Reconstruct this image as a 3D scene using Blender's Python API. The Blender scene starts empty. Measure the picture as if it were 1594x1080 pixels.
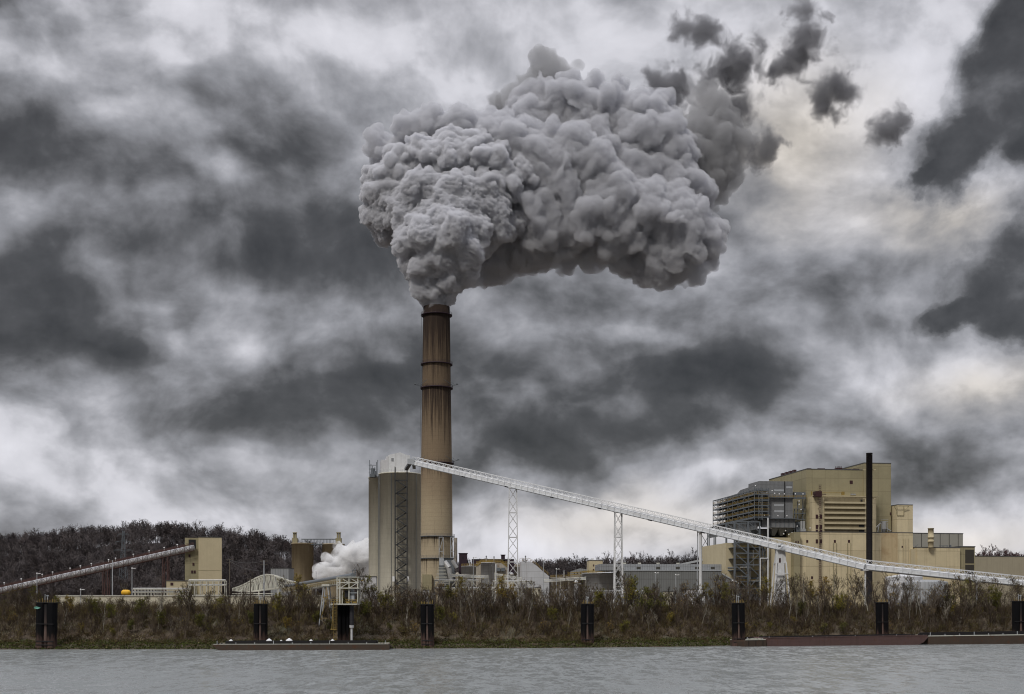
import bpy, math, random
import numpy as np
from mathutils import Vector, Matrix, noise as mnoise
R_ = math.radians
rng = np.random.default_rng(7)
random.seed(7)
sc = bpy.context.scene
COL = sc.collection

# ------------------------------------------------------------------ camera
CAMH, FPX, HX, HY = 10.0, 2000.0, 797.0, 948.0      # eye height, focal length and horizon in photo pixels (1594 wide)
cam = bpy.data.cameras.new('camera')
cam.sensor_width = 36; cam.lens = 36 * FPX / 1594; cam.shift_y = (HY - 540) / 1594
cam.clip_start = 0.5; cam.clip_end = 20000
camo = bpy.data.objects.new('camera', cam); COL.objects.link(camo)
camo.location = (0, 0, CAMH); camo.rotation_euler = (R_(90), 0, 0)
sc.camera = camo

# ------------------------------------------------------------------ render settings
sc.view_settings.view_transform = 'Standard'; sc.view_settings.look = 'None'
sc.view_settings.exposure = 0.12; sc.view_settings.gamma = 1.0
sc.cycles.use_denoising = True; sc.cycles.sample_clamp_indirect = 3.0; sc.cycles.filter_width = 1.1
sc.cycles.max_bounces = 8; sc.cycles.diffuse_bounces = 3; sc.cycles.glossy_bounces = 3
sc.cycles.transparent_max_bounces = 8; sc.cycles.volume_bounces = 7
sc.cycles.volume_max_steps = 160; sc.cycles.volume_step_rate = 1.0

# ------------------------------------------------------------------ sun (veiled by cloud)
SUN = Vector((-0.34, -0.62, 0.74)).normalized()
sl = bpy.data.lights.new('sun', 'SUN'); sl.energy = 1.5; sl.angle = R_(12); sl.color = (1.0, 0.96, 0.9)
so = bpy.data.objects.new('sun', sl); COL.objects.link(so)
so.rotation_euler = SUN.to_track_quat('Z', 'Y').to_euler()

# ------------------------------------------------------------------ world: overcast sky with clouds laid out by compass direction
world = bpy.data.worlds.new("World"); sc.world = world; world.use_nodes = True
wt = world.node_tree; wt.nodes.clear()

class NT:
    """tiny helper for node maths"""
    def __init__(s, tree): s.t = tree
    def n(s, typ, **kw):
        nd = s.t.nodes.new(typ)
        for k, v in kw.items(): setattr(nd, k, v)
        return nd
    def put(s, sock, v):
        if isinstance(v, bpy.types.NodeSocket): s.t.links.new(v, sock)
        elif v is not None: sock.default_value = v
    def m(s, op, a, b=None, c=None, clamp=False):
        nd = s.n('ShaderNodeMath', operation=op, use_clamp=clamp)
        for i, v in enumerate((a, b, c)): s.put(nd.inputs[i], v)
        return nd.outputs[0]
    def v(s, op, a, b=None, scale=None):
        nd = s.n('ShaderNodeVectorMath', operation=op)
        s.put(nd.inputs[0], a); s.put(nd.inputs[1], b)
        if scale is not None: s.put(nd.inputs['Scale'], scale)
        return nd.outputs['Value'] if op in ('LENGTH', 'DOT_PRODUCT', 'DISTANCE') else nd.outputs['Vector']
    def noise(s, vec, scale, detail=4, rough=0.5, dist=0.0, out='Fac', lac=2.0):
        nd = s.n('ShaderNodeTexNoise')
        s.put(nd.inputs['Vector'], vec); nd.inputs['Scale'].default_value = scale
        nd.inputs['Detail'].default_value = detail; nd.inputs['Roughness'].default_value = rough
        nd.inputs['Distortion'].default_value = dist; nd.inputs['Lacunarity'].default_value = lac
        return nd.outputs[out]
    def vor(s, vec, scale, feature='F1', rnd=1.0, out='Distance'):
        nd = s.n('ShaderNodeTexVoronoi', feature=feature)
        s.put(nd.inputs['Vector'], vec); nd.inputs['Scale'].default_value = scale; nd.inputs['Randomness'].default_value = rnd
        return nd.outputs[out]
    def ramp(s, fac, stops, interp='LINEAR'):
        nd = s.n('ShaderNodeValToRGB'); cr = nd.color_ramp; cr.interpolation = interp
        while len(cr.elements) < len(stops): cr.elements.new(0.5)
        for e, (p, c) in zip(cr.elements, stops):
            e.position = p; e.color = tuple(c) + (1,) if len(c) == 3 else c
        s.put(nd.inputs[0], fac); return nd.outputs[0]
    def mr(s, v, a, b, c, d, interp='LINEAR'):
        nd = s.n('ShaderNodeMapRange', interpolation_type=interp)
        for i, x in enumerate((v, a, b, c, d)): s.put(nd.inputs[i], x)
        return nd.outputs[0]
    def mix(s, f, a, b, mode='MIX'):
        nd = s.n('ShaderNodeMix', data_type='RGBA', blend_type=mode)
        s.put(nd.inputs[0], f); s.put(nd.inputs[6], a); s.put(nd.inputs[7], b)
        return nd.outputs[2]
    def xyz(s, x, y, z):
        nd = s.n('ShaderNodeCombineXYZ')
        for i, v in enumerate((x, y, z)): s.put(nd.inputs[i], v)
        return nd.outputs[0]
    def sep(s, v):
        nd = s.n('ShaderNodeSeparateXYZ'); s.put(nd.inputs[0], v); return nd.outputs

def azel(px, py):
    return math.degrees(math.atan((px - HX) / FPX)), math.degrees(math.atan((HY - py) / math.hypot(FPX, px - HX)))

def build_sky():
    W = NT(wt)
    d = W.n('ShaderNodeTexCoord').outputs['Generated']
    X, Y, Z = W.sep(d)
    az = W.m('MULTIPLY', W.m('ARCTAN2', X, Y), 57.2958)
    el = W.m('MULTIPLY', W.m('ARCSINE', Z), 57.2958)
    base = W.xyz(az, el, 0.0)
    dz = W.xyz(X, Y, W.m('MULTIPLY', Z, 1.25))
    # the cloud shapes are bent by turbulence before they are drawn
    n1 = W.v('SUBTRACT', W.noise(dz, 5.0, 3, 0.5, out='Color'), (0.5, 0.5, 0.5))
    n2 = W.v('SUBTRACT', W.noise(dz, 17.0, 7, 0.5, out='Color'), (0.5, 0.5, 0.5))
    wp = W.v('ADD', base, W.v('MULTIPLY', n1, (3.2, 2.4, 0.0)))
    wp = W.v('ADD', wp, W.v('MULTIPLY', n2, (2.6, 1.8, 0.0)))
    tot = None
    def blob(acc, px, py, rx, ry, rot, hard, amp):
        a, e = azel(px, py); k = 57.2958 / FPX
        mp = W.n('ShaderNodeMapping', vector_type='TEXTURE')
        W.put(mp.inputs['Vector'], wp)
        mp.inputs['Location'].default_value = (a, e, 0)
        mp.inputs['Rotation'].default_value = (0, 0, R_(rot))
        mp.inputs['Scale'].default_value = (rx * k, ry * k, 1)
        r = W.v('LENGTH', mp.outputs[0])
        f = W.mr(r, 1.0, hard, 0.0, 1.0, 'SMOOTHSTEP')
        return W.m('MULTIPLY_ADD', f, amp, acc)
    A_ = np.array(COVER, float) / 100; mean = 0.60
    u_, s_, v_ = np.linalg.svd(A_ - mean, full_matrices=False)
    waz, wel = W.sep(wp)[0], W.sep(wp)[1]
    xs = [azel(x, 400)[0] for x in CLOUD_X]; ys = [azel(HX, y)[1] for y in CLOUD_Y]
    xs = [-32.0] + xs + [32.0]; ys = [36.0] + ys + [-2.0]
    fx = W.m('DIVIDE', W.m('SUBTRACT', waz, xs[0]), xs[-1] - xs[0], clamp=True)
    fy = W.m('DIVIDE', W.m('SUBTRACT', wel, ys[-1]), ys[0] - ys[-1], clamp=True)
    acc = mean
    for g in range(2):                       # six separable layers give the whole cover field
        cu, cv = [], []
        for k in range(3 * g, 3 * g + 3):
            q = math.sqrt(s_[k]); a, b = u_[:, k] * q, v_[k] * q
            m1, m2 = abs(a).max(), abs(b).max(); cu.append((a / m1 * .5 + .5, m1)); cv.append((b / m2 * .5 + .5, m2))
        px_ = [(x - xs[0]) / (xs[-1] - xs[0]) for x in xs]; py_ = [(y - ys[-1]) / (ys[0] - ys[-1]) for y in ys]
        V_ = [(.5, .5, .5)] + [tuple(c[0][i] for c in cv) for i in range(16)] + [(.5, .5, .5)]
        U_ = [(.5, .5, .5)] + [tuple(c[0][i] for c in cu) for i in range(15)] + [tuple(c[0][14] for c in cu)]
        rx = W.ramp(fx, list(zip(px_, V_)), 'CARDINAL')
        ry = W.ramp(fy, sorted(zip(py_, U_)), 'CARDINAL')
        sx = W.v('MULTIPLY', W.v('SUBTRACT', rx, (.5, .5, .5)), tuple(2 * c[1] for c in cv))
        sy = W.v('MULTIPLY', W.v('SUBTRACT', ry, (.5, .5, .5)), tuple(2 * c[1] for c in cu))
        acc = W.m('ADD', acc, W.v('DOT_PRODUCT', sx, sy))
    for b in BLOBS: acc = blob(acc, *b)
    n3 = W.v('SUBTRACT', W.noise(d, 14.0, 7, 0.54, out='Color'), (0.5, 0.5, 0.5))
    soft = wp; wp = W.v('ADD', base, W.v('MULTIPLY', n3, (4.6, 4.2, 0.0)))
    heavy = 0.0
    for b in HEAVY: heavy = W.m('MAXIMUM', heavy, blob(0.0, *b, 1.0))
    wp = soft; warm = 0.0
    for b in WARM: warm = blob(warm, *b)
    warm = W.m('MULTIPLY', warm, 1.0, clamp=True)
    # turbulence is added to the cover, then read through a stepped curve: cloud edges appear where the cover crosses a step
    wd = W.v('ADD', dz, W.v('SCALE', W.v('SUBTRACT', W.noise(dz, 3.5, 3, 0.5, out='Color'), (0.5, 0.5, 0.5)), None, 0.10))
    cell = W.vor(W.v('ADD', wd, W.v('SCALE', n2, None, 0.07)), 12.0, 'SMOOTH_F1')          # cauliflower tops
    nz = W.m('SUBTRACT', W.noise(W.v('MULTIPLY', wd, (1.0, 1.0, 2.2)), 6.5, 9, 0.52), 0.5)
    up = W.v('ADD', wd, (0.006, 0.0, 0.022))
    rel = W.m('SUBTRACT', W.noise(wd, 11.0, 8, 0.52), W.noise(up, 11.0, 8, 0.52))
    acc = W.m('MULTIPLY_ADD', W.m('SUBTRACT', acc, 0.6), 1.16, 0.585)
    c = W.m('MULTIPLY_ADD', nz, 0.38, acc)
    c = W.m('MULTIPLY_ADD', heavy, W.m('SUBTRACT', W.m('MULTIPLY_ADD', nz, 0.20, 0.26), c), c)
    c = W.m('MULTIPLY_ADD', W.m('SUBTRACT', 0.42, cell), 0.14, c)
    steps = W.ramp(c, [(0.0, (.24,) * 3), (0.30, (.29,) * 3), (0.37, (.36,) * 3), (0.42, (.39,) * 3), (0.455, (.47,) * 3), (0.54, (.53,) * 3), (0.575, (.60,) * 3), (0.67, (.645,) * 3), (0.705, (.72,) * 3), (0.82, (.775,) * 3), (1.0, (.87,) * 3)], 'B_SPLINE')
    B = W.m('MULTIPLY', W.m('ADD', W.m('MULTIPLY', steps, 0.72), W.m('MULTIPLY', c, 0.28)), 1.0)
    rel2 = W.m('SUBTRACT', W.noise(wd, 5.5, 6, 0.5), W.noise(W.v('ADD', wd, (0.012, 0.0, 0.045)), 5.5, 6, 0.5))
    B = W.m('MULTIPLY_ADD', rel, 0.85, B)
    B = W.m('MULTIPLY_ADD', rel2, 0.45, B)
    B = W.m('MAXIMUM', W.m('MINIMUM', B, W.mr(B, 0.8, 1.1, 0.8, 0.92)), W.mr(B, 0.05, 0.34, 0.22, 0.34))
    B = W.m('MULTIPLY_ADD', B, 1.08, -0.055)
    lin = W.m('POWER', B, 2.2)
    tint = W.ramp(B, [(0.25, (0.99, 0.985, 1.02)), (0.55, (0.97, 0.98, 1.06)), (0.85, (0.985, 0.98, 1.05))])
    warm = W.m('MULTIPLY', warm, W.mr(B, 0.42, 0.68, 0.0, 1.0))
    tint = W.mix(warm, tint, (1.06, 0.985, 0.90, 1))
    clouds = W.mix(1.0, tint, W.n('ShaderNodeCombineColor').outputs[0], 'MULTIPLY')
    cc = wt.nodes.new('ShaderNodeVectorMath'); cc.operation = 'SCALE'
    wt.links.new(tint, cc.inputs[0]); wt.links.new(lin, cc.inputs['Scale'])
    # an overcast sky is brightest overhead
    zen = W.mr(el, 30.0, 78.0, 1.0, ZENITH, 'SMOOTHSTEP')
    c2 = W.v('SCALE', cc.outputs[0], None, W.m('MULTIPLY', W.m('MULTIPLY', zen, W.mr(Y, -0.35, 0.35, 0.5, 1.0)), W.mr(el, -4.0, -1.5, 0.12, 1.0)))
    sky = W.n('ShaderNodeTexSky', sky_type='NISHITA')
    sky.sun_disc = False
    sky.sun_elevation = math.asin(SUN.z); sky.sun_rotation = math.atan2(SUN.x, SUN.y)
    sky.air_density = 1.0; sky.dust_density = 3.0
    bg1 = W.n('ShaderNodeBackground'); W.put(bg1.inputs[0], sky.outputs[0]); bg1.inputs[1].default_value = 0.06
    bg2 = W.n('ShaderNodeBackground'); W.put(bg2.inputs[0], c2); bg2.inputs[1].default_value = 1.0
    mx = W.n('ShaderNodeMixShader'); mx.inputs[0].default_value = 0.94
    wt.links.new(bg1.outputs[0], mx.inputs[1]); wt.links.new(bg2.outputs[0], mx.inputs[2])
    out = W.n('ShaderNodeOutputWorld'); wt.links.new(mx.outputs[0], out.inputs[0])
    world.cycles.sampling_method = 'MANUAL'; world.cycles.sample_map_resolution = 1024

ZENITH = 8.0
# px, py, rx, ry, rotation, hardness, amount   (photo pixels turned into compass direction and elevation)
# broad cloud cover by compass direction (across) and elevation (down), in per cent grey
CLOUD_X = [1594 * k / 15 for k in range(16)]; CLOUD_Y = [60 * k for k in range(15)]
COVER = [
    [22,40,64,74,76,80,80,78,78,78,78,80,82,84,82,72], [38,62,72,74,76,78,80,80,80,82,80,80,82,82,82,72],
    [66,70,70,66,58,62,74,76,76,76,76,78,80,80,78,70], [68,74,72,58,56,60,68,72,70,70,72,78,82,78,72,66],
    [52,48,52,58,46,52,62,62,60,60,62,76,78,74,68,62], [40,36,44,56,42,46,54,56,55,55,56,66,68,70,70,70],
    [54,50,50,44,38,44,50,50,50,50,48,52,58,70,68,66], [42,44,40,34,33,38,44,46,48,52,56,60,56,62,60,56],
    [32,36,46,52,48,46,56,60,48,48,50,50,60,58,56,56], [30,40,46,68,66,54,48,52,54,60,44,40,48,60,66,60],
    [54,50,52,60,52,42,40,44,42,38,34,42,52,66,74,76], [72,68,56,44,38,36,36,38,34,32,40,56,62,66,64,66],
    [78,74,76,70,62,54,52,46,46,56,66,62,56,54,50,56], [72,72,74,70,70,70,64,58,62,80,82,70,60,56,54,60],
    [68,68,68,66,66,68,70,76,84,84,82,78,76,76,74,76]]
BLOBS = [
    (235, 552, 70, 30, -8, 0.1, -0.12), (330, 255, 60, 34, -30, 0.1, 0.10), (85, 640, 60, 30, 0, 0.1, 0.12), (990, 790, 120, 30, 0, 0.1, 0.10),
    (1060, 655, 150, 40, 8, 0.1, -0.07), (1100, 560, 260, 35, 14, 0.1, -0.06), (1000, 520, 120, 26, 0, 0.1, 0.08), (560, 560, 130, 40, 10, 0.1, 0.06),
]
# heavy low clouds with firm edges
HEAVY = [(1590, 40, 82, 140, -5, .4), (1572, 150, 105, 115, -20, .4), (1505, 222, 122, 68, 28, .4), (1440, 265, 62, 32, 24, .3), (1600, 205, 90, 80, 0, .4),
         (1595, 385, 105, 80, -20, .3), (1565, 440, 115, 92, 10, .3), (1500, 485, 80, 36, 10, .3), (1610, 480, 130, 66, 0, .4)]
WARM = [(1240, 220, 230, 190, 0, 0.0, 1.0), (1000, 800, 300, 80, 0, 0.0, 0.7), (1450, 350, 160, 80, 0, 0.0, 0.8),
        (1530, 600, 200, 70, 0, 0.0, 0.8), (1480, 850, 260, 60, 0, 0.0, 0.7)]
build_sky()
# ------------------------------------------------------------------ placing by direction and distance
GZ = 9.3                                             # level of the plant yard above the river
def Xp(px, y): return (px - HX) / FPX * y
def Zp(py, y): return CAMH + (HY - py) * y / FPX
def P(px, py, y): return np.array((Xp(px, y), y, Zp(py, y)))

class Frame:
    """vertical building grid: u runs right, v runs back"""
    def __init__(s, px, y, ang):
        s.o = (Xp(px, y), y); s.c, s.s = math.cos(R_(ang)), math.sin(R_(ang))
    def T(s, p):
        p = np.asarray(p, float); q = p.copy()
        q[:, 0] = s.o[0] + p[:, 0] * s.c - p[:, 1] * s.s
        q[:, 1] = s.o[1] + p[:, 0] * s.s + p[:, 1] * s.c
        return q
    def pt(s, u, v, z): return s.T(np.array([[u, v, z]]))[0]
    def U(s, px, v):
        dx = (px - HX) / FPX
        return (dx * (s.o[1] + v * s.c) - s.o[0] + v * s.s) / (s.c - dx * s.s)
    def V(s, px, u):
        dx = (px - HX) / FPX
        return (s.o[0] + u * s.c - dx * (s.o[1] + u * s.s)) / (dx * s.c + s.s)
    def Z(s, px, py, v):
        u = s.U(px, v); return CAMH + (HY - py) * (s.o[1] + u * s.s + v * s.c) / FPX
    def q(s, px, py, v): return s.U(px, v), v, s.Z(px, py, v)
F0 = Frame(HX, 0, 0)

# ------------------------------------------------------------------ mesh builder
class MB:
    def __init__(s, T=None): s.v = []; s.f = []; s.n = 0; s.T = T; s.smooth = []; s.mi = []
    def add(s, vs, fs, smooth=False, mi=0):
        vs = np.asarray(vs, float)
        if s.T is not None: vs = s.T(vs)
        s.v.append(vs)
        for f in fs: s.f.append(tuple(i + s.n for i in f)); s.smooth.append(smooth); s.mi.append(mi)
        s.n += len(vs); return s
    def box(s, x0, x1, y0, y1, z0, z1, mi=0):
        v = [(x, y, z) for z in (z0, z1) for (x, y) in ((x0, y0), (x1, y0), (x1, y1), (x0, y1))]
        return s.add(v, [(3, 2, 1, 0), (4, 5, 6, 7), (0, 1, 5, 4), (1, 2, 6, 5), (2, 3, 7, 6), (3, 0, 4, 7)], mi=mi)
    def bar(s, p, q, w, h=None, mi=0):
        p, q = np.asarray(p, float), np.asarray(q, float); h = h or w
        d = q - p; L = np.linalg.norm(d)
        if L < 1e-6: return s
        d /= L; up = np.array((0, 0, 1.0)) if abs(d[2]) < 0.95 else np.array((0, 1.0, 0))
        a = np.cross(d, up); a /= np.linalg.norm(a); b = np.cross(a, d)
        a *= w / 2; b *= h / 2
        v = [c + sx * a + sy * b for c in (p, q) for (sx, sy) in ((-1, -1), (1, -1), (1, 1), (-1, 1))]
        return s.add(v, [(3, 2, 1, 0), (4, 5, 6, 7), (0, 1, 5, 4), (1, 2, 6, 5), (2, 3, 7, 6), (3, 0, 4, 7)], mi=mi)
    def tube(s, p, q, r0, r1=None, n=10, cap=True, mi=0):
        p, q = np.asarray(p, float), np.asarray(q, float); r1 = r0 if r1 is None else r1
        d = q - p; L = np.linalg.norm(d); d /= L
        up = np.array((0, 0, 1.0)) if abs(d[2]) < 0.95 else np.array((0, 1.0, 0))
        a = np.cross(d, up); a /= np.linalg.norm(a); b = np.cross(a, d)
        v = []
        for c, r in ((p, r0), (q, r1)):
            for k in range(n):
                t = 2 * math.pi * k / n; v.append(c + r * (math.cos(t) * a + math.sin(t) * b))
        s.add(v, [(k, (k + 1) % n, n + (k + 1) % n, n + k) for k in range(n)], smooth=True, mi=mi)
        if cap: s.add(v, [tuple(range(n))[::-1], tuple(range(n, 2 * n))], mi=mi)
        return s
    def pipe(s, pts, r, n=10):
        for a, b in zip(pts[:-1], pts[1:]): s.tube(a, b, r, r, n)
        return s
    def lathe(s, c, prof, n=40, rf=None, mi=0, cap=True):
        v = []
        for (r, z) in prof:
            for k in range(n):
                t = 2 * math.pi * k / n; rr = r * (rf(t) if rf else 1)
                v.append((c[0] + rr * math.cos(t), c[1] + rr * math.sin(t), z))
        f = [(i * n + k, i * n + (k + 1) % n, (i + 1) * n + (k + 1) % n, (i + 1) * n + k) for i in range(len(prof) - 1) for k in range(n)]
        s.add(v, f, smooth=True, mi=mi)
        if cap:
            m = (len(prof) - 1) * n
            s.add(v[m:], [tuple(range(n))], mi=mi)
        return s
    def poly(s, pts, axis_vec, mi=0):
        """flat polygon pts (3D) extruded along axis_vec"""
        pts = [np.asarray(p, float) for p in pts]; n = len(pts); a = np.asarray(axis_vec, float)
        v = pts + [p + a for p in pts]
        return s.add(v, [tuple(range(n)), tuple(range(2 * n - 1, n - 1, -1))] + [(k, n + k, n + (k + 1) % n, (k + 1) % n) for k in range(n)], mi=mi)
    def ball(s, c, r, seg=12, ring=8, sz=1.0, mi=0):
        v = []; f = []
        for i in range(ring + 1):
            a = math.pi * i / ring
            for k in range(seg):
                t = 2 * math.pi * k / seg
                v.append((c[0] + r * math.sin(a) * math.cos(t), c[1] + r * math.sin(a) * math.sin(t), c[2] + r * sz * math.cos(a)))
        for i in range(ring):
            for k in range(seg): f.append((i * seg + k, (i + 1) * seg + k, (i + 1) * seg + (k + 1) % seg, i * seg + (k + 1) % seg))
        return s.add(v, f, smooth=True, mi=mi)
    def build(s, name, mat, parent=None):
        V = np.concatenate(s.v) if s.v else np.zeros((0, 3))
        if parent is not None: V = V - np.array(root_loc(parent))
        me = bpy.data.meshes.new(name); me.from_pydata(V.tolist(), [], s.f)
        for m in (mat if isinstance(mat, (list, tuple)) else [mat]): me.materials.append(m)
        me.polygons.foreach_set('use_smooth', s.smooth); me.polygons.foreach_set('material_index', s.mi)
        fix_normals(me); me.update()
        o = bpy.data.objects.new(name, me); COL.objects.link(o)
        if parent is not None: o.parent = parent
        return o

def fix_normals(me):
    import bmesh
    if len(me.polygons) > 60000: return
    bm = bmesh.new(); bm.from_mesh(me); bmesh.ops.recalc_face_normals(bm, faces=bm.faces); bm.to_mesh(me); bm.free()

def root_loc(o):
    l = Vector((0, 0, 0))
    while o is not None: l += o.location; o = o.parent
    return l

def fast_mesh(name, V, quads, mat, parent=None, tint=None, mi=None, smooth=False):
    V = np.asarray(V, np.float32)
    if parent is not None: V = V - np.array(root_loc(parent), np.float32)
    me = bpy.data.meshes.new(name); nf = len(quads)
    me.vertices.add(len(V)); me.vertices.foreach_set('co', V.ravel())
    me.loops.add(nf * 4); me.loops.foreach_set('vertex_index', np.asarray(quads, np.int32).ravel())
    me.polygons.add(nf); me.polygons.foreach_set('loop_start', np.arange(nf, dtype=np.int32) * 4)
    for m in (mat if isinstance(mat, (list, tuple)) else [mat]): me.materials.append(m)
    if mi is not None: me.polygons.foreach_set('material_index', np.asarray(mi, np.int32))
    if tint is not None:
        a = me.attributes.new('tint', 'FLOAT', 'FACE'); a.data.foreach_set('value', np.asarray(tint, np.float32))
    me.polygons.foreach_set('use_smooth', np.full(nf, smooth))
    me.update(calc_edges=True); me.validate()
    o = bpy.data.objects.new(name, me); COL.objects.link(o)
    if parent is not None: o.parent = parent
    return o

def thing(name, label, cat, loc, group=None):
    o = bpy.data.objects.new(name, None); COL.objects.link(o); o.empty_display_size = 1
    o.location = tuple(float(t) for t in loc); o['label'] = label; o['category'] = cat
    if group: o['group'] = group
    return o
def tag(o, label, cat, group=None):
    o['label'] = label; o['category'] = cat
    if group: o['group'] = group
    return o
def struct(o): o['kind'] = 'structure'; return o
def stuff(o): o['kind'] = 'stuff'; return o
def rebase(o, loc):
    """move a single-mesh thing's origin to its base"""
    l = Vector(tuple(float(t) for t in loc)); o.data.transform(Matrix.Translation(-l)); o.location = l; return o
def dup(root, loc, rz, scale, label=None, group=None):
    r = root.copy(); COL.objects.link(r); r.location = loc; r.rotation_euler = (0, 0, rz); r.scale = scale
    if label: r['label'] = label
    if group: r['group'] = group
    for ch in root.children:
        c = ch.copy(); COL.objects.link(c); c.parent = r
        for g in ch.children:
            d = g.copy(); COL.objects.link(d); d.parent = c
    return r

# ------------------------------------------------------------------ materials
def newmat(name):
    m = bpy.data.materials.new(name); m.use_nodes = True; nt = m.node_tree; nt.nodes.clear()
    N = NT(nt); out = N.n('ShaderNodeOutputMaterial'); b = N.n('ShaderNodeBsdfPrincipled')
    nt.links.new(b.outputs[0], out.inputs[0]); return m, N, b, out
def C3(c): return (c[0], c[1], c[2], 1.0)

def surf(name, col, rough=0.75, metal=0.0, var=0.18, nscale=0.25, streak=0.0, scol=(0.05, 0.035, 0.025), sscale=0.8,
         ribs=0.0, ribw=1.0, vseam=0.0, seams=0.0, seamh=3.0, rust=0.0, spec=0.3, top=None, blotch=0.0):
    """weathered wall or metal: broad mottling, fine grain, rain streaks, vertical ribs, horizontal joints, rust"""
    m, N, b, out = newmat(name)
    pos = N.n('ShaderNodeNewGeometry').outputs['Position']; X, Y, Z = N.sep(pos)
    c = C3(col)
    n1 = N.noise(pos, nscale, 5, 0.6); n2 = N.noise(pos, nscale * 9, 4, 0.6)
    f = N.m('ADD', N.m('MULTIPLY', N.m('SUBTRACT', n1, 0.5), 2 * var), N.m('MULTIPLY', N.m('SUBTRACT', n2, 0.5), var * 1.3))
    br = N.m('ADD', 1.0, f)
    cur = N.v('SCALE', c[:3], None, br)
    H = N.m('ADD', X, N.m('MULTIPLY', Y, 0.7))
    if streak > 0:
        sv = N.xyz(H, 0.0, N.m('MULTIPLY', Z, 0.035))
        s1 = N.noise(sv, sscale, 6, 0.7)
        s = N.mr(s1, 0.5, 0.72, 0.0, streak)
        s = N.m('MULTIPLY', s, N.mr(N.noise(pos, nscale * 0.6, 3, 0.5), 0.3, 0.65, 0.25, 1.0))
        cur = N.mix(s, cur, C3(scol))
        s3 = N.mr(N.noise(sv, sscale * 2.1, 4, 0.7), 0.55, 0.75, 0.0, streak * 0.35)
        cur = N.mix(s3, cur, (min(1, col[0] * 1.6), min(1, col[1] * 1.6), min(1, col[2] * 1.65), 1))
    if rust > 0:
        r = N.mr(N.noise(pos, nscale * 3.0, 6, 0.7), 0.62 - 0.2 * rust, 0.70, 0.0, 0.9)
        cur = N.mix(r, cur, (0.10, 0.042, 0.02, 1))
    if blotch > 0:
        r = N.mr(N.noise(pos, nscale * 0.5, 4, 0.6), 0.5, 0.65, 0.0, blotch)
        cur = N.mix(r, cur, C3(scol))
    bumps = []
    if ribs > 0:
        w = N.n('ShaderNodeTexWave', wave_type='BANDS', bands_direction='X')
        N.put(w.inputs['Vector'], N.xyz(H, 0.0, 0.0)); w.inputs['Scale'].default_value = 0.314 / ribw * 1.0
        bumps.append((w.outputs['Fac'], ribs))
        g = N.mr(w.outputs['Fac'], 0.0, 0.25, 0.72, 1.0); cur = N.v('SCALE', cur, None, g)
    if seams > 0:
        fr = N.m('FRACT', N.m('DIVIDE', Z, seamh)); k = N.mr(N.m('ABSOLUTE', N.m('SUBTRACT', fr, 0.5)), 0.46, 0.49, 0.0, seams)
        cur = N.mix(k, cur, (col[0] * 0.35, col[1] * 0.33, col[2] * 0.3, 1))
    if vseam > 0:
        fr = N.m('FRACT', N.m('DIVIDE', H, vseam)); k = N.mr(N.m('ABSOLUTE', N.m('SUBTRACT', fr, 0.5)), 0.475, 0.495, 0.0, 0.35)
        cur = N.mix(k, cur, (col[0] * 0.4, col[1] * 0.38, col[2] * 0.35, 1))
        pan = N.n('ShaderNodeTexWhiteNoise', noise_dimensions='2D'); N.put(pan.inputs['Vector'], N.xyz(N.m('FLOOR', N.m('DIVIDE', H, vseam)), N.m('FLOOR', N.m('DIVIDE', Z, seamh)), 0.0))
        cur = N.v('SCALE', cur, None, N.mr(pan.outputs['Value'], 0, 1, 0.91, 1.05))
    N.put(b.inputs['Base Color'], cur)
    b.inputs['Roughness'].default_value = rough; b.inputs['Metallic'].default_value = metal
    b.inputs['Specular IOR Level'].default_value = spec
    h = N.noise(pos, nscale * 14, 5, 0.65)
    bp = N.n('ShaderNodeBump'); bp.inputs['Strength'].default_value = 0.25; bp.inputs['Distance'].default_value = 0.12
    if bumps: h = N.m('ADD', N.m('MULTIPLY', bumps[0][0], bumps[0][1] * 3), h)
    N.put(bp.inputs['Height'], h); N.put(b.inputs['Normal'], bp.outputs[0])
    return m

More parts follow.
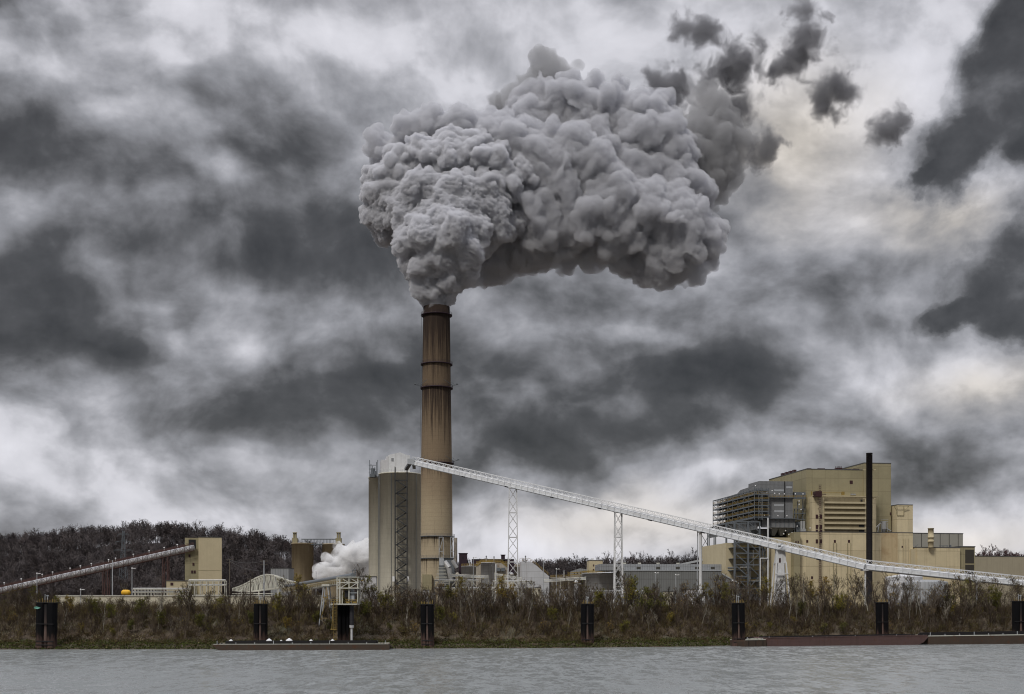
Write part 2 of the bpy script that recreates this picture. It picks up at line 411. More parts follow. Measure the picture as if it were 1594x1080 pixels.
M = {}
def mats():
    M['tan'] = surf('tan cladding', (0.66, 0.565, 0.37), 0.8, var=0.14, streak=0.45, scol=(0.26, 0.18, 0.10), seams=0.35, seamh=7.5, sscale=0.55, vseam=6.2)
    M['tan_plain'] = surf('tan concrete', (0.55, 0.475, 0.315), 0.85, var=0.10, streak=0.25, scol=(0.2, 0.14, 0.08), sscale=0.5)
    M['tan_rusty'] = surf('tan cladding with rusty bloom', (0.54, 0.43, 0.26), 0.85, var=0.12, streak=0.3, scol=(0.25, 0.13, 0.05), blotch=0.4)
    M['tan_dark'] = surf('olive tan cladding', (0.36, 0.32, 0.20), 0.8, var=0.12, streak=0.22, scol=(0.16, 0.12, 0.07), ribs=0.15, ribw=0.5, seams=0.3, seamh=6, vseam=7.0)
    M['cream'] = surf('cream wall', (0.60, 0.56, 0.44), 0.8, var=0.12, streak=0.3, seams=0.2, seamh=2.5)
    M['white'] = surf('white painted steel', (0.70, 0.71, 0.72), 0.5, var=0.18, streak=0.5, scol=(0.28, 0.26, 0.24))
    M['white_dirty'] = surf('weathered white sheeting', (0.62, 0.62, 0.63), 0.6, var=0.1, streak=0.55, scol=(0.16, 0.13, 0.11), ribs=0.3, ribw=0.5)
    M['grey'] = surf('grey sheet cladding', (0.215, 0.22, 0.225), 0.55, var=0.15, streak=0.35, scol=(0.10, 0.095, 0.09), ribs=0.3, ribw=0.7, seams=0.45, seamh=4.0)
    M['grey_light'] = surf('pale grey sheet cladding', (0.30, 0.31, 0.32), 0.5, var=0.12, streak=0.35, scol=(0.12, 0.11, 0.10), ribs=0.35, ribw=1.2, seams=0.35, seamh=6)
    M['tank'] = surf('grey tank plate', (0.55, 0.56, 0.58), 0.5, var=0.14, streak=0.55, scol=(0.13, 0.08, 0.05), seams=0.5, seamh=3.2)
    M['tank_rusty'] = surf('rust streaked tank plate', (0.42, 0.38, 0.32), 0.6, var=0.2, streak=0.95, scol=(0.085, 0.04, 0.02), sscale=0.9, rust=0.3)
    M['steel'] = surf('grey blue structural steel', (0.14, 0.155, 0.17), 0.55, var=0.12, streak=0.1)
    M['steel_dark'] = surf('dark stair steel', (0.045, 0.048, 0.052), 0.6, var=0.15)
    M['steel_light'] = surf('pale structural steel', (0.42, 0.44, 0.46), 0.5, var=0.1, streak=0.2)
    M['steel_cream'] = surf('cream structural steel', (0.56, 0.55, 0.48), 0.6, var=0.15, streak=0.35, rust=0.15)
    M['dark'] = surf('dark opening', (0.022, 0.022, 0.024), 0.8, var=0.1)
    M['black'] = surf('black stack paint', (0.032, 0.030, 0.035), 0.5, var=0.3, seams=0.6, seamh=3.0, streak=0.3, scol=(0.05, 0.045, 0.045))
    M['maroon'] = surf('dark maroon sheet', (0.035, 0.02, 0.03), 0.6, var=0.15)
    M['red_steel'] = surf('dark red steel', (0.085, 0.046, 0.042), 0.7, var=0.25, rust=0.2)
    M['yellow'] = surf('ochre yellow paint', (0.30, 0.21, 0.06), 0.6, var=0.25, rust=0.25)
    M['bright_yellow'] = surf('bright yellow paint', (0.75, 0.42, 0.03), 0.6, var=0.1)
    M['brown_window'] = surf('brown window', (0.06, 0.028, 0.03), 0.4, var=0.2)
    M['louvre_shade'] = surf('dirty shaded louvre cladding', (0.24, 0.20, 0.125), 0.85, var=0.2, streak=0.5, seams=0.3, seamh=1.2)  # recess shade put into the base colour, dirt streaks on top
    M['grille'] = surf('dark grille', (0.06, 0.055, 0.045), 0.7, var=0.2, ribs=0.6, ribw=0.5)
    M['roof'] = surf('roof felt', (0.10, 0.10, 0.10), 0.9)
    M['galv'] = surf('galvanised pipe', (0.5, 0.5, 0.49), 0.35, metal=0.4, var=0.15, streak=0.2)
    M['wood_pole'] = surf('grey timber pole', (0.13, 0.11, 0.09), 0.9, var=0.2)
    M['wire'] = surf('cable', (0.10, 0.10, 0.10), 0.7)
    M['hull_red'] = surf('rust red hull', (0.11, 0.066, 0.06), 0.7, var=0.25, streak=0.45, scol=(0.035, 0.02, 0.018), rust=0.25, seams=0.2, seamh=1.3)
    M['hull_brown'] = surf('brown hull', (0.07, 0.05, 0.037), 0.75, var=0.25, streak=0.4, rust=0.4)
    M['hull_black'] = surf('black gunwale', (0.018, 0.017, 0.018), 0.7, var=0.3)
    M['lamp'] = surf('white lamp housing', (0.85, 0.85, 0.85), 0.4, var=0.03)
    M['green_mark'] = surf('faded green marker', (0.16, 0.38, 0.30), 0.6)
    # concrete of silos: warm grey, rain streaked, faint pour rings
    M['concrete'] = surf('silo concrete', (0.58, 0.55, 0.455), 0.9, var=0.14, nscale=0.12, streak=0.75, scol=(0.12, 0.11, 0.085), sscale=0.75, seams=0.16, seamh=2.2)
    M['concrete_brown'] = surf('brown silo concrete', (0.38, 0.31, 0.205), 0.9, var=0.16, nscale=0.15, streak=0.6, scol=(0.10, 0.075, 0.05), sscale=0.6, seams=0.15, seamh=2.5)

    # chimney concrete: soot darkens it towards the mouth; dark runs hang below each gallery
    m, N, b, out = newmat('chimney concrete')
    pos = N.n('ShaderNodeNewGeometry').outputs['Position']; X, Y, Z = N.sep(pos)
    wob = N.m('MULTIPLY', N.m('SUBTRACT', N.noise(pos, 0.08, 4, 0.6), 0.5), 26)
    t = N.mr(N.m('ADD', Z, wob), 20, 180, 0, 1)
    col = N.ramp(t, [(0.0, (0.44, 0.37, 0.26)), (0.28, (0.41, 0.335, 0.225)), (0.40, (0.27, 0.205, 0.135)), (0.62, (0.185, 0.135, 0.088)), (0.87, (0.115, 0.083, 0.056)), (1.0, (0.035, 0.025, 0.02))])
    n2 = N.noise(pos, 1.4, 5, 0.65); col = N.v('SCALE', col, None, N.mr(n2, 0, 1, 0.78, 1.22))
    fr = N.m('FRACT', N.m('DIVIDE', Z, 2.3)); k = N.mr(N.m('ABSOLUTE', N.m('SUBTRACT', fr, 0.5)), 0.44, 0.5, 0.0, 0.28)
    col = N.mix(k, col, (0.12, 0.085, 0.055, 1))
    zs = [Zp(p, 700) for p in (478, 490, 567, 603, 721, 835, 869)]; ls = [30, 45, 16, 34, 10, 10, 12]; am = [1.0, 0.95, 0.5, 0.9, 0.6, 0.55, 0.5]
    sv = N.xyz(X, Y, N.m('MULTIPLY', Z, 0.02)); stn = N.noise(sv, 0.95, 5, 0.75)
    acc = 0.0
    for z0, L, A in zip(zs, ls, am):
        # the run reaches as far down as the noise column is strong
        fall = N.mr(N.m('SUBTRACT', z0, Z), 0.0, L, A, 0.0)
        on = N.m('GREATER_THAN', z0, Z)
        acc = N.m('MAXIMUM', acc, N.m('MULTIPLY', fall, on))
    st = N.mr(N.m('ADD', stn, N.m('MULTIPLY', acc, 0.36)), 0.60, 0.80, 0.0, 0.92)
    col = N.mix(st, col, (0.032, 0.022, 0.018, 1))
    N.put(b.inputs['Base Color'], col); b.inputs['Roughness'].default_value = 0.9; b.inputs['Specular IOR Level'].default_value = 0.2
    M['chimney'] = m

    # tarred piles: black above, rust showing towards the water
    m, N, b, out = newmat('tarred pile')
    pos = N.n('ShaderNodeNewGeometry').outputs['Position']; X, Y, Z = N.sep(pos)
    sv = N.xyz(X, Y, N.m('MULTIPLY', Z, 0.15)); n1 = N.noise(sv, 1.6, 6, 0.7)
    t = N.m('ADD', N.mr(Z, 0.5, 6.0, 0.75, 0.0), N.m('MULTIPLY', N.m('SUBTRACT', n1, 0.5), 1.1))
    col = N.ramp(t, [(0.0, (0.003, 0.003, 0.004)), (0.3, (0.007, 0.006, 0.006)), (0.45, (0.045, 0.028, 0.024)), (0.8, (0.11, 0.07, 0.058))])
    N.put(b.inputs['Base Color'], col); b.inputs['Roughness'].default_value = 0.85; b.inputs['Specular IOR Level'].default_value = 0.15
    M['tar'] = m
    m, N, b, out = newmat('rusty centre pile')
    pos = N.n('ShaderNodeNewGeometry').outputs['Position']; X, Y, Z = N.sep(pos)
    sv = N.xyz(X, Y, N.m('MULTIPLY', Z, 0.12)); n1 = N.noise(sv, 2.2, 6, 0.7)
    t = N.m('ADD', N.mr(Z, 4.0, 10.5, 0.85, 0.05), N.m('MULTIPLY', N.m('SUBTRACT', n1, 0.5), 0.7))
    col = N.ramp(t, [(0.0, (0.008, 0.008, 0.009)), (0.35, (0.03, 0.02, 0.018)), (0.8, (0.13, 0.085, 0.07))])
    N.put(b.inputs['Base Color'], col); b.inputs['Roughness'].default_value = 0.85
    M['pile_rust'] = m

    # ground
    m, N, b, out = newmat('yard earth')
    pos = N.n('ShaderNodeNewGeometry').outputs['Position']; X, Y, Z = N.sep(pos)
    n1 = N.noise(pos, 0.12, 6, 0.65); n2 = N.noise(pos, 1.1, 6, 0.7)
    col = N.ramp(n1, [(0.3, (0.05, 0.035, 0.022)), (0.5, (0.085, 0.062, 0.04)), (0.7, (0.06, 0.06, 0.03))])
    col = N.mix(N.mr(Z, 9.6, 14, 0, 1), col, (0.032, 0.024, 0.022, 1))
    col = N.v('SCALE', col, None, N.mr(n2, 0.2, 0.8, 0.6, 1.4))
    N.put(b.inputs['Base Color'], col); b.inputs['Roughness'].default_value = 0.95
    bp = N.n('ShaderNodeBump'); bp.inputs['Strength'].default_value = 0.8; bp.inputs['Distance'].default_value = 0.4
    N.put(bp.inputs['Height'], n2); N.put(b.inputs['Normal'], bp.outputs[0])
    M['earth'] = m

    # river
    m, N, b, out = newmat('river water')
    pos = N.n('ShaderNodeNewGeometry').outputs['Position']; X, Y, Z = N.sep(pos)
    b.inputs['Base Color'].default_value = (0.225, 0.24, 0.238, 1)
    b.inputs['Roughness'].default_value = 0.2; b.inputs['IOR'].default_value = 1.333
    # wavelets tilt the surface: long crests lying across the view, small chop on top, calmer and rougher patches
    c1 = N.noise(N.xyz(N.m('MULTIPLY', X, 0.42), N.m('MULTIPLY', Y, 0.13), 0.0), 1.0, 5, 0.68, 0.5, out='Color')
    c2 = N.noise(N.xyz(N.m('MULTIPLY', X, 1.7), N.m('MULTIPLY', Y, 0.5), 3.0), 1.0, 5, 0.65, 0.2, out='Color')
    gust = N.mr(N.noise(N.xyz(N.m('MULTIPLY', X, 0.8), N.m('MULTIPLY', Y, 0.25), 0.0), 0.03, 5, 0.6), 0.38, 0.62, 0.45, 1.25)
    sl = N.v('ADD', N.v('MULTIPLY', N.v('SUBTRACT', c1, (0.5, 0.5, 0.5)), (0.5, 0.95, 0.0)), N.v('MULTIPLY', N.v('SUBTRACT', c2, (0.5, 0.5, 0.5)), (0.6, 0.7, 0.0)))
    nrm = N.v('NORMALIZE', N.v('ADD', N.v('SCALE', sl, None, gust), (0.0, -0.05, 1.0)))
    N.put(b.inputs['Normal'], nrm)
    M['water'] = m

    # plants
    def plant(name, stops, rough=0.8, obj=True, trans=0.0):
        m, N, b, out = newmat(name)
        a = N.n('ShaderNodeAttribute', attribute_name='tint').outputs['Fac']
        if obj:
            r = N.n('ShaderNodeObjectInfo').outputs['Random']
            a = N.m('ADD', N.m('MULTIPLY', a, 0.4), N.m('MULTIPLY', r, 0.6))
        col = N.ramp(a, stops)
        N.put(b.inputs['Base Color'], col); b.inputs['Roughness'].default_value = rough; b.inputs['Specular IOR Level'].default_value = 0.1
        return m
    M['bark'] = plant('bare bark', [(0.0, (0.055, 0.042, 0.032)), (0.45, (0.10, 0.078, 0.06)), (0.8, (0.15, 0.12, 0.095)), (1.0, (0.24, 0.21, 0.17))])
    M['bark_pale'] = plant('pale bark', [(0.0, (0.24, 0.22, 0.18)), (1.0, (0.48, 0.45, 0.38))])
    M['twig'] = plant('twigs', [(0.0, (0.045, 0.034, 0.026)), (0.5, (0.085, 0.064, 0.046)), (1.0, (0.15, 0.12, 0.088))])
    M['twig_far'] = plant('far twigs', [(0.0, (0.075, 0.066, 0.070)), (0.5, (0.100, 0.086, 0.084)), (0.85, (0.13, 0.106, 0.10)), (1.0, (0.30, 0.28, 0.265))], obj=False)
    M['twig_maroon'] = plant('reddish twigs', [(0.0, (0.08, 0.045, 0.048)), (1.0, (0.14, 0.08, 0.08))], obj=False)
    M['leaf'] = plant('autumn leaves', [(0.0, (0.061, 0.068, 0.019)), (0.3, (0.115, 0.115, 0.027)), (0.5, (0.176, 0.162, 0.030)), (0.7, (0.257, 0.189, 0.034)), (0.85, (0.270, 0.149, 0.038)), (1.0, (0.459, 0.378, 0.081))])
    M['scrub'] = plant('scrub leaves', [(0.0, (0.027, 0.024, 0.015)), (0.22, (0.050, 0.045, 0.021)), (0.38, (0.106, 0.100, 0.027)), (0.52, (0.125, 0.106, 0.035)), (0.62, (0.081, 0.057, 0.035)), (0.8, (0.112, 0.077, 0.053)), (0.93, (0.163, 0.125, 0.062)), (1.0, (0.300, 0.263, 0.150))], obj=False)
    M['brush'] = plant('brush stems', [(0.0, (0.035, 0.026, 0.02)), (0.5, (0.08, 0.06, 0.045)), (0.9, (0.15, 0.12, 0.09)), (1.0, (0.34, 0.31, 0.25))], obj=False)
    M['grass'] = plant('bank grass', [(0.0, (0.035, 0.042, 0.012)), (0.5, (0.075, 0.09, 0.022)), (0.8, (0.11, 0.11, 0.035)), (1.0, (0.24, 0.19, 0.09))], obj=False)
mats()
# ------------------------------------------------------------------ terrain and river
SH = np.array([(-3000, 250), (-400, 310), (-127, 318), (-63, 320), (7, 329), (50, 343), (66, 358), (149, 387), (400, 450), (3000, 900)], float)
def shore(x): return np.interp(x, SH[:, 0], SH[:, 1])
RIDGE = np.array([(-3000, 60), (-900, 55), (-520, 46), (-398, 50), (-348, 55), (-298, 60), (-268, 62), (-248, 58), (-223, 55), (-198, 53), (-173, 48), (-148, 43), (-120, 38), (-78, 30), (-40, 32), (60, 34), (150, 35), (250, 32), (340, 33), (385, 39), (430, 30), (3000, 40)], float)
def ridge(x): return np.interp(x, RIDGE[:, 0], RIDGE[:, 1])
def foot(x): return np.interp(x, [-400, -150, -60, 100], [760, 770, 850, 880])
def sstep(t): t = np.clip(t, 0, 1); return t * t * (3 - 2 * t)
def height(x, y):
    t = y - shore(x)
    h = np.where(t < 0, np.maximum(-2.0, t * 0.35), 1.1 * sstep(t / 3.5) + (GZ - 1.1) * sstep((t - 3) / 30.0))
    k = sstep((y - foot(x)) / (1000 - foot(x)))
    h = h + (ridge(x) - GZ) * k
    return h
def terrain():
    xs = np.unique(np.concatenate([np.linspace(-3000, -420, 18), np.arange(-420, 440, 5.0), np.linspace(440, 3000, 18)]))
    ts = np.unique(np.concatenate([np.arange(-8, 44, 1.6), np.linspace(44, 380, 18), np.arange(400, 760, 14.0), np.linspace(760, 6500, 12)]))
    X, T = np.meshgrid(xs, ts); Y = shore(X) + T
    Z = height(X, Y)
    for i in range(Z.shape[0]):
        for j in range(Z.shape[1]):
            t = T[i, j]
            if 0 < t < 44: Z[i, j] += 0.55 * mnoise.fractal(Vector((X[i, j] * .25, Y[i, j] * .25, 0)), 0.8, 2.0, 4) * min(1, t / 5)
            elif t > 400 and Y[i, j] > foot(X[i, j]): Z[i, j] += 2.5 * mnoise.noise(Vector((X[i, j] * .02, Y[i, j] * .02, 5)))
    nx, ny = len(xs), len(ts)
    V = np.stack([X, Y, Z], -1).reshape(-1, 3)
    I = np.arange(nx * ny).reshape(ny, nx)
    Q = np.stack([I[:-1, :-1], I[:-1, 1:], I[1:, 1:], I[1:, :-1]], -1).reshape(-1, 4)
    return struct(fast_mesh('ground', V, Q, M['earth'], smooth=True))
terrain()
w = MB(); w.add([(-3000, -700, 0), (3000, -700, 0), (3000, 900, 0), (-3000, 900, 0)], [(0, 1, 2, 3)]); struct(w.build('river', M['water']))

# ------------------------------------------------------------------ chimney
def chimney():
    Y = 700; S = Y / FPX; cx = Xp(679.5, Y)
    t = thing('chimney', 'tall tapering concrete smokestack, soot stained at the mouth and pouring out steam', 'chimney', (cx, Y, GZ))
    prof = [(28 * S, GZ), (26.5 * S, Zp(915, Y)), (25 * S, Zp(835, Y)), (24 * S, Zp(721, Y)), (22.3 * S, Zp(603, Y)), (21 * S, Zp(500, Y)), (20.6 * S, Zp(478, Y)), (18.5 * S, Zp(478, Y)), (18.5 * S, Zp(500, Y))]
    b = MB(); b.lathe((cx, Y), prof, 64, cap=False); b.build('shaft', M['chimney'], t)
    d = MB(); d.lathe((cx, Y), [(18.4 * S, Zp(490, Y)), (0.1, Zp(489.8, Y))], 32, cap=False); d.build('flue', M['dark'], t)
    for py, r, arms in ((490.5, 21.2, 0), (567, 21.7, 0), (604, 22.3, 1), (721, 24.0, 1), (835, 25.0, 0), (869, 25.7, 0)):
        z = Zp(py, Y); rr = r * S; g = MB()
        g.lathe((cx, Y), [(rr - .1, z - .45), (rr + 1.15, z - .45), (rr + 1.15, z + .0), (rr - .1, z + .0)], 48, cap=False)
        go = g.build('gallery', M['maroon'] if py < 800 else M['steel'], t)
        rl = MB(); n = 36
        for k in range(n):
            a = 2 * math.pi * k / n; p = (cx + (rr + 1.05) * math.cos(a), Y + (rr + 1.05) * math.sin(a))
            a2 = 2 * math.pi * (k + 1) / n; p2 = (cx + (rr + 1.05) * math.cos(a2), Y + (rr + 1.05) * math.sin(a2))
            rl.bar((*p, z), (*p, z + 1.2), .07)
            for h in (.6, 1.2): rl.bar((*p, z + h), (*p2, z + h), .07)
        rl.build('railing', M['maroon'] if py < 800 else M['steel'], go)
        if arms:
            for sg in (-1, 1):
                a = MB(); x0 = cx + sg * rr
                a.bar((x0, Y - 2, z + .6), (x0 + sg * 4.2, Y - 4, z + 1.4), .22); a.bar((x0, Y - 2, z + 3), (x0 + sg * 2.6, Y - 3.4, z + 1.2), .18)
                a.bar((x0 + sg * 1.5, Y - 3, z + .6), (x0 - sg * 3, Y - 9, z + 3.0), .16); a.box(x0 + sg * 3.6 - .5, x0 + sg * 3.6 + .5, Y - 4.5, Y - 3.5, z + 1.3, z + 1.8)
                a.build('light_bracket', M['steel'], t)
    l = MB(); x = cx - 22 * S
    for k in range(2): l.bar((cx - (25.5 - 5 * 0) * S - .6, Y - 3 + k * .6, GZ), (cx - 20.5 * S - .9, Y - 3 + k * .6, Zp(492, Y)), .16)
    l.build('ladder', M['steel'], t)
    # flue inlets and lattice frames at the foot, on the right-hand side
    for px0, px1 in ((683.5, 690), (701.5, 706.5)):
        f = MB(); yy = Y - 9.6
        x0, x1 = Xp(px0, yy), Xp(px1, yy); z0, z1, zm = Zp(868, yy), Zp(836, yy), Zp(858, yy)
        for x in (x0, x1): f.bar((x, yy, z0), (x, yy, z1), .3)
        for z in (z0, z1, zm): f.bar((x0, yy, z), (x1, yy, z), .28)
        f.bar((x0, yy, zm), (x1, yy, z1), .25)
        f.build('lattice_frame', M['steel_light'], t)
    p = MB(); p.tube(P(709, 875, 694), P(709, 837, 694), 1.0, n=14); p.build('vent_pipe', M['tank_rusty'], t)
    d = MB(); yy = Y - 9
    d.box(Xp(683.5, yy), Xp(707, yy), Y - 9.5, Y - 4, Zp(915, yy), Zp(871, yy)); d.build('inlet_housing', M['steel'], t)
    d = MB(); d.pipe([P(692, 875, 686), P(699, 884, 685), P(702, 904, 685)], 1.55, 16); d.build('flue_pipe', M['galv'], t)
    d = MB(); d.pipe([P(704, 872, 686), P(711, 884, 686)], 1.1, 12); d.build('flue_pipe', M['galv'], t)
    s = MB()
    for k in range(12):
        z = Zp(884 + k * 2.2, 683); s.box(Xp(682 - k * .5, 683), Xp(693 + k * .5, 683), 682.5 - k * .15, 684 - k * .15, z, z + .22)
    s.build('stair_treads', M['steel_cream'], t)
    d = MB(); d.box(Xp(684, 686), Xp(691, 686), 684, 687, Zp(880, 686), Zp(869, 686)); d.build('access_platform', M['steel_light'], t)
    d = MB(); x0 = Xp(657, 688); d.box(x0, Xp(672, 688), 688, 692, GZ, Zp(894, 688)); d.build('base_cabinet', M['tan_dark'], t)
chimney()

# ------------------------------------------------------------------ big twin silo with stair tower and head house
def big_silo():
    Y = 585; S = Y / FPX; cx = Xp(622.5, Y); r = 32.5 * S
    t = thing('storage_silo', 'big grey concrete twin silo streaked by rain, with a stair tower up its front', 'silo', (cx, Y, GZ))
    zt = Zp(736, Y - r)
    b = MB(); b.lathe((cx, Y), [(r, GZ), (r, zt), (r + .25, zt), (r + .25, zt + .5), (r - .1, zt + .55)], 72); b.build('silo_shell', M['concrete'], t)
    Y2 = 602; S2 = Y2 / FPX; cx2 = Xp(598.5, Y2); r2 = 24.5 * S2; zt2 = Zp(742, Y2 - r2)
    b = MB(); b.lathe((cx2, Y2), [(r2, GZ), (r2, zt2), (r2 + .2, zt2), (r2 + .2, zt2 + .4), (r2 - .1, zt2 + .45)], 64); b.build('silo_shell', M['concrete'], t)
    # pipes running up the wall
    p = MB()
    for px in (590, 593, 612, 649):
        a = math.acos(max(-1, min(1, (px - 622.5) / 32.6))); p.tube((cx + (r + .12) * math.cos(a), Y - (r + .12) * math.sin(a), GZ), (cx + (r + .12) * math.cos(a), Y - (r + .12) * math.sin(a), zt), .13, n=8)
    p.build('riser_pipe', M['steel'], t)
    # stair tower
    ys = Y - r - 1.6
    x0, x1 = Xp(615.5, ys), Xp(634, ys); fr = MB()
    for x in (x0, x1):
        for y in (ys, ys - 2.6): fr.bar((x, y, GZ), (x, y, zt + 2.4), .28)
    top = zt + 1.0; H = 5.75; z = GZ + .6; lv = []
    while z < top: lv.append(z); z += H / 1.0
    for z in lv:
        for y in (ys, ys - 2.6): fr.bar((x0, y, z), (x1, y, z), .2)
        for x in (x0, x1): fr.bar((x, ys, z), (x, ys - 2.6, z), .2)
    fo = fr.build('stair_frame', M['steel_dark'], t)
    for i, z in enumerate(lv[:-1]):
        s = MB()
        ym = ys - .7; s.bar((x0 + .5, ym, z), (x1 - .4, ym, z + H / 2), 1.3, .4); s.bar((x0 + .5, ym, z + 1.1), (x1 - .4, ym, z + H / 2 + 1.1), .1)
        ym = ys - 1.9; s.bar((x1 - .4, ym, z + H / 2), (x0 + .5, ym, z + H), 1.3, .4); s.bar((x1 - .4, ym, z + H / 2 + 1.1), (x0 + .5, ym, z + H + 1.1), .1)
        s.box(x1 - .9, x1, ys - 2.6, ys, z + H / 2 - .1, z + H / 2); s.box(x0, x0 + .9, ys - 2.6, ys, z - .1, z)
        s.build('stair_flight', M['steel_dark'], t)
    d = MB()
    for a, c in ((611, 615), (633, 636.5)): d = MB(); d.box(Xp(a, ys), Xp(c, ys), ys - .6, ys + .6, Zp(905, ys), Zp(897, ys)); d.build('stair_light_panel', M['lamp'], t)
    # head house (white, gabled), turned a little to the left
    HF = Frame(605, Y - 6, 9)
    hh = MB(HF.T); u1 = HF.U(638, 0); z0 = zt + .3; ze = HF.Z(605, 708, 0); zp_ = HF.Z(621, 704, 0); dv = 17
    hh.box(0, u1, 0, dv, z0, ze)
    hh.poly([(0, -.002, ze), (u1, -.002, ze - .4), (u1 / 2 + .4, -.002, zp_)], (0, dv, 0))
    ho = hh.build('head_house', M['white'], t)
    wn = MB(HF.T); q = HF.q(611, 715.5, 0); wn.box(q[0] - .55, q[0] + .55, -.08, .05, q[2] - .7, q[2] + .7); wn.build('window', M['grey_light'], ho)
    lf = MB(HF.T); lf.box(-.9, -.02, 1, 15, z0, HF.Z(598, 712, 6)); lf.box(-3.2, -.9, 3, 14, z0, z0 + 6.3); lf.build('shadow_side', M['white_dirty'], ho)  # receding side of the house; its shade put into the duller white
    rl = MB(); n = 60
    for k in range(n):
        a, a2 = 2 * math.pi * k / n, 2 * math.pi * (k + 1) / n
        p = (cx + (r - .1) * math.cos(a), Y + (r - .1) * math.sin(a)); p2 = (cx + (r - .1) * math.cos(a2), Y + (r - .1) * math.sin(a2))
        rl.bar((*p, zt + .5), (*p, zt + 1.7), .06)
        for h in (1.1, 1.7): rl.bar((*p, zt + h), (*p2, zt + h), .06)
    rl.build('roof_railing', M['steel_light'], t)
    g = MB(); yy = 592
    g.box(Xp(576, yy), Xp(584, yy), yy - 2, yy + 2, Zp(743, yy), Zp(738, yy))
    for px, pt in ((575.5, 716), (577.5, 722), (580, 725), (583.5, 727), (586, 719), (588, 716)): g.bar(P(px, 743, yy), P(px, pt, yy), .3)
    for py in (724, 730, 736): g.bar(P(574, py, yy), P(586, py, yy), .25)
    g.tube(P(580, 742, yy), P(580, 729, yy), .9, n=10); g.tube(P(584, 742, yy), P(584, 733, yy), .7, n=10)
    g.build('dust_filter', M['steel'], t)
big_silo()

# ------------------------------------------------------------------ pair of brown concrete silos further left
def brown_silos():
    Y = 700; S = Y / FPX
    t = thing('brown_silos', 'pair of brown concrete silos joined by a footbridge, half hidden by white steam', 'silo', (Xp(490, Y), Y, GZ))
    for cxp, rp, top in ((471, 16.8, 847), (519, 17, 848)):
        b = MB(); cx = Xp(cxp, Y); zt = Zp(top, Y)
        b.lathe((cx, Y), [(rp * S, GZ), (rp * S, zt), (rp * S + .2, zt), (rp * S + .2, zt + .5), (rp * S - .2, zt + .5)], 48, rf=lambda a: 1 + .012 * math.cos(16 * a)); b.build('silo_shell', M['concrete_brown'], t)
    br = MB(); z0, z1 = Zp(848, Y - 3), Zp(839, Y - 3); xa, xb = Xp(470, Y), Xp(529, Y)
    for y in (Y - 3, Y):
        for z in (z0 + .3, z1): br.bar((xa, y, z), (xb, y, z), .35)
        for k in range(13): x = xa + (xb - xa) * k / 12; br.bar((x, y, z0), (x, y, z1), .16)
    br.box(xa, xb, Y - 3, Y, z0, z0 + .3); br.build('footbridge', M['steel'], t)
    for px, pt, w_ in ((460, 830, 2.4), (528, 830, 2.6)):
        c = MB(); x = Xp(px, Y); zt = Zp(pt, Y)
        for dx in (-w_ * .22, w_ * .22): c.tube((x + dx, Y - 2, Zp(847, Y)), (x + dx, Y - 2, zt), .32 * 1.6, n=12)
        c.box(x - w_ * .6, x + w_ * .6, Y - 3.2, Y - .8, Zp(847, Y) + .5, Zp(838, Y)); c.box(x - w_ * .45, x + w_ * .45, Y - 3, Y - 1, zt, zt + .4)
        c.build('filter_stack', M['tan_dark'], t)
    r = MB()
    for k in range(9): x = Xp(455 + k * 4, Y - 5); r.bar((x, Y - 5, Zp(847, Y) + .4), (x, Y - 5, Zp(842, Y)), .12)
    r.bar(P(455, 842, Y - 5), P(487, 842, Y - 5), .12); r.build('roof_railing', M['steel'], t)
brown_silos()

def simple_building(name, label, cat, fr, px0, px1, pyt, v, depth, mat, roof=True, zb=GZ):
    """rectangular block drawn by the picture columns of its front wall"""
    u0, u1 = fr.U(px0, v), fr.U(px1, v); zt = fr.Z((px0 + px1) / 2, pyt, v)
    t = thing(name, label, cat, fr.pt((u0 + u1) / 2, v + depth / 2, zb))
    b = MB(fr.T); b.box(u0, u1, v, v + depth, zb, zt); b.build('wall', M[mat], t)
    if roof:
        r = MB(fr.T); r.box(u0 - .15, u1 + .15, v - .15, v + depth + .15, zt, zt + .35); r.build('roof', M['roof'], t)
    return t, u0, u1, zt

# ------------------------------------------------------------------ left side of the yard
LF = Frame(306, 560, 12)
def left_tower():
    t, u0, u1, zt = simple_building('transfer_house', 'tall windowless tan tower where the dark red conveyor ends, on the left', 'building', LF, 309, 345, 836.5, 0, 13, 'tan_plain')
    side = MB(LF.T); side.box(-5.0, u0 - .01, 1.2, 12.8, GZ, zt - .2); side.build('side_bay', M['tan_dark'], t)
    o = MB(LF.T); q = LF.q(304.5, 842, 1.1)
    o.box(-3.4, -.4, 1.0, 1.25, q[2] - 3.2, q[2] + .6); o.box(-4.6, -3.2, 1.0, 1.3, Zp(858, 560), Zp(850, 560)); o.build('conveyor_opening', M['dark'], t)
    for px, py in ((301, 878), (299, 890), (303, 890), (295, 865)):
        w_ = MB(LF.T); q = LF.q(px, py, 1.1); w_.box(q[0] - .4, q[0] + .4, 1.0, 1.25, q[2] - .6, q[2] + .6); w_.build('window', M['brown_window'], t)
    bnd = MB(LF.T); z = LF.Z(325, 888, 0); bnd.box(u0, u1, -.06, .02, z, z + .12); bnd.build('wall_joint', M['tan_dark'], t)
left_tower()
def annex():
    t, u0, u1, zt = simple_building('annex_building', 'low tan annex with one small window beside the tall windowless tower', 'building', Frame(259, 552, 12), 259, 294, 904.5, 0, 12, 'tan_plain')
    fr = Frame(259, 552, 12); w_ = MB(fr.T); q = fr.q(267.5, 909, 0); w_.box(q[0] - .6, q[0] + .6, -.1, .05, q[2] - .6, q[2] + .6); w_.build('window', M['brown_window'], t)
annex()
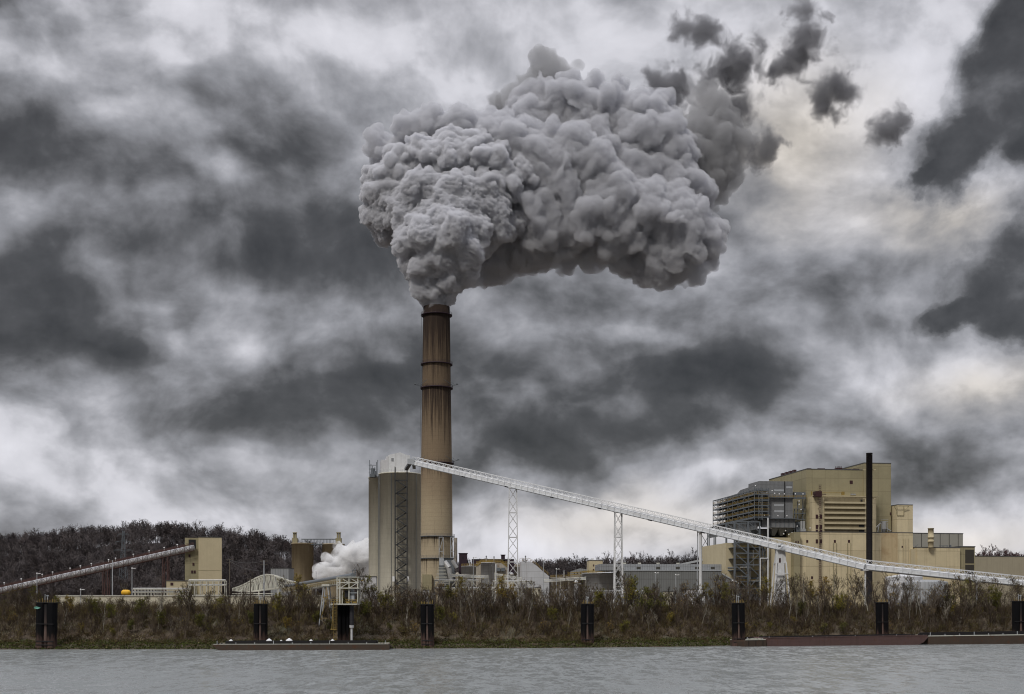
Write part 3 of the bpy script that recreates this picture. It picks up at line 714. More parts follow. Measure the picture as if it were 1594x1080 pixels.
def pipe_rack(name, label, y, px0, px1, rows, step, pyb, mat='steel_cream', depth=3, diag=False, w=.3):
    t = thing(name, label, 'pipe rack', (Xp((px0 + px1) / 2, y), y, GZ))
    f = MB(); xs = np.arange(px0, px1 + .1, step)
    for yy in (y, y + depth):
        for px in xs: f.bar((Xp(px, y), yy, Zp(pyb, y)), (Xp(px, y), yy, Zp(rows[0], y)), w)
        for py in rows: f.bar((Xp(px0, y), yy, Zp(py, y)), (Xp(px1, y), yy, Zp(py, y)), w)
        if diag:
            for i, (a, b) in enumerate(zip(xs[:-1], xs[1:])):
                r0, r1 = (rows[0], rows[1]) if i % 2 else (rows[1], rows[0])
                f.bar((Xp(a, y), yy, Zp(r0, y)), (Xp(b, y), yy, Zp(r1, y)), w * .8)
    f.build('rack_frame', M[mat], t)
    p = MB()
    for i, py in enumerate(rows[:2]):
        for k in range(2): p.tube((Xp(px0, y), y + 1 + k, Zp(py, y) + .35), (Xp(px1, y), y + 1 + k, Zp(py, y) + .35), .22, n=8)
    p.build('pipe', M['galv'], t)
    return t
pipe_rack('pipe_rack', 'cream pipe rack in front of the tall windowless tan tower', 530, 293, 350, (904, 911, 926), 9.5, 940)
pipe_rack('pipe_rack', 'long low cream pipe rack between the yellow tank and the tan annex', 530, 206, 292, (917, 922), 5, 927, w=.25)
def long_wall():
    b = MB(); y = 480; x0, x1 = Xp(88, y), Xp(503, y); z = Zp(928, y)
    b.box(x0, x1, y, y + 8, GZ - .5, z)
    t = thing('low_building', 'long low cream building running behind the left riverbank thicket', 'building', (0.5 * (x0 + x1), y, GZ))
    b.build('wall', M['cream'], t)
    r = MB(); r.box(x0 - .3, x1 + .3, y - .3, y + 8.3, z, z + .4); r.build('roof', M['steel_cream'], t)
    for px in (120, 171, 240, 330, 391, 430, 466): d = MB(); d.box(Xp(px, y), Xp(px + 5, y), y - .06, y + .05, GZ, GZ + 2.6); d.build('door', M['tan_dark'], t)
    for px in (98, 146, 205, 268, 352, 410, 448):
        w_ = MB(); w_.box(Xp(px, y), Xp(px + 7, y), y - .05, y + .05, GZ + 2.3, GZ + 3.5); w_.build('window', M['grille'], t)
long_wall()
def yellow_tank():
    y = 520; t = thing('yellow_tank', 'small bright yellow tank lying at the left end of the pipe rack', 'tank', P(195, 927, y))
    b = MB(); b.tube(P(193, 922.3, y), P(199, 922.3, y), 1.15, n=20); b.ball(P(193, 922.3, y), 1.14, 16, 10); b.ball(P(199, 922.3, y), 1.14, 16, 10); b.build('tank_body', M['bright_yellow'], t)
    s = MB()
    for px in (193.5, 198.5): s.box(Xp(px, y) - .15, Xp(px, y) + .15, y - .8, y + .8, GZ, Zp(924, y))
    s.build('saddle', M['steel'], t)
yellow_tank()

def left_conveyor():
    A, B = P(-40, 928, 540), P(303, 852, 560)
    t = thing('inclined_conveyor', 'rusty red inclined conveyor gallery with pale cover rising to the tan tower on the left', 'conveyor', (*A[:2], GZ))
    d = B - A; n = 46; dz = np.array((0, 0, 1.0))
    c = MB(); c.tube(A, B, 1.2, n=14); c.build('belt_cover', M['white_dirty'], t)
    f = MB()
    for off in (-1.45, 1.45):
        o_ = np.array((0, off, 0))
        f.bar(A + o_ - dz * 1.4, B + o_ - dz * 1.4, .25); f.bar(A + o_ + dz * 1.6, B + o_ + dz * 1.6, .4); f.bar(A + o_ + dz * 2.2, B + o_ + dz * 2.2, .14)
        for k in range(n + 1):
            p = A + d * k / n + o_; f.bar(p - dz * 1.4, p + dz * 1.5, .14)
            if k < n:
                q = A + d * (k + 1) / n + o_; a, b = (p - dz * 1.4, q + dz * 1.5) if k % 2 else (p + dz * 1.5, q - dz * 1.4); f.bar(a, b, .14)
    f.build('truss', M['red_steel'], t)
    for px in (5, 31, 63, 79, 106, 122, 139, 166, 177, 205, 230, 254, 275):
        k = (px + 40) / 343; p = A + d * k; l = MB(); l.bar(p + dz * 1.5, p + dz * 2.7, .14); l.ball(p + dz * 2.9, .36, 10, 6, .7)
        l.build('lamp', M['lamp'], t)
    for px in (52, 161.5, 256):
        k = (px + 40) / 343; p = A + d * k; s = MB()
        for yy in (-1.3, 1.3):
            s.bar((p[0] - .8, p[1] + yy, p[2] - 1.4), (p[0] - .8, p[1] + yy, GZ), .4); s.bar((p[0] + 1.2, p[1] + yy, p[2] - 1.4), (p[0] + 1.2, p[1] + yy, GZ), .4)
        for z in np.arange(GZ + 3, p[2] - 2, 4): s.bar((p[0] - .8, p[1] - 1.3, z), (p[0] + 1.2, p[1] - 1.3, z + 3), .2)
        s.build('support_bent', M['red_steel'], t)
left_conveyor()

def pylon():
    y = 820; x = Xp(192, y); z0 = float(height(np.array(x), np.array(y))); z1 = Zp(826, y)
    t = thing('power_pylon', 'grey lattice power pylon standing in the wood on the hill', 'pylon', (x, y, z0)); b = MB(); H = z1 - z0
    def w(z): return 2.6 * (1 - (z - z0) / H) ** 1.2 + .5
    zs = np.linspace(z0, z1, 12)
    for a, c in zip(zs[:-1], zs[1:]):
        for sx in (-1, 1):
            for sy in (-1, 1):
                b.bar((x + sx * w(a), y + sy * w(a), a), (x + sx * w(c), y + sy * w(c), c), .22)
        for sy in (-1, 1):
            b.bar((x - w(a), y + sy * w(a), a), (x + w(c), y + sy * w(c), c), .13); b.bar((x + w(a), y + sy * w(a), a), (x - w(c), y + sy * w(c), c), .13)
    b.build('lattice_mast', M['steel'], t)
    for h, L in ((.72, 6), (.84, 5), (.95, 3.6)):
        a = MB(); z = z0 + H * h
        for sg in (-1, 1):
            a.bar((x, y, z + .9), (x + sg * L, y, z), .18); a.bar((x, y, z - .2), (x + sg * L, y, z), .18); a.bar((x + sg * L, y, z), (x + sg * L, y, z - 1.6), .14)
        a.build('cross_arm', M['steel'], t)
pylon()

def pole(px, pyt, y, label, kind='lamp', mat='steel_light'):
    x = Xp(px, y); zt = Zp(pyt, y)
    t = thing('yard_light' if kind == 'lamp' else 'utility_pole', label, 'lamp post' if kind == 'lamp' else 'utility pole', (x, y, GZ), 'yard light poles' if kind == 'lamp' else 'utility poles')
    b = MB(); b.tube((x, y, GZ - .5), (x, y, zt), .2 if kind == 'lamp' else .24, .12 if kind == 'lamp' else .17, 10); b.build('pole', M[mat], t)
    a = MB()
    if kind == 'lamp':
        a.bar((x, y, zt - .1), (x + 1.0, y - .3, zt + .1), .1); a.box(x + .7, x + 1.5, y - .55, y - .1, zt, zt + .25); a.ball((x, y, zt + .15), .3, 8, 6); a.build('lamp_head', M['lamp'], t)
    else:
        for h in (.3, 1.5): a.bar((x - 1.3, y, zt - h), (x + 1.3, y, zt - h), .16)
        for dx in (-1.1, -.5, .5, 1.1): a.tube((x + dx, y, zt - .25), (x + dx, y, zt + .1), .07, n=6)
        a.build('cross_arm', M['wood_pole'], t)
    return t
pole(57.5, 893, 500, 'slim lamp post at the far left under the red conveyor')
pole(125.5, 918, 470, 'short lamp post right of the low building corner on the left')
pole(205.5, 885, 515, 'slim lamp post rising beside the yellow tank')
pole(175, 872, 500, 'tall grey utility pole beside the red conveyor support', 'u', 'steel_light')
pole(357.5, 870, 505, 'dark utility pole right of the tall windowless tan tower', 'u', 'wood_pole')
pole(390, 900, 470, 'short dark utility pole in front of the arched truss', 'u', 'wood_pole')
pole(411, 872, 440, 'tallest pale utility pole in front of the arched truss', 'u', 'steel_light')
def wires(name, label, pts, sag):
    b = MB()
    for a, c in pts:
        a, c = np.array(a), np.array(c); L = [a + (c - a) * k / 10 - np.array((0, 0, sag * 4 * (k / 10) * (1 - k / 10))) for k in range(11)]
        b.pipe(L, .05, 5)
    o = b.build(name, M['wire'], None); rebase(o, pts[0][0]); tag(o, label, 'cable')
wires('overhead_wires', 'sagging overhead wires between the two poles by the arched truss', [(P(357.5, 871, 505), P(411, 873, 440)), (P(357.5, 873, 505), P(411, 889, 440))], 1.0)

def arched_truss():
    ya, yb = 500, 430
    top = [(362, 916), (372, 913), (385, 907), (398, 899.5), (408, 895.5), (416, 893.8), (424, 895), (434, 899), (446, 903.5), (460, 906)]
    bot = [(362, 919), (372, 920), (385, 921), (398, 919.5), (408, 918), (416, 917), (424, 916), (434, 914.5), (446, 912.5), (460, 911)]
    t = thing('arched_truss', 'cream bowstring truss arching over the conveyor left of the loading dock', 'truss', (Xp(415, 460), 460, GZ))
    for s_, off in enumerate((0, 7)):
        f = MB(); n = 27; T_ = []; B_ = []
        for k in range(n):
            px = 362 + 98 * k / (n - 1); y = ya + (yb - ya) * k / (n - 1) * .5
            T_.append(P(px, np.interp(px, *zip(*top)), y) + np.array((0, off, 0))); B_.append(P(px, np.interp(px, *zip(*bot)), y) + np.array((0, off, 0)))
        for k in range(n):
            f.bar(T_[k], B_[k], .22)
            if k: f.bar(T_[k], T_[k - 1], .4); f.bar(B_[k], B_[k - 1], .4); f.bar(T_[k] if k % 2 else B_[k], B_[k - 1] if k % 2 else T_[k - 1], .26)
        f.build('side_truss', M['steel_cream'], t)
    c = MB()
    for k in range(0, 27):
        px = 362 + 98 * k / 26; y = ya - 35 * k / 26; p = P(px, np.interp(px, *zip(*top)), y); c.bar(p, p + np.array((0, 7, 0)), .25)
    c.build('cross_bracing', M['steel_cream'], t)
    r = MB(); r.bar(P(362, 924, 495), P(425, 924, 480), .3); r.bar(P(362, 928, 495), P(425, 928, 480), .3); r.build('lower_rail', M['steel_cream'], t)
    l = MB()
    for px in (376, 403, 433, 455):
        y = ya - 35 * (px - 362) / 98; l.bar(P(px, np.interp(px, *zip(*bot)), y), P(px, 955, y), .4)
    l.build('support_leg', M['steel_cream'], t)
arched_truss()

def shed():
    fr = Frame(421.5, 610, -6); t, u0, u1, zt = simple_building('sheet_metal_shed', 'tall pale grey sheet metal shed left of the brown silos', 'building', fr, 421.5, 449.5, 885, 0, 9, 'grey_light', zb=GZ)
shed()
def white_box():
    fr = Frame(561, 540, 4); t, u0, u1, zt = simple_building('white_shed', 'white sheet metal shed at the foot of the big twin silo', 'building', fr, 561, 585.5, 898, 0, 10, 'white_dirty')
white_box()

# ------------------------------------------------------------------ tanks and ducts between chimney and long shed
def tank(px0, px1, pyt, y, label, mat='tank', cone=None, rail=True):
    S = y / FPX; cx = Xp((px0 + px1) / 2, y); r = (px1 - px0) / 2 * S; zt = Zp(pyt, y - r)
    t = thing('storage_tank', label, 'tank', (cx, y, GZ), 'tanks between the chimney and the long grey shed')
    b = MB(); b.lathe((cx, y), [(r, GZ), (r, zt), (r + .12, zt), (r + .12, zt + .25), (r * .1, zt + .25 + (cone or .05 * r))], 56); b.build('tank_shell', M[mat], t)
    if rail:
        q = MB(); n = max(14, int(r * 4))
        for k in range(n):
            a, a2 = 2 * math.pi * k / n, 2 * math.pi * (k + 1) / n
            p = (cx + r * math.cos(a), y + r * math.sin(a)); p2 = (cx + r * math.cos(a2), y + r * math.sin(a2))
            q.bar((*p, zt + .2), (*p, zt + 1.35), .09)
            for h in (.75, 1.35): q.bar((*p, zt + h), (*p2, zt + h), .1)
        q.build('railing', M['yellow'], t)
    return t
tank(718, 744, 881.5, 660, 'pale grey tank nearest the chimney, with a dark box behind it')
tank(741, 790, 877, 680, 'grey tank with rust runs on its right half, left of the lattice trestle', 'tank_rusty')
tank(747, 772, 876, 652, 'bright grey ribbed tank with a sloping yellow walkway')
tank(801, 829, 882, 655, 'dark grey tank behind the first lattice trestle tower', 'tank_rusty')
tank(857, 905, 899, 640, 'broad low rust streaked tank with yellow railing left of the long grey shed', 'tank_rusty')
tank(906, 1000, 892, 640, 'widest grey tank joining the left end of the long shed')
def box_tank():
    fr = Frame(812, 640, 0)
    t = thing('absorber_vessel', 'large grey plated vessel with a sloping right shoulder beside the lattice trestle', 'vessel', fr.pt(fr.U(835, 0), 6, GZ))
    b = MB(fr.T); pts = [fr.q(px, py, 0) for px, py in ((809, 874), (826, 874), (835, 880), (845, 889), (855, 897))]
    pts = [np.array(p) for p in pts]; lo = [np.array((pts[-1][0], 0, GZ)), np.array((pts[0][0], 0, GZ))]
    b.poly(pts + lo, (0, 14, 0)); b.build('plate_wall', M['tank'], t)
    r = MB(fr.T)
    for a, c in zip(pts[:-1], pts[1:]):
        for h in (.7, 1.4): r.bar(a + (0, .3, h), c + (0, .3, h), .12)
        for k in range(4): p = a + (c - a) * k / 4; r.bar(p + (0, .3, 0), p + (0, .3, 1.4), .1)
    r.build('sloping_railing', M['yellow'], t)
box_tank()
def hood():
    fr = Frame(742, 650, 0); t = thing('hooded_duct', 'rust streaked hooded duct with yellow railed roof between two grey tanks', 'duct', fr.pt(fr.U(765, 0), 4, GZ))
    top = [(741, 881), (750, 874.5), (780, 874.5), (790, 882)]
    pts = [np.array(fr.q(px, py, 0)) for px, py in top]; low = [np.array((pts[-1][0], 0, GZ)), np.array((pts[0][0], 0, GZ))]
    b = MB(fr.T); b.poly([p - (0, 0, .4) for p in pts] + low, (0, 9, 0)); b.build('duct_wall', M['tank_rusty'], t)
    r = MB(fr.T)
    for a, c in zip(pts[:-1], pts[1:]):
        r.bar(a, c, .5)
        for h in (.7, 1.3): r.bar(a + (0, 0, h), c + (0, 0, h), .12)
        for k in range(5): p = a + (c - a) * k / 5; r.bar(p, p + (0, 0, 1.3), .1)
    r.build('roof_railing', M['yellow'], t)
    e = MB(fr.T)
    for px in (776, 783): q = fr.q(px, 886, -.6); e.box(q[0] - .9, q[0] + .9, -1.3, -.02, q[2] - 1, q[2] + .8)
    e.build('fan_box', M['steel'], t)
    for px in (764.5, 772):
        w_ = MB(fr.T); w_.tube((fr.U(px, -.5), -.5, GZ), (fr.U(px, -.5), -.5, Zp(878, 650)), .35, n=10); w_.build('drain_pipe', M['white'], t)
hood()
for (a, b_, c, d_, lb, y) in ((714.5, 727, 861.5, 882, 'small black box tower just right of the chimney', 690), (780, 786, 864, 884, 'slim black box stack left of the lattice trestle', 690)):
    fr = Frame(a, y, 0); t, u0, u1, zt = simple_building('black_box_tower', lb, 'box', fr, a, b_, c, 0, 4.5, 'maroon', roof=False)
    l = MB(); l.box(Xp(a, y) - .3, Xp(b_, y) + .3, y - .3, y + 4.8, zt, zt + .3); l.build('rim', M['maroon'], t)
    w_ = MB(); w_.box(Xp((a + b_) / 2, y) - .4, Xp((a + b_) / 2, y) + .4, y - .06, y + .1, zt - 3, zt - 2); w_.build('hatch', M['dark'], t)
def tank_roofs():
    fr = Frame(772, 690, 0)
    t, u0, u1, zt = simple_building('low_dark_building', 'low dark flat building behind the tanks, right of the chimney', 'building', fr, 735, 800, 871, 0, 10, 'maroon')
tank_roofs()
pipe_rack('pipe_rack', 'cream trussed pipe rack in front of the tanks beside the chimney', 600, 676, 745, (904, 916), 11.5, 955, diag=True)
pipe_rack('pipe_rack', 'cream trussed pipe rack crossing behind the first lattice trestle', 604, 767, 829, (905, 916), 10.3, 955, diag=True)
pipe_rack('pipe_rack', 'lower cream pipe rack among the trees right of the big twin silo', 560, 682, 832, (916.5, 918), 25, 960, w=.26)
pipe_rack('pipe_rack', 'pale pipe rack in the thicket near the second lattice trestle', 540, 918, 1010, (921, 923.5), 23, 955, w=.24, mat='steel_light')

def long_shed():
    fr = Frame(975, 600, 4)
    t = thing('long_shed', 'long grey corrugated shed with louvred roof monitor between trestles and boiler house', 'building', fr.pt(fr.U(1050, 0), 8, GZ))
    u0, u1 = fr.U(968, 0), fr.U(1123, 0); z1 = fr.Z(1050, 888.5, 0)
    b = MB(fr.T); b.box(u0, u1, 0, 30, GZ, z1); b.build('wall', surf('long shed cladding', (0.20, 0.205, 0.20), 0.6, var=.12, streak=.4, scol=(.10, .10, .09), ribs=.35, ribw=.9, seams=.3, seamh=8), t)
    ed = MB(fr.T); ed.box(u0 - .2, u1 + .2, -.3, 30.2, z1, z1 + .35); ed.build('roof', M['steel_light'], t)
    z2 = fr.Z(1050, 878, 6); ua, ub = fr.U(934, 6), fr.U(1124, 6)
    m2 = MB(fr.T); m2.box(ua, ub, 6, 24, z1 + .35, z2); mo = m2.build('roof_monitor', M['grey_light'], t)
    for px in (961, 994, 1024.5, 1055, 1085, 1109.5):
        w_ = MB(fr.T); q = fr.q(px, 884, 6); w_.box(q[0] - .95, q[0] + .95, 5.9, 6.05, q[2] - .5, q[2] + .5); w_.build('louvre', M['grille'], mo)
    for px in (995, 1024, 1055, 972):
        w_ = MB(fr.T); q = fr.q(px, 876, 14); w_.box(q[0] - .7, q[0] + .7, 13, 14, z2, z2 + .9); w_.build('roof_vent', M['steel_cream'], mo)
long_shed()
def small_tan_block():
    fr = Frame(917, 660, 5); t, u0, u1, zt = simple_building('tan_block', 'small square tan block with two windows behind the broad tank', 'building', fr, 917, 938, 872.5, 0, 8, 'tan_plain')
    for px, py in ((924, 880), (924, 887), (931, 880)): w_ = MB(fr.T); q = fr.q(px, py, 0); w_.box(q[0] - .3, q[0] + .3, -.08, .05, q[2] - .5, q[2] + .5); w_.build('window', M['brown_window'], t)
    v_ = MB(fr.T); q = fr.q(922.5, 872, 2); v_.box(q[0] - .5, q[0] + .5, 2, 3, zt + .35, zt + 1.3); v_.build('roof_vent', M['lamp'], t)
small_tan_block()
def gabled_shed():
    y = 672; t = thing('gabled_shed', 'low grey gabled shed left of the small tan block', 'building', P(904, 900, y)); b = MB()
    b.poly([P(889, 900, y), P(889, 889, y), P(903, 884.5, y), P(919, 887, y), P(919, 900, y)], (0, 12, 0)); b.build('wall', M['grey_light'], t)
    for k in range(5): w_ = MB(); p = P(894 + 5 * k, 892, y); w_.box(p[0] - .3, p[0] + .3, y - .05, y + .1, p[2] - .4, p[2] + .4); w_.build('window', M['grille'], t)
    c = MB(); yy = 655; c.bar(P(884, 892, yy), P(930, 888, yy), .4); c.bar(P(884, 895, yy), P(930, 891, yy), .4)
    for k in range(8): c.bar(P(884 + 6.4 * k, 895 - .5 * k, yy), P(884 + 6.4 * k, 889.5 - .5 * k, yy), .16)
    o = c.build('yellow_walkway', M['yellow']); rebase(o, P(905, 895, yy)); tag(o, 'yellow railed walkway bridging the broad tank and the widest tank', 'walkway')
gabled_shed()
def white_hut():
    fr = Frame(1068, 520, 0); t, u0, u1, zt = simple_building('white_hut', 'small white flat-roofed hut in the thicket by the single white column', 'building', fr, 1068, 1097, 918, 0, 8, 'white', roof=True)
    d = MB(fr.T); q = fr.q(1083, 930, 0); d.box(q[0] - .8, q[0] + .8, -.06, .04, GZ, GZ + 2.2); d.build('door', M['grey'], t)
white_hut()

def clutter():
    """the small plant around the chimney foot and the tanks"""
    R = random.Random(12)
    def hut(px0, px1, pyt, y, mat, label, name='utility_shed'):
        fr = Frame(px0, y, 3); t, u0, u1, zt = simple_building(name, label, 'shed', fr, px0, px1, pyt, 0, 5, mat)
        d = MB(fr.T); u = u0 + (u1 - u0) * .3; d.box(u - .5, u + .5, -.08, .03, GZ, GZ + 2.2); d.build('door', M['dark'], t)
        v = MB(fr.T); u = u0 + (u1 - u0) * .75; v.box(u - .4, u + .4, -.07, .03, zt - 1.5, zt - .7); v.build('window', M['grille'], t)
    hut(658, 668, 919, 560, 'white_dirty', 'small white shed at the right foot of the big twin silo')
    hut(670, 678, 923, 556, 'grey_light', 'small grey shed beside the small white shed by the silo')
    hut(690, 700, 921, 600, 'tan_dark', 'small tan shed under the pipe rack at the chimney foot')
    hut(791, 800, 906, 645, 'tan_plain', 'narrow tan shed just left of the tallest trestle')
    hut(830, 842, 915, 600, 'cream', 'small cream shed right of the tallest trestle')
    hut(872, 884, 917, 560, 'white_dirty', 'small white shed below the broad rusty tank')
    hut(1003, 1013, 920, 540, 'tan_plain', 'small tan shed right of the halfway trestle')
    hut(1035, 1048, 921, 540, 'cream', 'low cream shed in front of the long grey shed')
    hut(452, 470, 915, 520, 'cream', 'cream shed under the conveyor below the brown silos')
    hut(474, 486, 905, 560, 'tan_plain', 'tan shed below the gap between the brown silos')
    def vessel(px, w, pyt, y, mat, label):
        S = y / FPX; x = Xp(px, y); r = w * S / 2; zt = Zp(pyt, y)
        t = thing('process_vessel', label, 'vessel', (x, y, GZ)); b = MB(); b.lathe((x, y), [(r, GZ), (r, zt), (r * .6, zt + r * .5), (.1, zt + r * .7)], 28); b.build('vessel_shell', M[mat], t)
        l = MB()
        for dx in (-.25, .25): l.bar((x - r - .2, y + dx, GZ), (x - r - .2, y + dx, zt), .1)
        l.build('ladder', M['steel'], t); q = MB(); q.lathe((x, y), [(r, zt - .6), (r + .7, zt - .6), (r + .7, zt - .45), (r, zt - .45)], 24, cap=False); q.build('gallery', M['yellow'], t)
        p = MB(); p.pipe([(x + r * .2, y - r - .3, GZ), (x + r * .2, y - r - .3, zt - 1.2), (x + r + 1.2, y - r - .3, zt - 1.2)], .16, 8); p.build('pipe', M['galv'], t)
    vessel(712, 6, 893, 648, 'tank_rusty', 'slim rusty vessel between the chimney ducts and the pale grey tank')
    vessel(796, 7, 893, 660, 'tank', 'slim grey vessel left of the tallest trestle behind the narrow tan shed')
    vessel(897, 6, 905, 600, 'tank', 'slim grey vessel in front of the widest tank')
    vessel(687, 5, 908, 640, 'tank_rusty', 'short rusty vessel at the chimney foot')
    def stack(px, pyt, pyb, y, label):
        x = Xp(px, y); t = thing('vent_stack', label, 'vent', (x, y, Zp(pyb, y))); b = MB(); b.tube((x, y, Zp(pyb, y)), (x, y, Zp(pyt, y)), .28, n=10); b.build('stack_pipe', M['galv'], t)
        c = MB(); c.tube((x, y, Zp(pyt, y)), (x, y, Zp(pyt, y) + .4), .5, .2, 10); c.build('cowl', M['steel'], t)
    stack(731, 872, 883, 660, 'thin vent pipe on the pale grey tank nearest the chimney'); stack(757, 866, 876, 652, 'thin vent pipe left of two on the yellow railed roof'); stack(769, 867, 876, 652, 'thin vent pipe right of two on the yellow railed roof')
    stack(818, 866, 875, 640, 'thin vent pipe on the plated vessel with the sloping shoulder'); stack(878, 889, 899, 640, 'thin vent pipe on the broad rusty tank'); stack(950, 883, 893, 640, 'thin vent pipe on the widest grey tank')
    for px, pyt, y, lb in ((737, 868, 600, 'thin lamp post behind the pipe rack nearest the chimney'), (846, 872, 590, 'thin lamp post by the sloping vessel'), (866, 886, 590, 'short lamp post left of the broad rusty tank'), (1020, 892, 560, 'thin lamp post in front of the long grey shed'), (1052, 895, 560, 'second thin lamp post in front of the long grey shed, by the cream shed'), (492, 890, 500, 'thin lamp post in front of the white steam'), (1140, 905, 480, 'short lamp post at the foot of the steel support tower')):
        pole(px, pyt, y, lb)
    # pipe bridges tying the tanks together
    for k, (pa, pb, lb) in enumerate((((700, 897, 640), (760, 900, 640), 'bundle of pale pipes running in front of the grey tanks'), ((770, 896, 636), (812, 903, 636), 'bundle of pale pipes behind the tallest trestle'), ((846, 906, 620), (912, 902, 620), 'bundle of pale pipes across the broad rusty tank'))):
        A, B = P(*pa), P(*pb); t = thing('pipe_bundle', lb, 'pipes', A)
        for i in range(3): p = MB(); o = np.array((0, .5 * i, .55 * i)); p.tube(A + o, B + o, .2, n=8); p.build('pipe', M['galv' if i % 2 else 'steel_cream'], t)
        s = MB()
        for j in range(6): q = A + (B - A) * j / 5; s.bar((q[0], q[1], GZ), (q[0], q[1] , q[2] + 1.6), .2)
        s.build('pipe_stand', M['steel_cream'], t)
clutter()
# ------------------------------------------------------------------ boiler house complex on the right
RF = Frame(1246, 600, 8.8)
def rblk(px0, px1, pyt, v, depth, mat, parent, name='wall', pyb=None, mb=None):
    u0, u1 = RF.U(px0, v), RF.U(px1, v); pm = (px0 + px1) / 2
    zt = RF.Z(px0, pyt, v); zb = GZ - .3 if pyb is None else RF.Z(pm, pyb, v)
    b = MB(RF.T); b.box(u0, u1, v, v + depth, zb, zt); o = b.build(name, M[mat], parent)
    return o, u0, u1, zt
def rwin(parent, px, py, w, h, v, mat='brown_window', name='window'):
    q = RF.q(px, py, v); b = MB(RF.T); b.box(q[0] - w / 2, q[0] + w / 2, v - .10, v + .05, q[2] - h / 2, q[2] + h / 2); return b.build(name, M[mat], parent)
def boiler_house():
    t = thing('boiler_house', 'huge tan boiler house with banded louvre wall, towering behind the white conveyor', 'building', RF.pt(20, 10, GZ))
    low, u0, u1, zl = rblk(1246, 1421, 828, 0, 60, 'tan', t)
    # bay with louvre wall
    v1 = 1.2
    bay, a0, a1, zb_ = rblk(1264.5, 1364, 772.6, v1, 50, 'tan', t, 'louvre_bay', pyb=830)
    top, b0, b1, zt = rblk(1255, 1345, 730.5, 6, 50, 'tan_dark', t, 'upper_wall', pyb=830)
    tw, c0, c1, zw = rblk(1345, 1387, 721, 5, 40, 'tan_dark', t, 'tower_wall', pyb=830)
    # sloping roofline of the tower
    s = MB(RF.T); s.poly([(RF.U(1332, 7), 7, zt - .1), (c0 + .05, 7, zt - .1), (c0 + .05, 7, zw), (RF.U(1363, 7) - 3.0, 7, zw - 2.2)], (0, 30, 0)); s.build('roof_slope', M['tan_dark'], t)
    rf = MB(RF.T); rf.box(b0 - .1, b1 - .01, 5.9, 56.1, zt, zt + .4); rf.box(c0 - .1, c1 + .1, 4.9, 45.1, zw, zw + .4); rf.box(u0 - .1, u1 + .1, -.1, 60.1, zl, zl + .35); rf.build('roof', M['roof'], t)
    rt, d0, d1, zr = rblk(1396.8, 1421, 786, .6, 26, 'tan', t, 'right_tower_wall', pyb=829)
    rr = MB(RF.T); rr.box(d0 - .1, d1 + .1, .5, 26.7, zr, zr + .35); rr.build('roof', M['roof'], t)
    # louvre panel: flat cladding with recess shade in its colour, projecting tan bands
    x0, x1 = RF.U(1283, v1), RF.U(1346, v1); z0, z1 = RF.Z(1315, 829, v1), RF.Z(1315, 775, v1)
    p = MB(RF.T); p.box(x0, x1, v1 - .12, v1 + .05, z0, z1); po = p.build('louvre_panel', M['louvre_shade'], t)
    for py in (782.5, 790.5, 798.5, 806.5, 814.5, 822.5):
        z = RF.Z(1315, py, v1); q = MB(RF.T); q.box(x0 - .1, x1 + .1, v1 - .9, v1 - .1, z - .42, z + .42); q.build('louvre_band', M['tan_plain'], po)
    for px, py in ((1341, 779), (1341, 818.5), (1341, 826.5)):
        rwin(po, px, py, 2.6 if py > 800 else .9, .9, v1 - .2, 'dark', 'louvre_opening')
    # rail and gantry above the louvres
    g = MB(RF.T); z = RF.Z(1300, 772.5, v1); g.bar((RF.U(1264, v1), v1 - .3, z + .2), (RF.U(1368, v1), v1 - .3, z + .1), .35); g.build('cornice_rail', M['tan_plain'], t)
    y_ = MB(RF.T); ya, yb = RF.q(1263, 767, 3), RF.q(1313, 767, 3)
    y_.bar(ya, yb, .25); y_.bar((ya[0], 3, ya[2] - 1.2), (ya[0], 3, ya[2] + .8), .3); y_.box(yb[0] - .9, yb[0] + .3, 2.4, 3.4, yb[2] - 1.0, yb[2] + .5); y_.build('gantry_crane', M['yellow'], t)
    # vertical ladder mast with balconies
    lm = MB(RF.T); ul = RF.U(1276.5, -1.4); zb2 = GZ; zt2 = RF.Z(1276.5, 754, -1.4)
    for du in (-.45, .45): lm.bar((ul + du, -1.4, zb2), (ul + du, -1.4, zt2), .22)
    for z in np.arange(zb2, zt2, 1.0): lm.bar((ul - .45, -1.4, z), (ul + .45, -1.4, z), .14)
    for z in np.arange(zb2, zt2, 4.0): lm.bar((ul, -1.4, z), (ul, v1, z), .16)
    lo = lm.build('ladder_mast', M['brown_window'], t)
    tp = MB(RF.T); q = RF.q(1274.5, 769, -1); tp.box(q[0] - 1.9, q[0] + 1.2, -1.9, v1, q[2] - 1.2, q[2] + 1.3); tp.bar((q[0] - 3, -1, q[2]), (q[0] + 3.6, -1, q[2]), .3); tp.build('mast_cabin', M['brown_window'], t)
    for py in (804, 820, 827.5, 842.5):
        for px in (1271.5, 1277.8): rwin(t, px, py, 1.1, 1.9, (v1 if py < 829 else 0), 'brown_window')
    for px, py, w_, h_ in ((1325, 750.5, 1.5, 1.6),): rwin(t, px, py, w_, h_, 6)
    for px, py in ((1256.5, 842.5), (1299.5, 842.5), (1321.5, 842.5), (1264, 899), (1286, 899)): rwin(t, px, py, .95, 1.25, 0)
    for px in (1299.5, 1321.5):
        for dx in (-.7, .9): b = MB(RF.T); b.tube((RF.U(px, -.25) + dx, -.25, GZ), (RF.U(px, -.25) + dx, -.25, RF.Z(px, 845, 0)), .13, n=8); b.build('drain_pipe', M['tan_dark'], t)
    for px in (1268,): b = MB(RF.T); b.box(RF.U(px, 0) - .2, RF.U(px, 0) + .2, -.2, 0.02, RF.Z(px, 866, 0), RF.Z(px, 852, 0)); b.build('conduit', M['red_steel'], t)
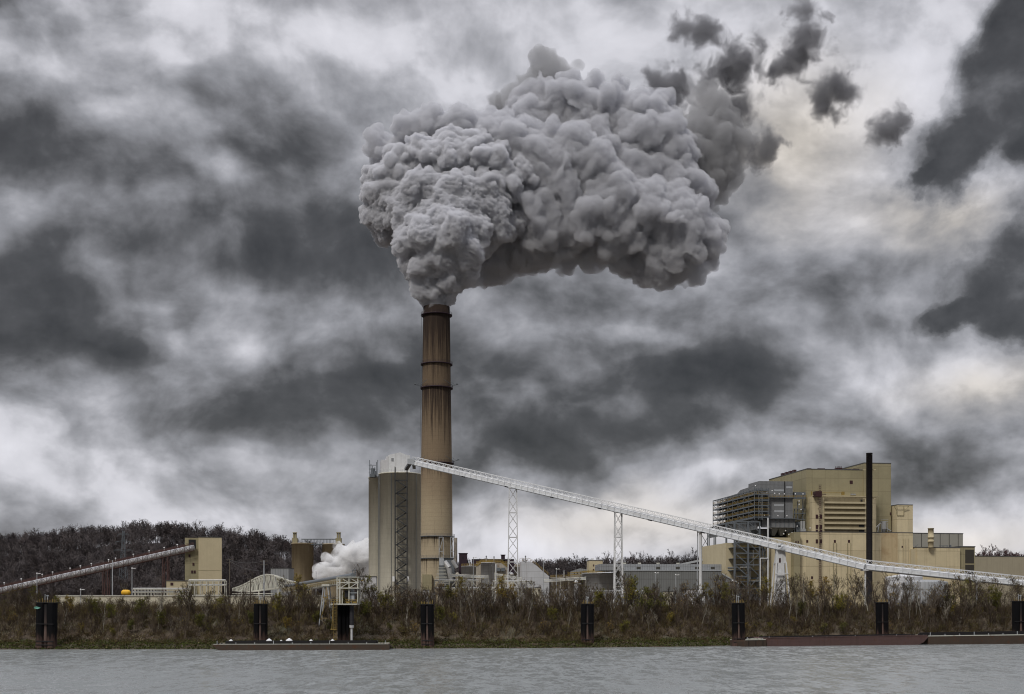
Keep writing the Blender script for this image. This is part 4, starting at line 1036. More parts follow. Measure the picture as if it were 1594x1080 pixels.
    rwin(t, 1328, 769.5, 2.6, .7, 5.9, 'grey_light', 'wall_vent')
    for px in (1399, 1406, 1409, 1414): b = MB(RF.T); b.tube((RF.U(px, -.2), -.2, RF.Z(px, 880, 0)), (RF.U(px, -.2), -.2, RF.Z(px, 838, 0)), .12, n=8); b.build('drain_pipe', M['tan_plain'], t)
    rwin(t, 1404.5, 851, .7, .8, 0); rwin(t, 1386.3, 799.5, .7, 1.3, 4.9)
    h = MB(RF.T)
    for du in (-1.6, 1.8):
        q = RF.q(1401, 802, .5); h.bar((q[0] + du, .3, q[2]), (q[0] + du, .3, q[2] + 4.2), .2); h.bar((q[0] + du, .3, q[2] + 2), (q[0] + du * 2.2, -.7, q[2] + 4.2), .16)
    h.bar((q[0] - 3.2, -.7, q[2] + 4.2), (q[0] + 4, -.7, q[2] + 4.2), .2); h.bar((q[0] - 1.6, .3, q[2]), (q[0] + 1.8, .3, q[2]), .2); h.build('hoist_bracket', M['tan_dark'], t)
    rb, *_ = rblk(1372, 1397, 829.5, .02, .1, 'tan_rusty', t, 'rusty_wall_panel', pyb=880)
    rb.data.transform(Matrix.Translation((0, -.13, 0)))
    # left lower wings
    rblk(1236, 1245.8, 828.2, -3, 30, 'tan_dark', t, 'shaded_side')  # receding side face; its shade put in as the darker tan
    rblk(1200, 1236, 836.5, 1, 50, 'tan_plain', t, 'left_wing')
    rblk(1130, 1199.5, 845, 8, 40, 'tan_plain', t, 'left_wing')
    for px, py in ((1239, 843.5), (1242.5, 843.5)): rwin(t, px, py, .6, .9, -3)
    # things on the roof and terraces
    for px, w_, h_ in ((1279, 3.5, .8), (1304, 1.5, 1.4), (1309, 1.5, 1.6), (1320, 3.2, .8), (1333, 3, 1.0), (1260, 2, .7)):
        b = MB(RF.T); u = RF.U(px, 8)
        b.box(u - w_ / 2, u + w_ / 2, 8, 10, zt + .4, zt + .4 + h_ * .6)
        if h_ > 1.2:
            for k in (-.5, .5): b.tube((u + k, 9, zt + .5), (u + k, 9, zt + .6 + h_), .22, n=8)
        b.build('roof_vent', M['brown_window'], t)
    for px in (1218, 1224, 1230, 1236):
        uu = b0 + .6; v = RF.V(px, uu); b = MB(RF.T); b.box(uu - .5, uu + .8, v - 1.2, v + 1.2, zt + .4, zt + 1.6); b.build('roof_vent', M['brown_window'], t)
    # plant on the low terrace right of the black stack
    g = MB(RF.T); q = RF.q(1376, 828, 1.5); u = q[0]; zz = zl + .35
    g.tube((u, 1.8, zz + 1.6), (u, 1.8, zz + 5.0), 1.35, 1.35, 14); g.tube((u, 1.8, zz + .1), (u, 1.8, zz + 1.6), .5, 1.35, 14)
    g.tube((u - 4.6, 1.8, zz + 1.6), (u - 1.2, 1.8, zz + 4.6), .28, n=8); g.tube((u + 1.2, 1.8, zz + 2.0), (u + 3.6, 1.8, zz + .6), .35, n=8); g.tube((u - 3.0, 1.8, zz), (u - 2.3, 1.8, zz + 3.6), .3, n=8)
    for k in (-1.6, 1.6): g.bar((u + k, 1.0, zz), (u + k, 1.0, zz + 4.4), .16)
    g.box(u - 1.8, u + 1.8, .8, 2.8, zz + 5.0, zz + 5.25); g.bar((u - 1.8, .8, zz + 6.0), (u + 1.8, .8, zz + 6.0), .12); g.build('dust_cyclone', M['galv'], t)
    return t
boiler_house()
def black_stack():
    y = 592; x = Xp(1353.2, y); t = thing('black_stack', 'slim tall black steel stack in front of the tan boiler house', 'chimney', (x, y, GZ))
    b = MB(); b.lathe((x, y), [(1.42, GZ), (1.42, Zp(706, y)), (1.5, Zp(706, y)), (1.5, Zp(705, y)), (1.25, Zp(705, y)), (1.25, Zp(709, y))], 32, cap=False); b.build('stack_shell', M['black'], t)
    s = MB(); 
    for py in (730.5, 775): z = Zp(py, y); s.bar((x - 2.6, y + 1.5, z), (x + 3.4, y + 1.5, z), .35); s.bar((x + 2.6, y + 1.5, z), (x + 2.6, y + 8, z), .3)
    s.build('stay_bracket', M['tan_plain'], t)
black_stack()

def precip():
    t = thing('filter_house', 'grey clad filter house wrapped in galleried steel scaffolding, left of the boiler house', 'building', RF.pt(RF.U(1210, 2), 20, RF.Z(1200, 806, 2)))
    v0 = 2; uL, uR = RF.U(1182, v0), RF.U(1234, v0); zt = RF.Z(1182, 748.5, v0); zb = RF.Z(1182, 806, v0)
    vB = RF.V(1129, uL)
    b = MB(RF.T); b.box(uL, uR, v0, vB * .33, zb, zt); b.build('cladding', M['grey'], t)
    # saw-tooth segments along the receding side
    segs = [(vB * .33, vB * .66), (vB * .66, vB)]
    for i, (a, c) in enumerate(segs):
        drop = (i + 1) * 1.5
        s = MB(RF.T); s.poly([(uL, a + .05, zb), (uL, c, zb), (uL, c, zt - drop - 1.8), (uL, (a + c) / 2 + 3, zt - drop - .3), (uL, a + .05, zt - drop - .1)], (uR - uL, 0, 0)); s.build('cladding', M['grey'], t)
    # vertical joint and pale strips on the front
    j = MB(RF.T); u = RF.U(1221.5, v0); j.box(u - .25, u + .25, v0 - .12, v0 + .02, zb, zt); j.build('expansion_joint', M['dark'], t)
    for py, a, c in ((763, 1205, 1220), (786, 1205, 1220), (795.5, 1205, 1220), (758, 1224, 1233)):
        b = MB(RF.T); z = RF.Z(1210, py, v0); b.box(RF.U(a, v0), RF.U(c, v0), v0 - .07, v0 + .02, z - .5, z + .4); b.build('cladding_strip', M['steel_light'], t)
    # deck girder / hopper skirt under the filter
    g = MB(RF.T); za, zc = RF.Z(1210, 808, v0), RF.Z(1210, 821, v0)
    g.box(RF.U(1196, v0) - 3.2, RF.U(1237.5, v0), v0 - .4, v0 + 1.2, zc, za); u_ = RF.U(1189, v0)
    v2 = RF.V(1104, u_ - 3.6)
    g.box(u_ - 4.0, u_ - 3.0, v0, v2, zc - 1.0, za - .2); g.build('deck_girder', M['grey'], t)
    fl = MB(RF.T); fl.box(u_ - 6, uR + 2.2, v0 - 1.8, v2, za, za + .25); fl.build('deck', M['steel'], t)
    sf = MB(RF.T)
    for px in range(1200, 1238, 7): u = RF.U(px, v0 - .4); sf.box(u - .12, u + .12, v0 - .55, v0 - .38, zc, za)
    for k in range(14): v = v0 + (v2 - v0) * (k + .5) / 14; sf.box(u_ - 4.15, u_ - 3.98, v - .15, v + .15, zc - 1.0, za - .2)
    sf.build('girder_stiffener', M['steel'], t)
    # dark hoppers below the deck
    for k, px in enumerate((1204, 1216, 1228)):
        h = MB(RF.T); u = RF.U(px, v0 + 4)
        top = [(u - 1.9, v0 + 2), (u + 1.9, v0 + 2), (u + 1.9, v0 + 7), (u - 1.9, v0 + 7)]; v = [(a, b_, zc) for a, b_ in top] + [(u + (a - u) * .3, v0 + 4.5 + (b_ - v0 - 4.5) * .3, zc - 3.6) for a, b_ in top]
        h.add(v, [(0, 1, 5, 4), (1, 2, 6, 5), (2, 3, 7, 6), (3, 0, 4, 7), (4, 5, 6, 7), (3, 2, 1, 0)]); h.build('hopper', M['grey'], t)
    bk = MB(RF.T); bk.box(RF.U(1201, 7), RF.U(1236, 7), 7.5, 9, RF.Z(1215, 836, 7), zc); bk.build('under_deck_wall', M['dark'], t)  # near-black backing behind the hoppers, under-deck shade put into its colour
    bk = MB(RF.T); bk.box(RF.U(1152, 9), RF.U(1200.5, 9), 9.2, 13, RF.Z(1180, 847, 9), zc - .1); bk.build('under_deck_wall', M['grey'], t)  # grey box added to close the bright sky gap below the deck
    # galleried scaffolding wrapping the left side and the corner
    zs = [RF.Z(1188, p, v0) for p in (806, 797, 788, 779.5, 771, 763.5)]
    fu0, fu1 = uL - 3.4, uL - .25; fvs = np.linspace(v0 - 3.0, RF.V(1110, fu0), 9)
    m_ = MB(RF.T)
    for v in fvs:
        for u in (fu0, fu1): m_.bar((u, v, zs[0] - 1), (u, v, zs[-1] + (1.2 if v < 20 else 0)), .3)
    for z in zs:
        for u in (fu0, fu1): m_.bar((u, fvs[0], z), (u, fvs[-1], z), .42)
        for v in fvs: m_.bar((fu0, v, z), (fu1, v, z), .25)
    for i, (a, c) in enumerate(zip(fvs[:-1], fvs[1:])):
        for k, (za_, zb_) in enumerate(zip(zs[:-1], zs[1:])):
            if (i + k) % 2 == 0: m_.bar((fu0, a, za_), (fu0, c, zb_), .2)
    # front return of the scaffolding
    fus = [RF.U(p, v0 - 3) for p in (1181, 1187, 1196.5)]
    for u in fus:
        for v in (v0 - 3.0, v0 - .3): m_.bar((u, v, zs[0] - 1), (u, v, zs[-1] + 1), .3)
    for z in zs:
        for v in (v0 - 3.0, v0 - .3): m_.bar((fus[0], v, z), (fus[-1], v, z), .4)
    for k, (za_, zb_) in enumerate(zip(zs[:-1], zs[1:])): m_.bar((fus[0], v0 - 3, za_ if k % 2 else zb_), (fus[1], v0 - 3, zb_ if k % 2 else za_), .2); 
    m_.build('scaffold_frame', M['steel'], t)
    for z in zs[:-1]:
        d = MB(RF.T); d.box(fu0 - .2, fu1, v0 - 3.2, fvs[-1], z + .21, z + .35); d.box(fu1 - .5, fus[-1] + .4, v0 - 3.2, v0 - .2, z + .215, z + .345); do = d.build('walkway', M['steel'], t)
        r = MB(RF.T)
        for h in (.75, 1.35):
            r.bar((fu0 - .1, v0 - 3.1, z + h), (fu0 - .1, fvs[-1], z + h), .12); r.bar((fu0 - .1, v0 - 3.1, z + h), (fus[-1] + .3, v0 - 3.1, z + h), .12)
            r.bar((fu1 - .3, v0 - 1, z + h), (fu1 - .3, fvs[-1], z + h), .1)
        for v in np.arange(v0 - 3, fvs[-1], 1.8): r.bar((fu0 - .1, v, z + .3), (fu0 - .1, v, z + 1.35), .09)
        for k in range(9): v = fvs[0] + (fvs[-1] - fvs[0]) * (k + .5) / 9; r.box(fu1 - .6, fu1 - .1, v - .4, v + .4, z + .4, z + 1.3)
        r.build('railing', M['yellow'], do)
    # front gallery at mid height
    f = MB(RF.T); z = RF.Z(1215, 775, v0); f.box(fus[-1], RF.U(1250, v0), v0 - 1.5, v0 - .1, z, z + .25); fo = f.build('walkway', M['steel'], t)
    r = MB(RF.T)
    for h in (.6, 1.2): r.bar((fus[-1], v0 - 1.5, z + h), (RF.U(1254, v0), v0 - 1.5, z + h), .15)
    for k in range(16): u = fus[-1] + (RF.U(1254, v0) - fus[-1]) * k / 15; r.bar((u, v0 - 1.5, z), (u, v0 - 1.5, z + 1.2), .1)
    r.build('railing', M['yellow'], fo)
    # machinery on the right of the filter
    g = MB(RF.T); 
    for px, py0, py1 in ((1238, 836, 792), (1243, 810, 780), (1251, 812, 768)): q = RF.U(px, v0); g.bar((q, v0 + 1, RF.Z(px, py0, v0)), (q, v0 + 1, RF.Z(px, py1, v0)), .35)
    for py in (776, 792, 799, 808): g.bar((RF.U(1236, v0), v0 + .5, RF.Z(1245, py, v0)), (RF.U(1254, v0), v0 + .5, RF.Z(1245, py, v0)), .3)
    g.box(RF.U(1236, 4), RF.U(1254, 4), 4, 5.7, RF.Z(1245, 776, 4), RF.Z(1245, 766, 4)); g.box(RF.U(1238, 4), RF.U(1246, 4), 3.2, 5.5, RF.Z(1243, 828, 4), RF.Z(1243, 812, 4)); g.build('service_frame', M['steel'], t)
    g = MB(RF.T)
    for px in (1247.5, 1251.5): g.tube((RF.U(px, 2), 2, RF.Z(px, 826, 2)), (RF.U(px, 2), 2, RF.Z(px, 811, 2)), .55, n=12)
    g.box(RF.U(1246, 2), RF.U(1254, 2), 1.4, 2.8, RF.Z(1250, 828, 2), RF.Z(1250, 823, 2)); g.build('air_receiver', M['galv'], t)
    # lamps (white dots)
    for px, py in ((1202, 764), (1193.5, 767), (1213, 769), (1221, 769), (1238, 769), (1250, 769), (1244, 780), (1244, 785), (1247, 793), (1190, 802), (1197, 803), (1211, 803), (1225, 803), (1200, 822), (1223, 826), (1220, 831), (1233, 829), (1228, 832), (1248, 823), (1194, 788), (1241, 819), (1261, 822), (1176, 756), (1206, 768)):
        l = MB(RF.T); q = RF.q(px, py, v0 - 1.9 if py < 815 else v0 + .3); l.ball(q, .32, 8, 6); l.build('lamp', M['lamp'], t)
precip()

def steel_tower():
    """the lattice tower carrying the filter house"""
    t = thing('steel_support_tower', 'grey blue braced steel tower under the filter house, behind the white conveyor', 'tower', RF.pt(RF.U(1165, -1), 0, GZ))
    zt = RF.Z(1170, 812, -1); v = -1
    cols = {px: RF.U(px, v) for px in (1143.5, 1164.5, 1182.5)}
    for px, w_ in ((1143.5, .75), (1164.5, .75), (1182.5, .6)):
        c = MB(RF.T)
        for vv in (v, v + 12): c.bar((cols[px], vv, GZ - .3), (cols[px], vv, zt), w_)
        c.build('column', M['steel'], t)
    b = MB(RF.T); lv = [RF.Z(1155, p, v) for p in (812, 828, 844, 861, 879, 897, 916, 934)]
    for vv in (v, v + 12):
        for i, z in enumerate(lv):
            if i in (0, 2, 3, 4, 5, 6): b.bar((cols[1143.5], vv, z), (cols[1182.5] if i in (0, 3, 4, 6) else cols[1164.5], vv, z), .5)
        for i, (za, zc) in enumerate(zip(lv[:-1], lv[1:])):
            if i % 2 == 0: b.bar((cols[1143.5], vv, za), (cols[1164.5], vv, zc), .42)
            else: b.bar((cols[1143.5], vv, za), (cols[1164.5], vv, zc), .36)
            b.bar((cols[1164.5], vv, zc if i % 2 else za), (cols[1182.5], vv, za if i % 2 else zc), .3)
    b.build('bracing', M['steel'], t)
    d = MB(RF.T); d.box(RF.U(1146, 6), RF.U(1190, 6), 5, 18, RF.Z(1160, 934, 6), RF.Z(1160, 912, 6)); d.build('equipment_enclosure', M['grey'], t)
    p = MB(RF.T)
    for py, a, c in ((884, 1133, 1162), (888, 1133, 1162), (900, 1150, 1185), (905, 1150, 1185)): p.tube((RF.U(a, 4), 4, RF.Z(1160, py, 4)), (RF.U(c, 4), 4, RF.Z(1160, py, 4)), .4, n=8)
    p.build('pipe', M['steel'], t)
    for py in (836, 853, 870, 888, 906):
        z = RF.Z(1165, py, 4); pf = MB(RF.T); pf.box(cols[1143.5], cols[1182.5] + 2.5, 1.5, 8, z, z + .25); po = pf.build('platform', M['steel'], t)
        r = MB(RF.T)
        for h in (.6, 1.2): r.bar((cols[1143.5], 1.5, z + h), (cols[1182.5] + 2.5, 1.5, z + h), .1)
        for k in range(9): u = cols[1143.5] + (cols[1182.5] + 2.5 - cols[1143.5]) * k / 8; r.bar((u, 1.5, z), (u, 1.5, z + 1.2), .1)
        r.build('railing', M['yellow'], po)
    rr = random.Random(17)
    for k in range(9):
        u = cols[1143.5] + rr.uniform(.5, 13); z = GZ + rr.uniform(6, 34); p = MB(RF.T); L_ = rr.uniform(3, 9)
        p.pipe([(u, 2.2, z), (u + L_, 2.2, z), (u + L_, 2.2, z - rr.uniform(3, 9))], rr.uniform(.15, .4), 8); p.build('pipe', M[rr.choice(['steel', 'galv', 'steel_dark'])], t)
    for k in range(4):
        u = cols[1143.5] + 2 + 3.4 * k; z = RF.Z(1165, (853, 888, 870, 906)[k], 4) + .26; p = MB(RF.T); p.box(u, u + 1.8, 3, 6, z, z + 2.2); p.tube((u + .9, 4.5, z + 2.2), (u + .9, 4.5, z + 3.4), .4, n=10); p.build('fan_housing', M['grey'], t)
    f = MB(RF.T); u = RF.U(1195.5, -2)
    f.tube((u, -2, GZ), (u, -2, RF.Z(1195, 806, -2)), .38, n=12); u2 = RF.U(1183.5, -2.6); zz = RF.Z(1188, 869, -2.6)
    f.tube((u2, -2.6, GZ), (u2, -2.6, zz), .26, n=10); f.tube((u2, -2.6, zz), (u - .3, -2.4, zz), .26, n=10); f.build('vent_pipe', M['white'], t)
    s = MB(RF.T); ua, ub = RF.U(1186, -.5), RF.U(1194, -.5)
    for k in range(13):
        z = GZ + k * 2.4; a_, b_ = (ua, ub) if k % 2 else (ub, ua); s.bar((a_, -.5, z), (b_, -.5, z + 2.4), .5, .15); s.bar((a_, -.9, z + 1), (b_, -.9, z + 3.4), .1)
    for u in (ua, ub): s.bar((u, -.9, GZ), (u, -.9, GZ + 32), .2)
    s.build('stair_flight', M['steel'], t)
steel_tower()
def rear_gantry():
    t = thing('conveyor_gantry', 'grey steel gantry carrying a pipe bridge left of the steel support tower', 'gantry', P(1105, 930, 640)); y = 640
    b = MB()
    for px in (1092, 1104, 1114): 
        for yy in (y, y + 5): b.bar((Xp(px, y), yy, GZ), (Xp(px, y), yy, Zp(826, y)), .5)
    for py in (826, 853): b.bar(P(1088, py, y), P(1131, py, y), .45)
    for a, c in ((1092, 1104), (1104, 1092)): b.bar(P(a, 853, y), P(c, 832, y), .25); b.bar(P(a, 880, y), P(c, 856, y), .25)
    b.build('gantry_frame', M['steel'], t)
    c = MB(); c.bar(P(1058, 879, y), P(1133, 863, y), 2.0, 1.0); c.build('pipe_bridge', M['steel_light'], t)
    r = MB(); n = 16
    for k in range(n + 1): p = P(1058, 876, y - 1) + (P(1133, 860, y - 1) - P(1058, 876, y - 1)) * k / n; r.bar(p, p + (0, 0, 1.3), .12)
    r.bar(P(1058, 872.6, y - 1), P(1133, 856.6, y - 1), .12); r.build('railing', M['steel'], t)
    m = MB(); rr = random.Random(3)
    for k in range(26): p = P(1095 + rr.random() * 34, 870 - rr.random() * 14, y + 4); q = P(1095 + rr.random() * 34, 870 - rr.random() * 14, y + 4); m.bar(p, (p[0] + rr.uniform(-2, 2), p[1], p[2] + rr.uniform(-2, 2)), .25)
    m.build('pipework', M['steel'], t)
rear_gantry()
def coal_duct():
    fr = Frame(1123, 585, 8); t = thing('sloping_duct', 'dark sloping coal duct between the long shed and the steel tower', 'duct', fr.pt(3, 3, GZ))
    b = MB(fr.T); a = fr.q(1124, 893, 0); c = fr.q(1150, 908, 0); b.poly([a, c, (c[0], 0, c[2] - 4), (a[0], 0, a[2] - 6)], (0, 6, 0)); b.build('duct_body', M['grey'], t)
    r = MB(fr.T); r.bar((a[0], -.2, a[2]), (c[0], -.2, c[2]), .5); r.build('roof_edge', M['steel_light'], t)
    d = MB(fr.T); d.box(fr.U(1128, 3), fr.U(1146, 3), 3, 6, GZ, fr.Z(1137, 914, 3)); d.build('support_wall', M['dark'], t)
coal_duct()

def right_buildings():
    t, u0, u1, zt = simple_building('turbine_hall', 'low tan hall with two dark grilles, right of the boiler house', 'building', RF, 1428, 1494.5, 852.5, -2, 30, 'tan')
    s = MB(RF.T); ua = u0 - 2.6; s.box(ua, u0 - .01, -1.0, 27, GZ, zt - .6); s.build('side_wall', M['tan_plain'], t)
    r_ = MB(RF.T); a, b = RF.U(1494.6, 0) , RF.U(1517.5, 0); z2 = RF.Z(1505, 851.5, 0); r_.box(a, b, 0, 26, GZ, z2); r_.build('wing_wall', M['tan_dark'], t)
    ro = MB(RF.T); ro.box(a - .1, b + .2, -.2, 26.1, z2, z2 + .5); ro.build('roof', M['roof'], t)
    for p0, p1 in ((855.5, 876.5), (879, 895.5)):
        g = MB(RF.T); g.box(RF.U(1502.5, 0), RF.U(1516, 0), -.12, .02, RF.Z(1510, p1, 0), RF.Z(1510, p0, 0)); g.build('grille', M['grille'], t)
    v = MB(RF.T)
    for k in range(7): u = RF.U(1463 + k * 2, 2); v.bar((u, 2, zt), (u, 2, zt + 1.3), .15)
    v.bar((RF.U(1462, 2), 2, zt + 1.3), (RF.U(1476, 2), 2, zt + 1.3), .12); v.box(RF.U(1479.5, 2), RF.U(1481, 2), 2, 3, zt, zt + 1.6); v.bar((RF.U(1422, 2), 2, zt), (RF.U(1429, 2), 2, zt + 1.6), .2); v.build('roof_railing', M['steel'], t)
    t, u0, u1, zt = simple_building('grey_panel_building', 'grey panelled building seen above the low tan hall', 'building', RF, 1421.5, 1499, 830.5, 30, 20, 'tan_plain')
    for o in t.children:
        if o.name.startswith('wall'): o.data.materials[0] = surf('grey beige panels', (0.34, 0.33, 0.29), .7, var=.08, streak=.2)
    j = MB(RF.T)
    for px in (1434.5, 1449, 1463.5, 1477.5, 1491.5): u = RF.U(px, 30); j.box(u - .13, u + .13, 29.92, 30.02, GZ, zt)
    j.build('panel_joint', M['grille'], t)
    y = 606; x = Xp(1449, y); t = thing('exhaust_duct', 'short beige ventilation stack rising from the low tan hall roof', 'duct', (x, y, Zp(852, y)))
    b = MB(); b.lathe((x, y), [(1.25, Zp(852, y)), (1.25, Zp(843.5, y)), (1.65, Zp(843.5, y)), (1.65, Zp(842, y)), (1.25, Zp(842, y)), (1.25, Zp(837, y)), (1.65, Zp(837, y)), (1.65, Zp(836, y)), (1.3, Zp(836, y)), (1.3, Zp(823, y)), (1.45, Zp(823, y)), (1.45, Zp(822, y))], 24); b.build('stack_shell', M['tan_plain'], t)
    t, u0, u1, zt = simple_building('warehouse', 'long low tan warehouse at the far right edge', 'building', RF, 1517.8, 1700, 866.5, 14, 40, 'tan_plain')
    for o in t.children:
        if o.name.startswith('wall'): o.data.materials[0] = surf('warehouse wall', (0.38, 0.34, 0.25), .85, var=.1, streak=.25)
right_buildings()
def white_tank():
    y = 560; t = thing('white_dome_tank', 'pale low round tank under the conveyor, right of the black stack', 'tank', (Xp(1408, y), y, GZ)); S = y / FPX
    b = MB(); b.lathe((Xp(1407, y), y), [(28 * S, GZ), (28 * S, Zp(899, y)), (27.5 * S, Zp(897.5, y)), (0.2, Zp(893, y))], 56); b.build('tank_shell', M['tank'], t)
    y = 540; t = thing('white_dome_tank', 'white shallow domed tank partly hidden by bare trees on the right', 'tank', (Xp(1440, y), y, GZ)); S = y / FPX
    b = MB(); b.lathe((Xp(1440, y), y), [(34 * S, GZ), (34 * S, Zp(907, y)), (33 * S, Zp(905.5, y)), (20 * S, Zp(903, y)), (0.2, Zp(902, y))], 56); b.build('tank_shell', M['grey_light'], t)
white_tank()

# ------------------------------------------------------------------ the long white conveyor and its towers
CA, CB, CC = P(644, 719.5, 560), P(1347, 882, 441), P(1720, 921, 432)
def on_conv(px):
    pass
    A, B = (CA, CB) if px <= 1347 else (CB, CC)
    lo, hi = 0.0, 1.0
    for _ in range(40):
        m = (lo + hi) / 2; p = A + (B - A) * m
        if HX + FPX * p[0] / p[1] < px: lo = m
        else: hi = m
    return A + (B - A) * lo
def main_conveyor():
    t = thing('white_conveyor', 'long white covered conveyor sloping from the big twin silo down across the yard', 'conveyor', CB)
    dz = np.array((0, 0, 1.0))
    for A, B in ((CA, CB), (CB, CC)):
        d = B - A; L = np.linalg.norm(d); side = np.cross(d / L, dz); side /= np.linalg.norm(side)
        c = MB()
        nrm = np.cross(side, d / L)
        prof = [(1.15, -.95), (1.15, .25), (.85, .75), (.3, 1.0), (-.3, 1.0), (-.85, .75), (-1.15, .25), (-1.15, -.95)]
        v = [p + side * a + nrm * b for p in (A, B) for a, b in prof]; m = len(prof)
        c.add(v, [(k, (k + 1) % m, m + (k + 1) % m, m + k) for k in range(m)] + [tuple(range(m)), tuple(range(2 * m - 1, m - 1, -1))]); c.build('belt_gallery', M['white'], t)
        n = int(L / 3.0); f = MB()
        for s_ in (-1.9, 1.5):
            o_ = side * s_
            f.bar(A + o_ + nrm * 2.3, B + o_ + nrm * 2.3, .17); f.bar(A + o_ + nrm * 1.0, B + o_ + nrm * 1.0, .2); f.bar(A + o_ - nrm * 1.05, B + o_ - nrm * 1.05, .32)
            for k in range(n + 1):
                p = A + d * k / n + o_; f.bar(p - nrm * 1.05, p + nrm * 2.3, .12)
                if k < n:
                    q = A + d * (k + .5) / n + o_; q2 = A + d * (k + 1) / n + o_; f.bar(p + nrm * 1.0, q + nrm * 2.3, .10); f.bar(q + nrm * 2.3, q2 + nrm * 1.0, .10)
        f.build('truss_railing', M['white'], t)
        w_ = MB()
        w_.poly([A + side * 1.15 - nrm * .98, A + side * 2.0 - nrm * .98, B + side * 2.0 - nrm * .98, B + side * 1.15 - nrm * .98], nrm * .12); w_.poly([A - side * 1.2 - nrm * .98, A - side * 2.0 - nrm * .98, B - side * 2.0 - nrm * .98, B - side * 1.2 - nrm * .98], nrm * .12)
        w_.build('walkway', M['steel_light'], t)
        for k in range(1, 9 if A is CA else 3):
            p = A + d * (k + .3) / (9 if A is CA else 3); h = MB(); s2 = side * (1 if side[1] < 0 else -1)
            h.bar(p + s2 * 2.0 - nrm * 1.1 - d / L * .8, p + s2 * 2.0 - nrm * 1.1 + d / L * .8, .45); h.build('lamp_box', M['dark'], t)
        # belly shadows come from the real underside: rollers hang there
        r = MB(); 
        for k in range(int(L / 2)): p = A + d * k / int(L / 2) - nrm * 1.0; r.bar(p - side * .9, p + side * .9, .22)
        r.build('rollers', M['steel'], t)
    h = MB(); p = CA; h.box(p[0] - 2.6, p[0] + .8, p[1] - 1.8, p[1] + 2.0, p[2] - 1.0, p[2] + 1.4); h.build('drive_head', M['steel_light'], t)
    h = MB(); h.bar(p + (-2, 0, -1), (p[0] - 4.5, 575, p[2] - 1.4), 1.6, 1.0); h.bar(p + (0, 0, -.6), (p[0] - 1, 576, p[2] - .8), 1.4, .8); h.build('discharge_chute', M['steel'], t)
main_conveyor()
def trestle(px, wt_, wb, label, cross=None):
    p = on_conv(px); y = p[1]; x = p[0]; zt = p[2] - 1.15; S = y / FPX
    t = thing('lattice_trestle', label, 'trestle', (x, y, GZ), 'white lattice trestles under the conveyor')
    H = zt - GZ
    def w(z): k = (zt - z) / H; return (wt_ + (wb - wt_) * k) * S / 2
    def dd(z): return 1.4 + 1.8 * (zt - z) / H
    n = int(H / 4.6); zs = np.linspace(GZ - .2, zt, n + 1)
    for sx in (-1, 1):
        for sy in (-1, 1):
            l = MB(); l.bar((x + sx * w(GZ), y + sy * dd(GZ), GZ - .3), (x + sx * w(zt), y + sy * dd(zt), zt), .4); l.build('leg', M['white'], t)
    b = MB()
    for i, (a, c) in enumerate(zip(zs[:-1], zs[1:])):
        for sy in (-1, 1):
            b.bar((x - w(a), y + sy * dd(a), a), (x + w(c), y + sy * dd(c), c), .13); b.bar((x + w(a), y + sy * dd(a), a), (x - w(c), y + sy * dd(c), c), .15)
            if i % 2 == 0: b.bar((x - w(a), y + sy * dd(a), a), (x + w(a), y + sy * dd(a), a), .22)
        for sx in (-1, 1): b.bar((x + sx * w(a), y - dd(a), a), (x + sx * w(c), y + dd(c), c), .14)
    b.build('lacing', M['white'], t)
    c = MB(); c.box(x - wt_ * S / 2 - .3, x + wt_ * S / 2 + .3, y - 1.8, y + 1.8, zt - .05, zt + .35); c.build('cap_beam', M['white'], t)
trestle(798.5, 11.5, 17, 'tallest white lattice trestle, third of the way down the conveyor from the silo')
trestle(962.5, 10.5, 13, 'shorter white lattice trestle halfway along the conveyor, left of the long shed windows')
def column_bent(px, label, w_=.55, spread=0, zb=None):
    p = on_conv(px); t = thing('conveyor_column', label, 'column', (p[0], p[1], GZ), 'plain columns under the conveyor')
    b = MB(); b.tube((p[0], p[1] - .8, GZ - .3), (p[0], p[1] - .8, p[2] - 1.4), w_, n=14); b.build('post', M['white'], t)
    c = MB(); c.box(p[0] - .9, p[0] + .9, p[1] - 2.0, p[1] + 2.0, p[2] - 1.45, p[2] - 1.02); c.build('cap_beam', M['white'], t)
    if spread: f = MB(); f.tube((p[0] - 1.1, p[1] + .8, GZ), (p[0] - .8, p[1] + .8, p[2] - 1.4), .2, n=8); f.build('rear_post', M['steel_light'], t)
column_bent(1090, 'stout single white column under the conveyor beside the long grey shed', .55, 1)
column_bent(1346, 'slim white column under the conveyor in front of the black stack', .3)
column_bent(1519, 'short slim white column holding up the flat right end of the conveyor', .28)
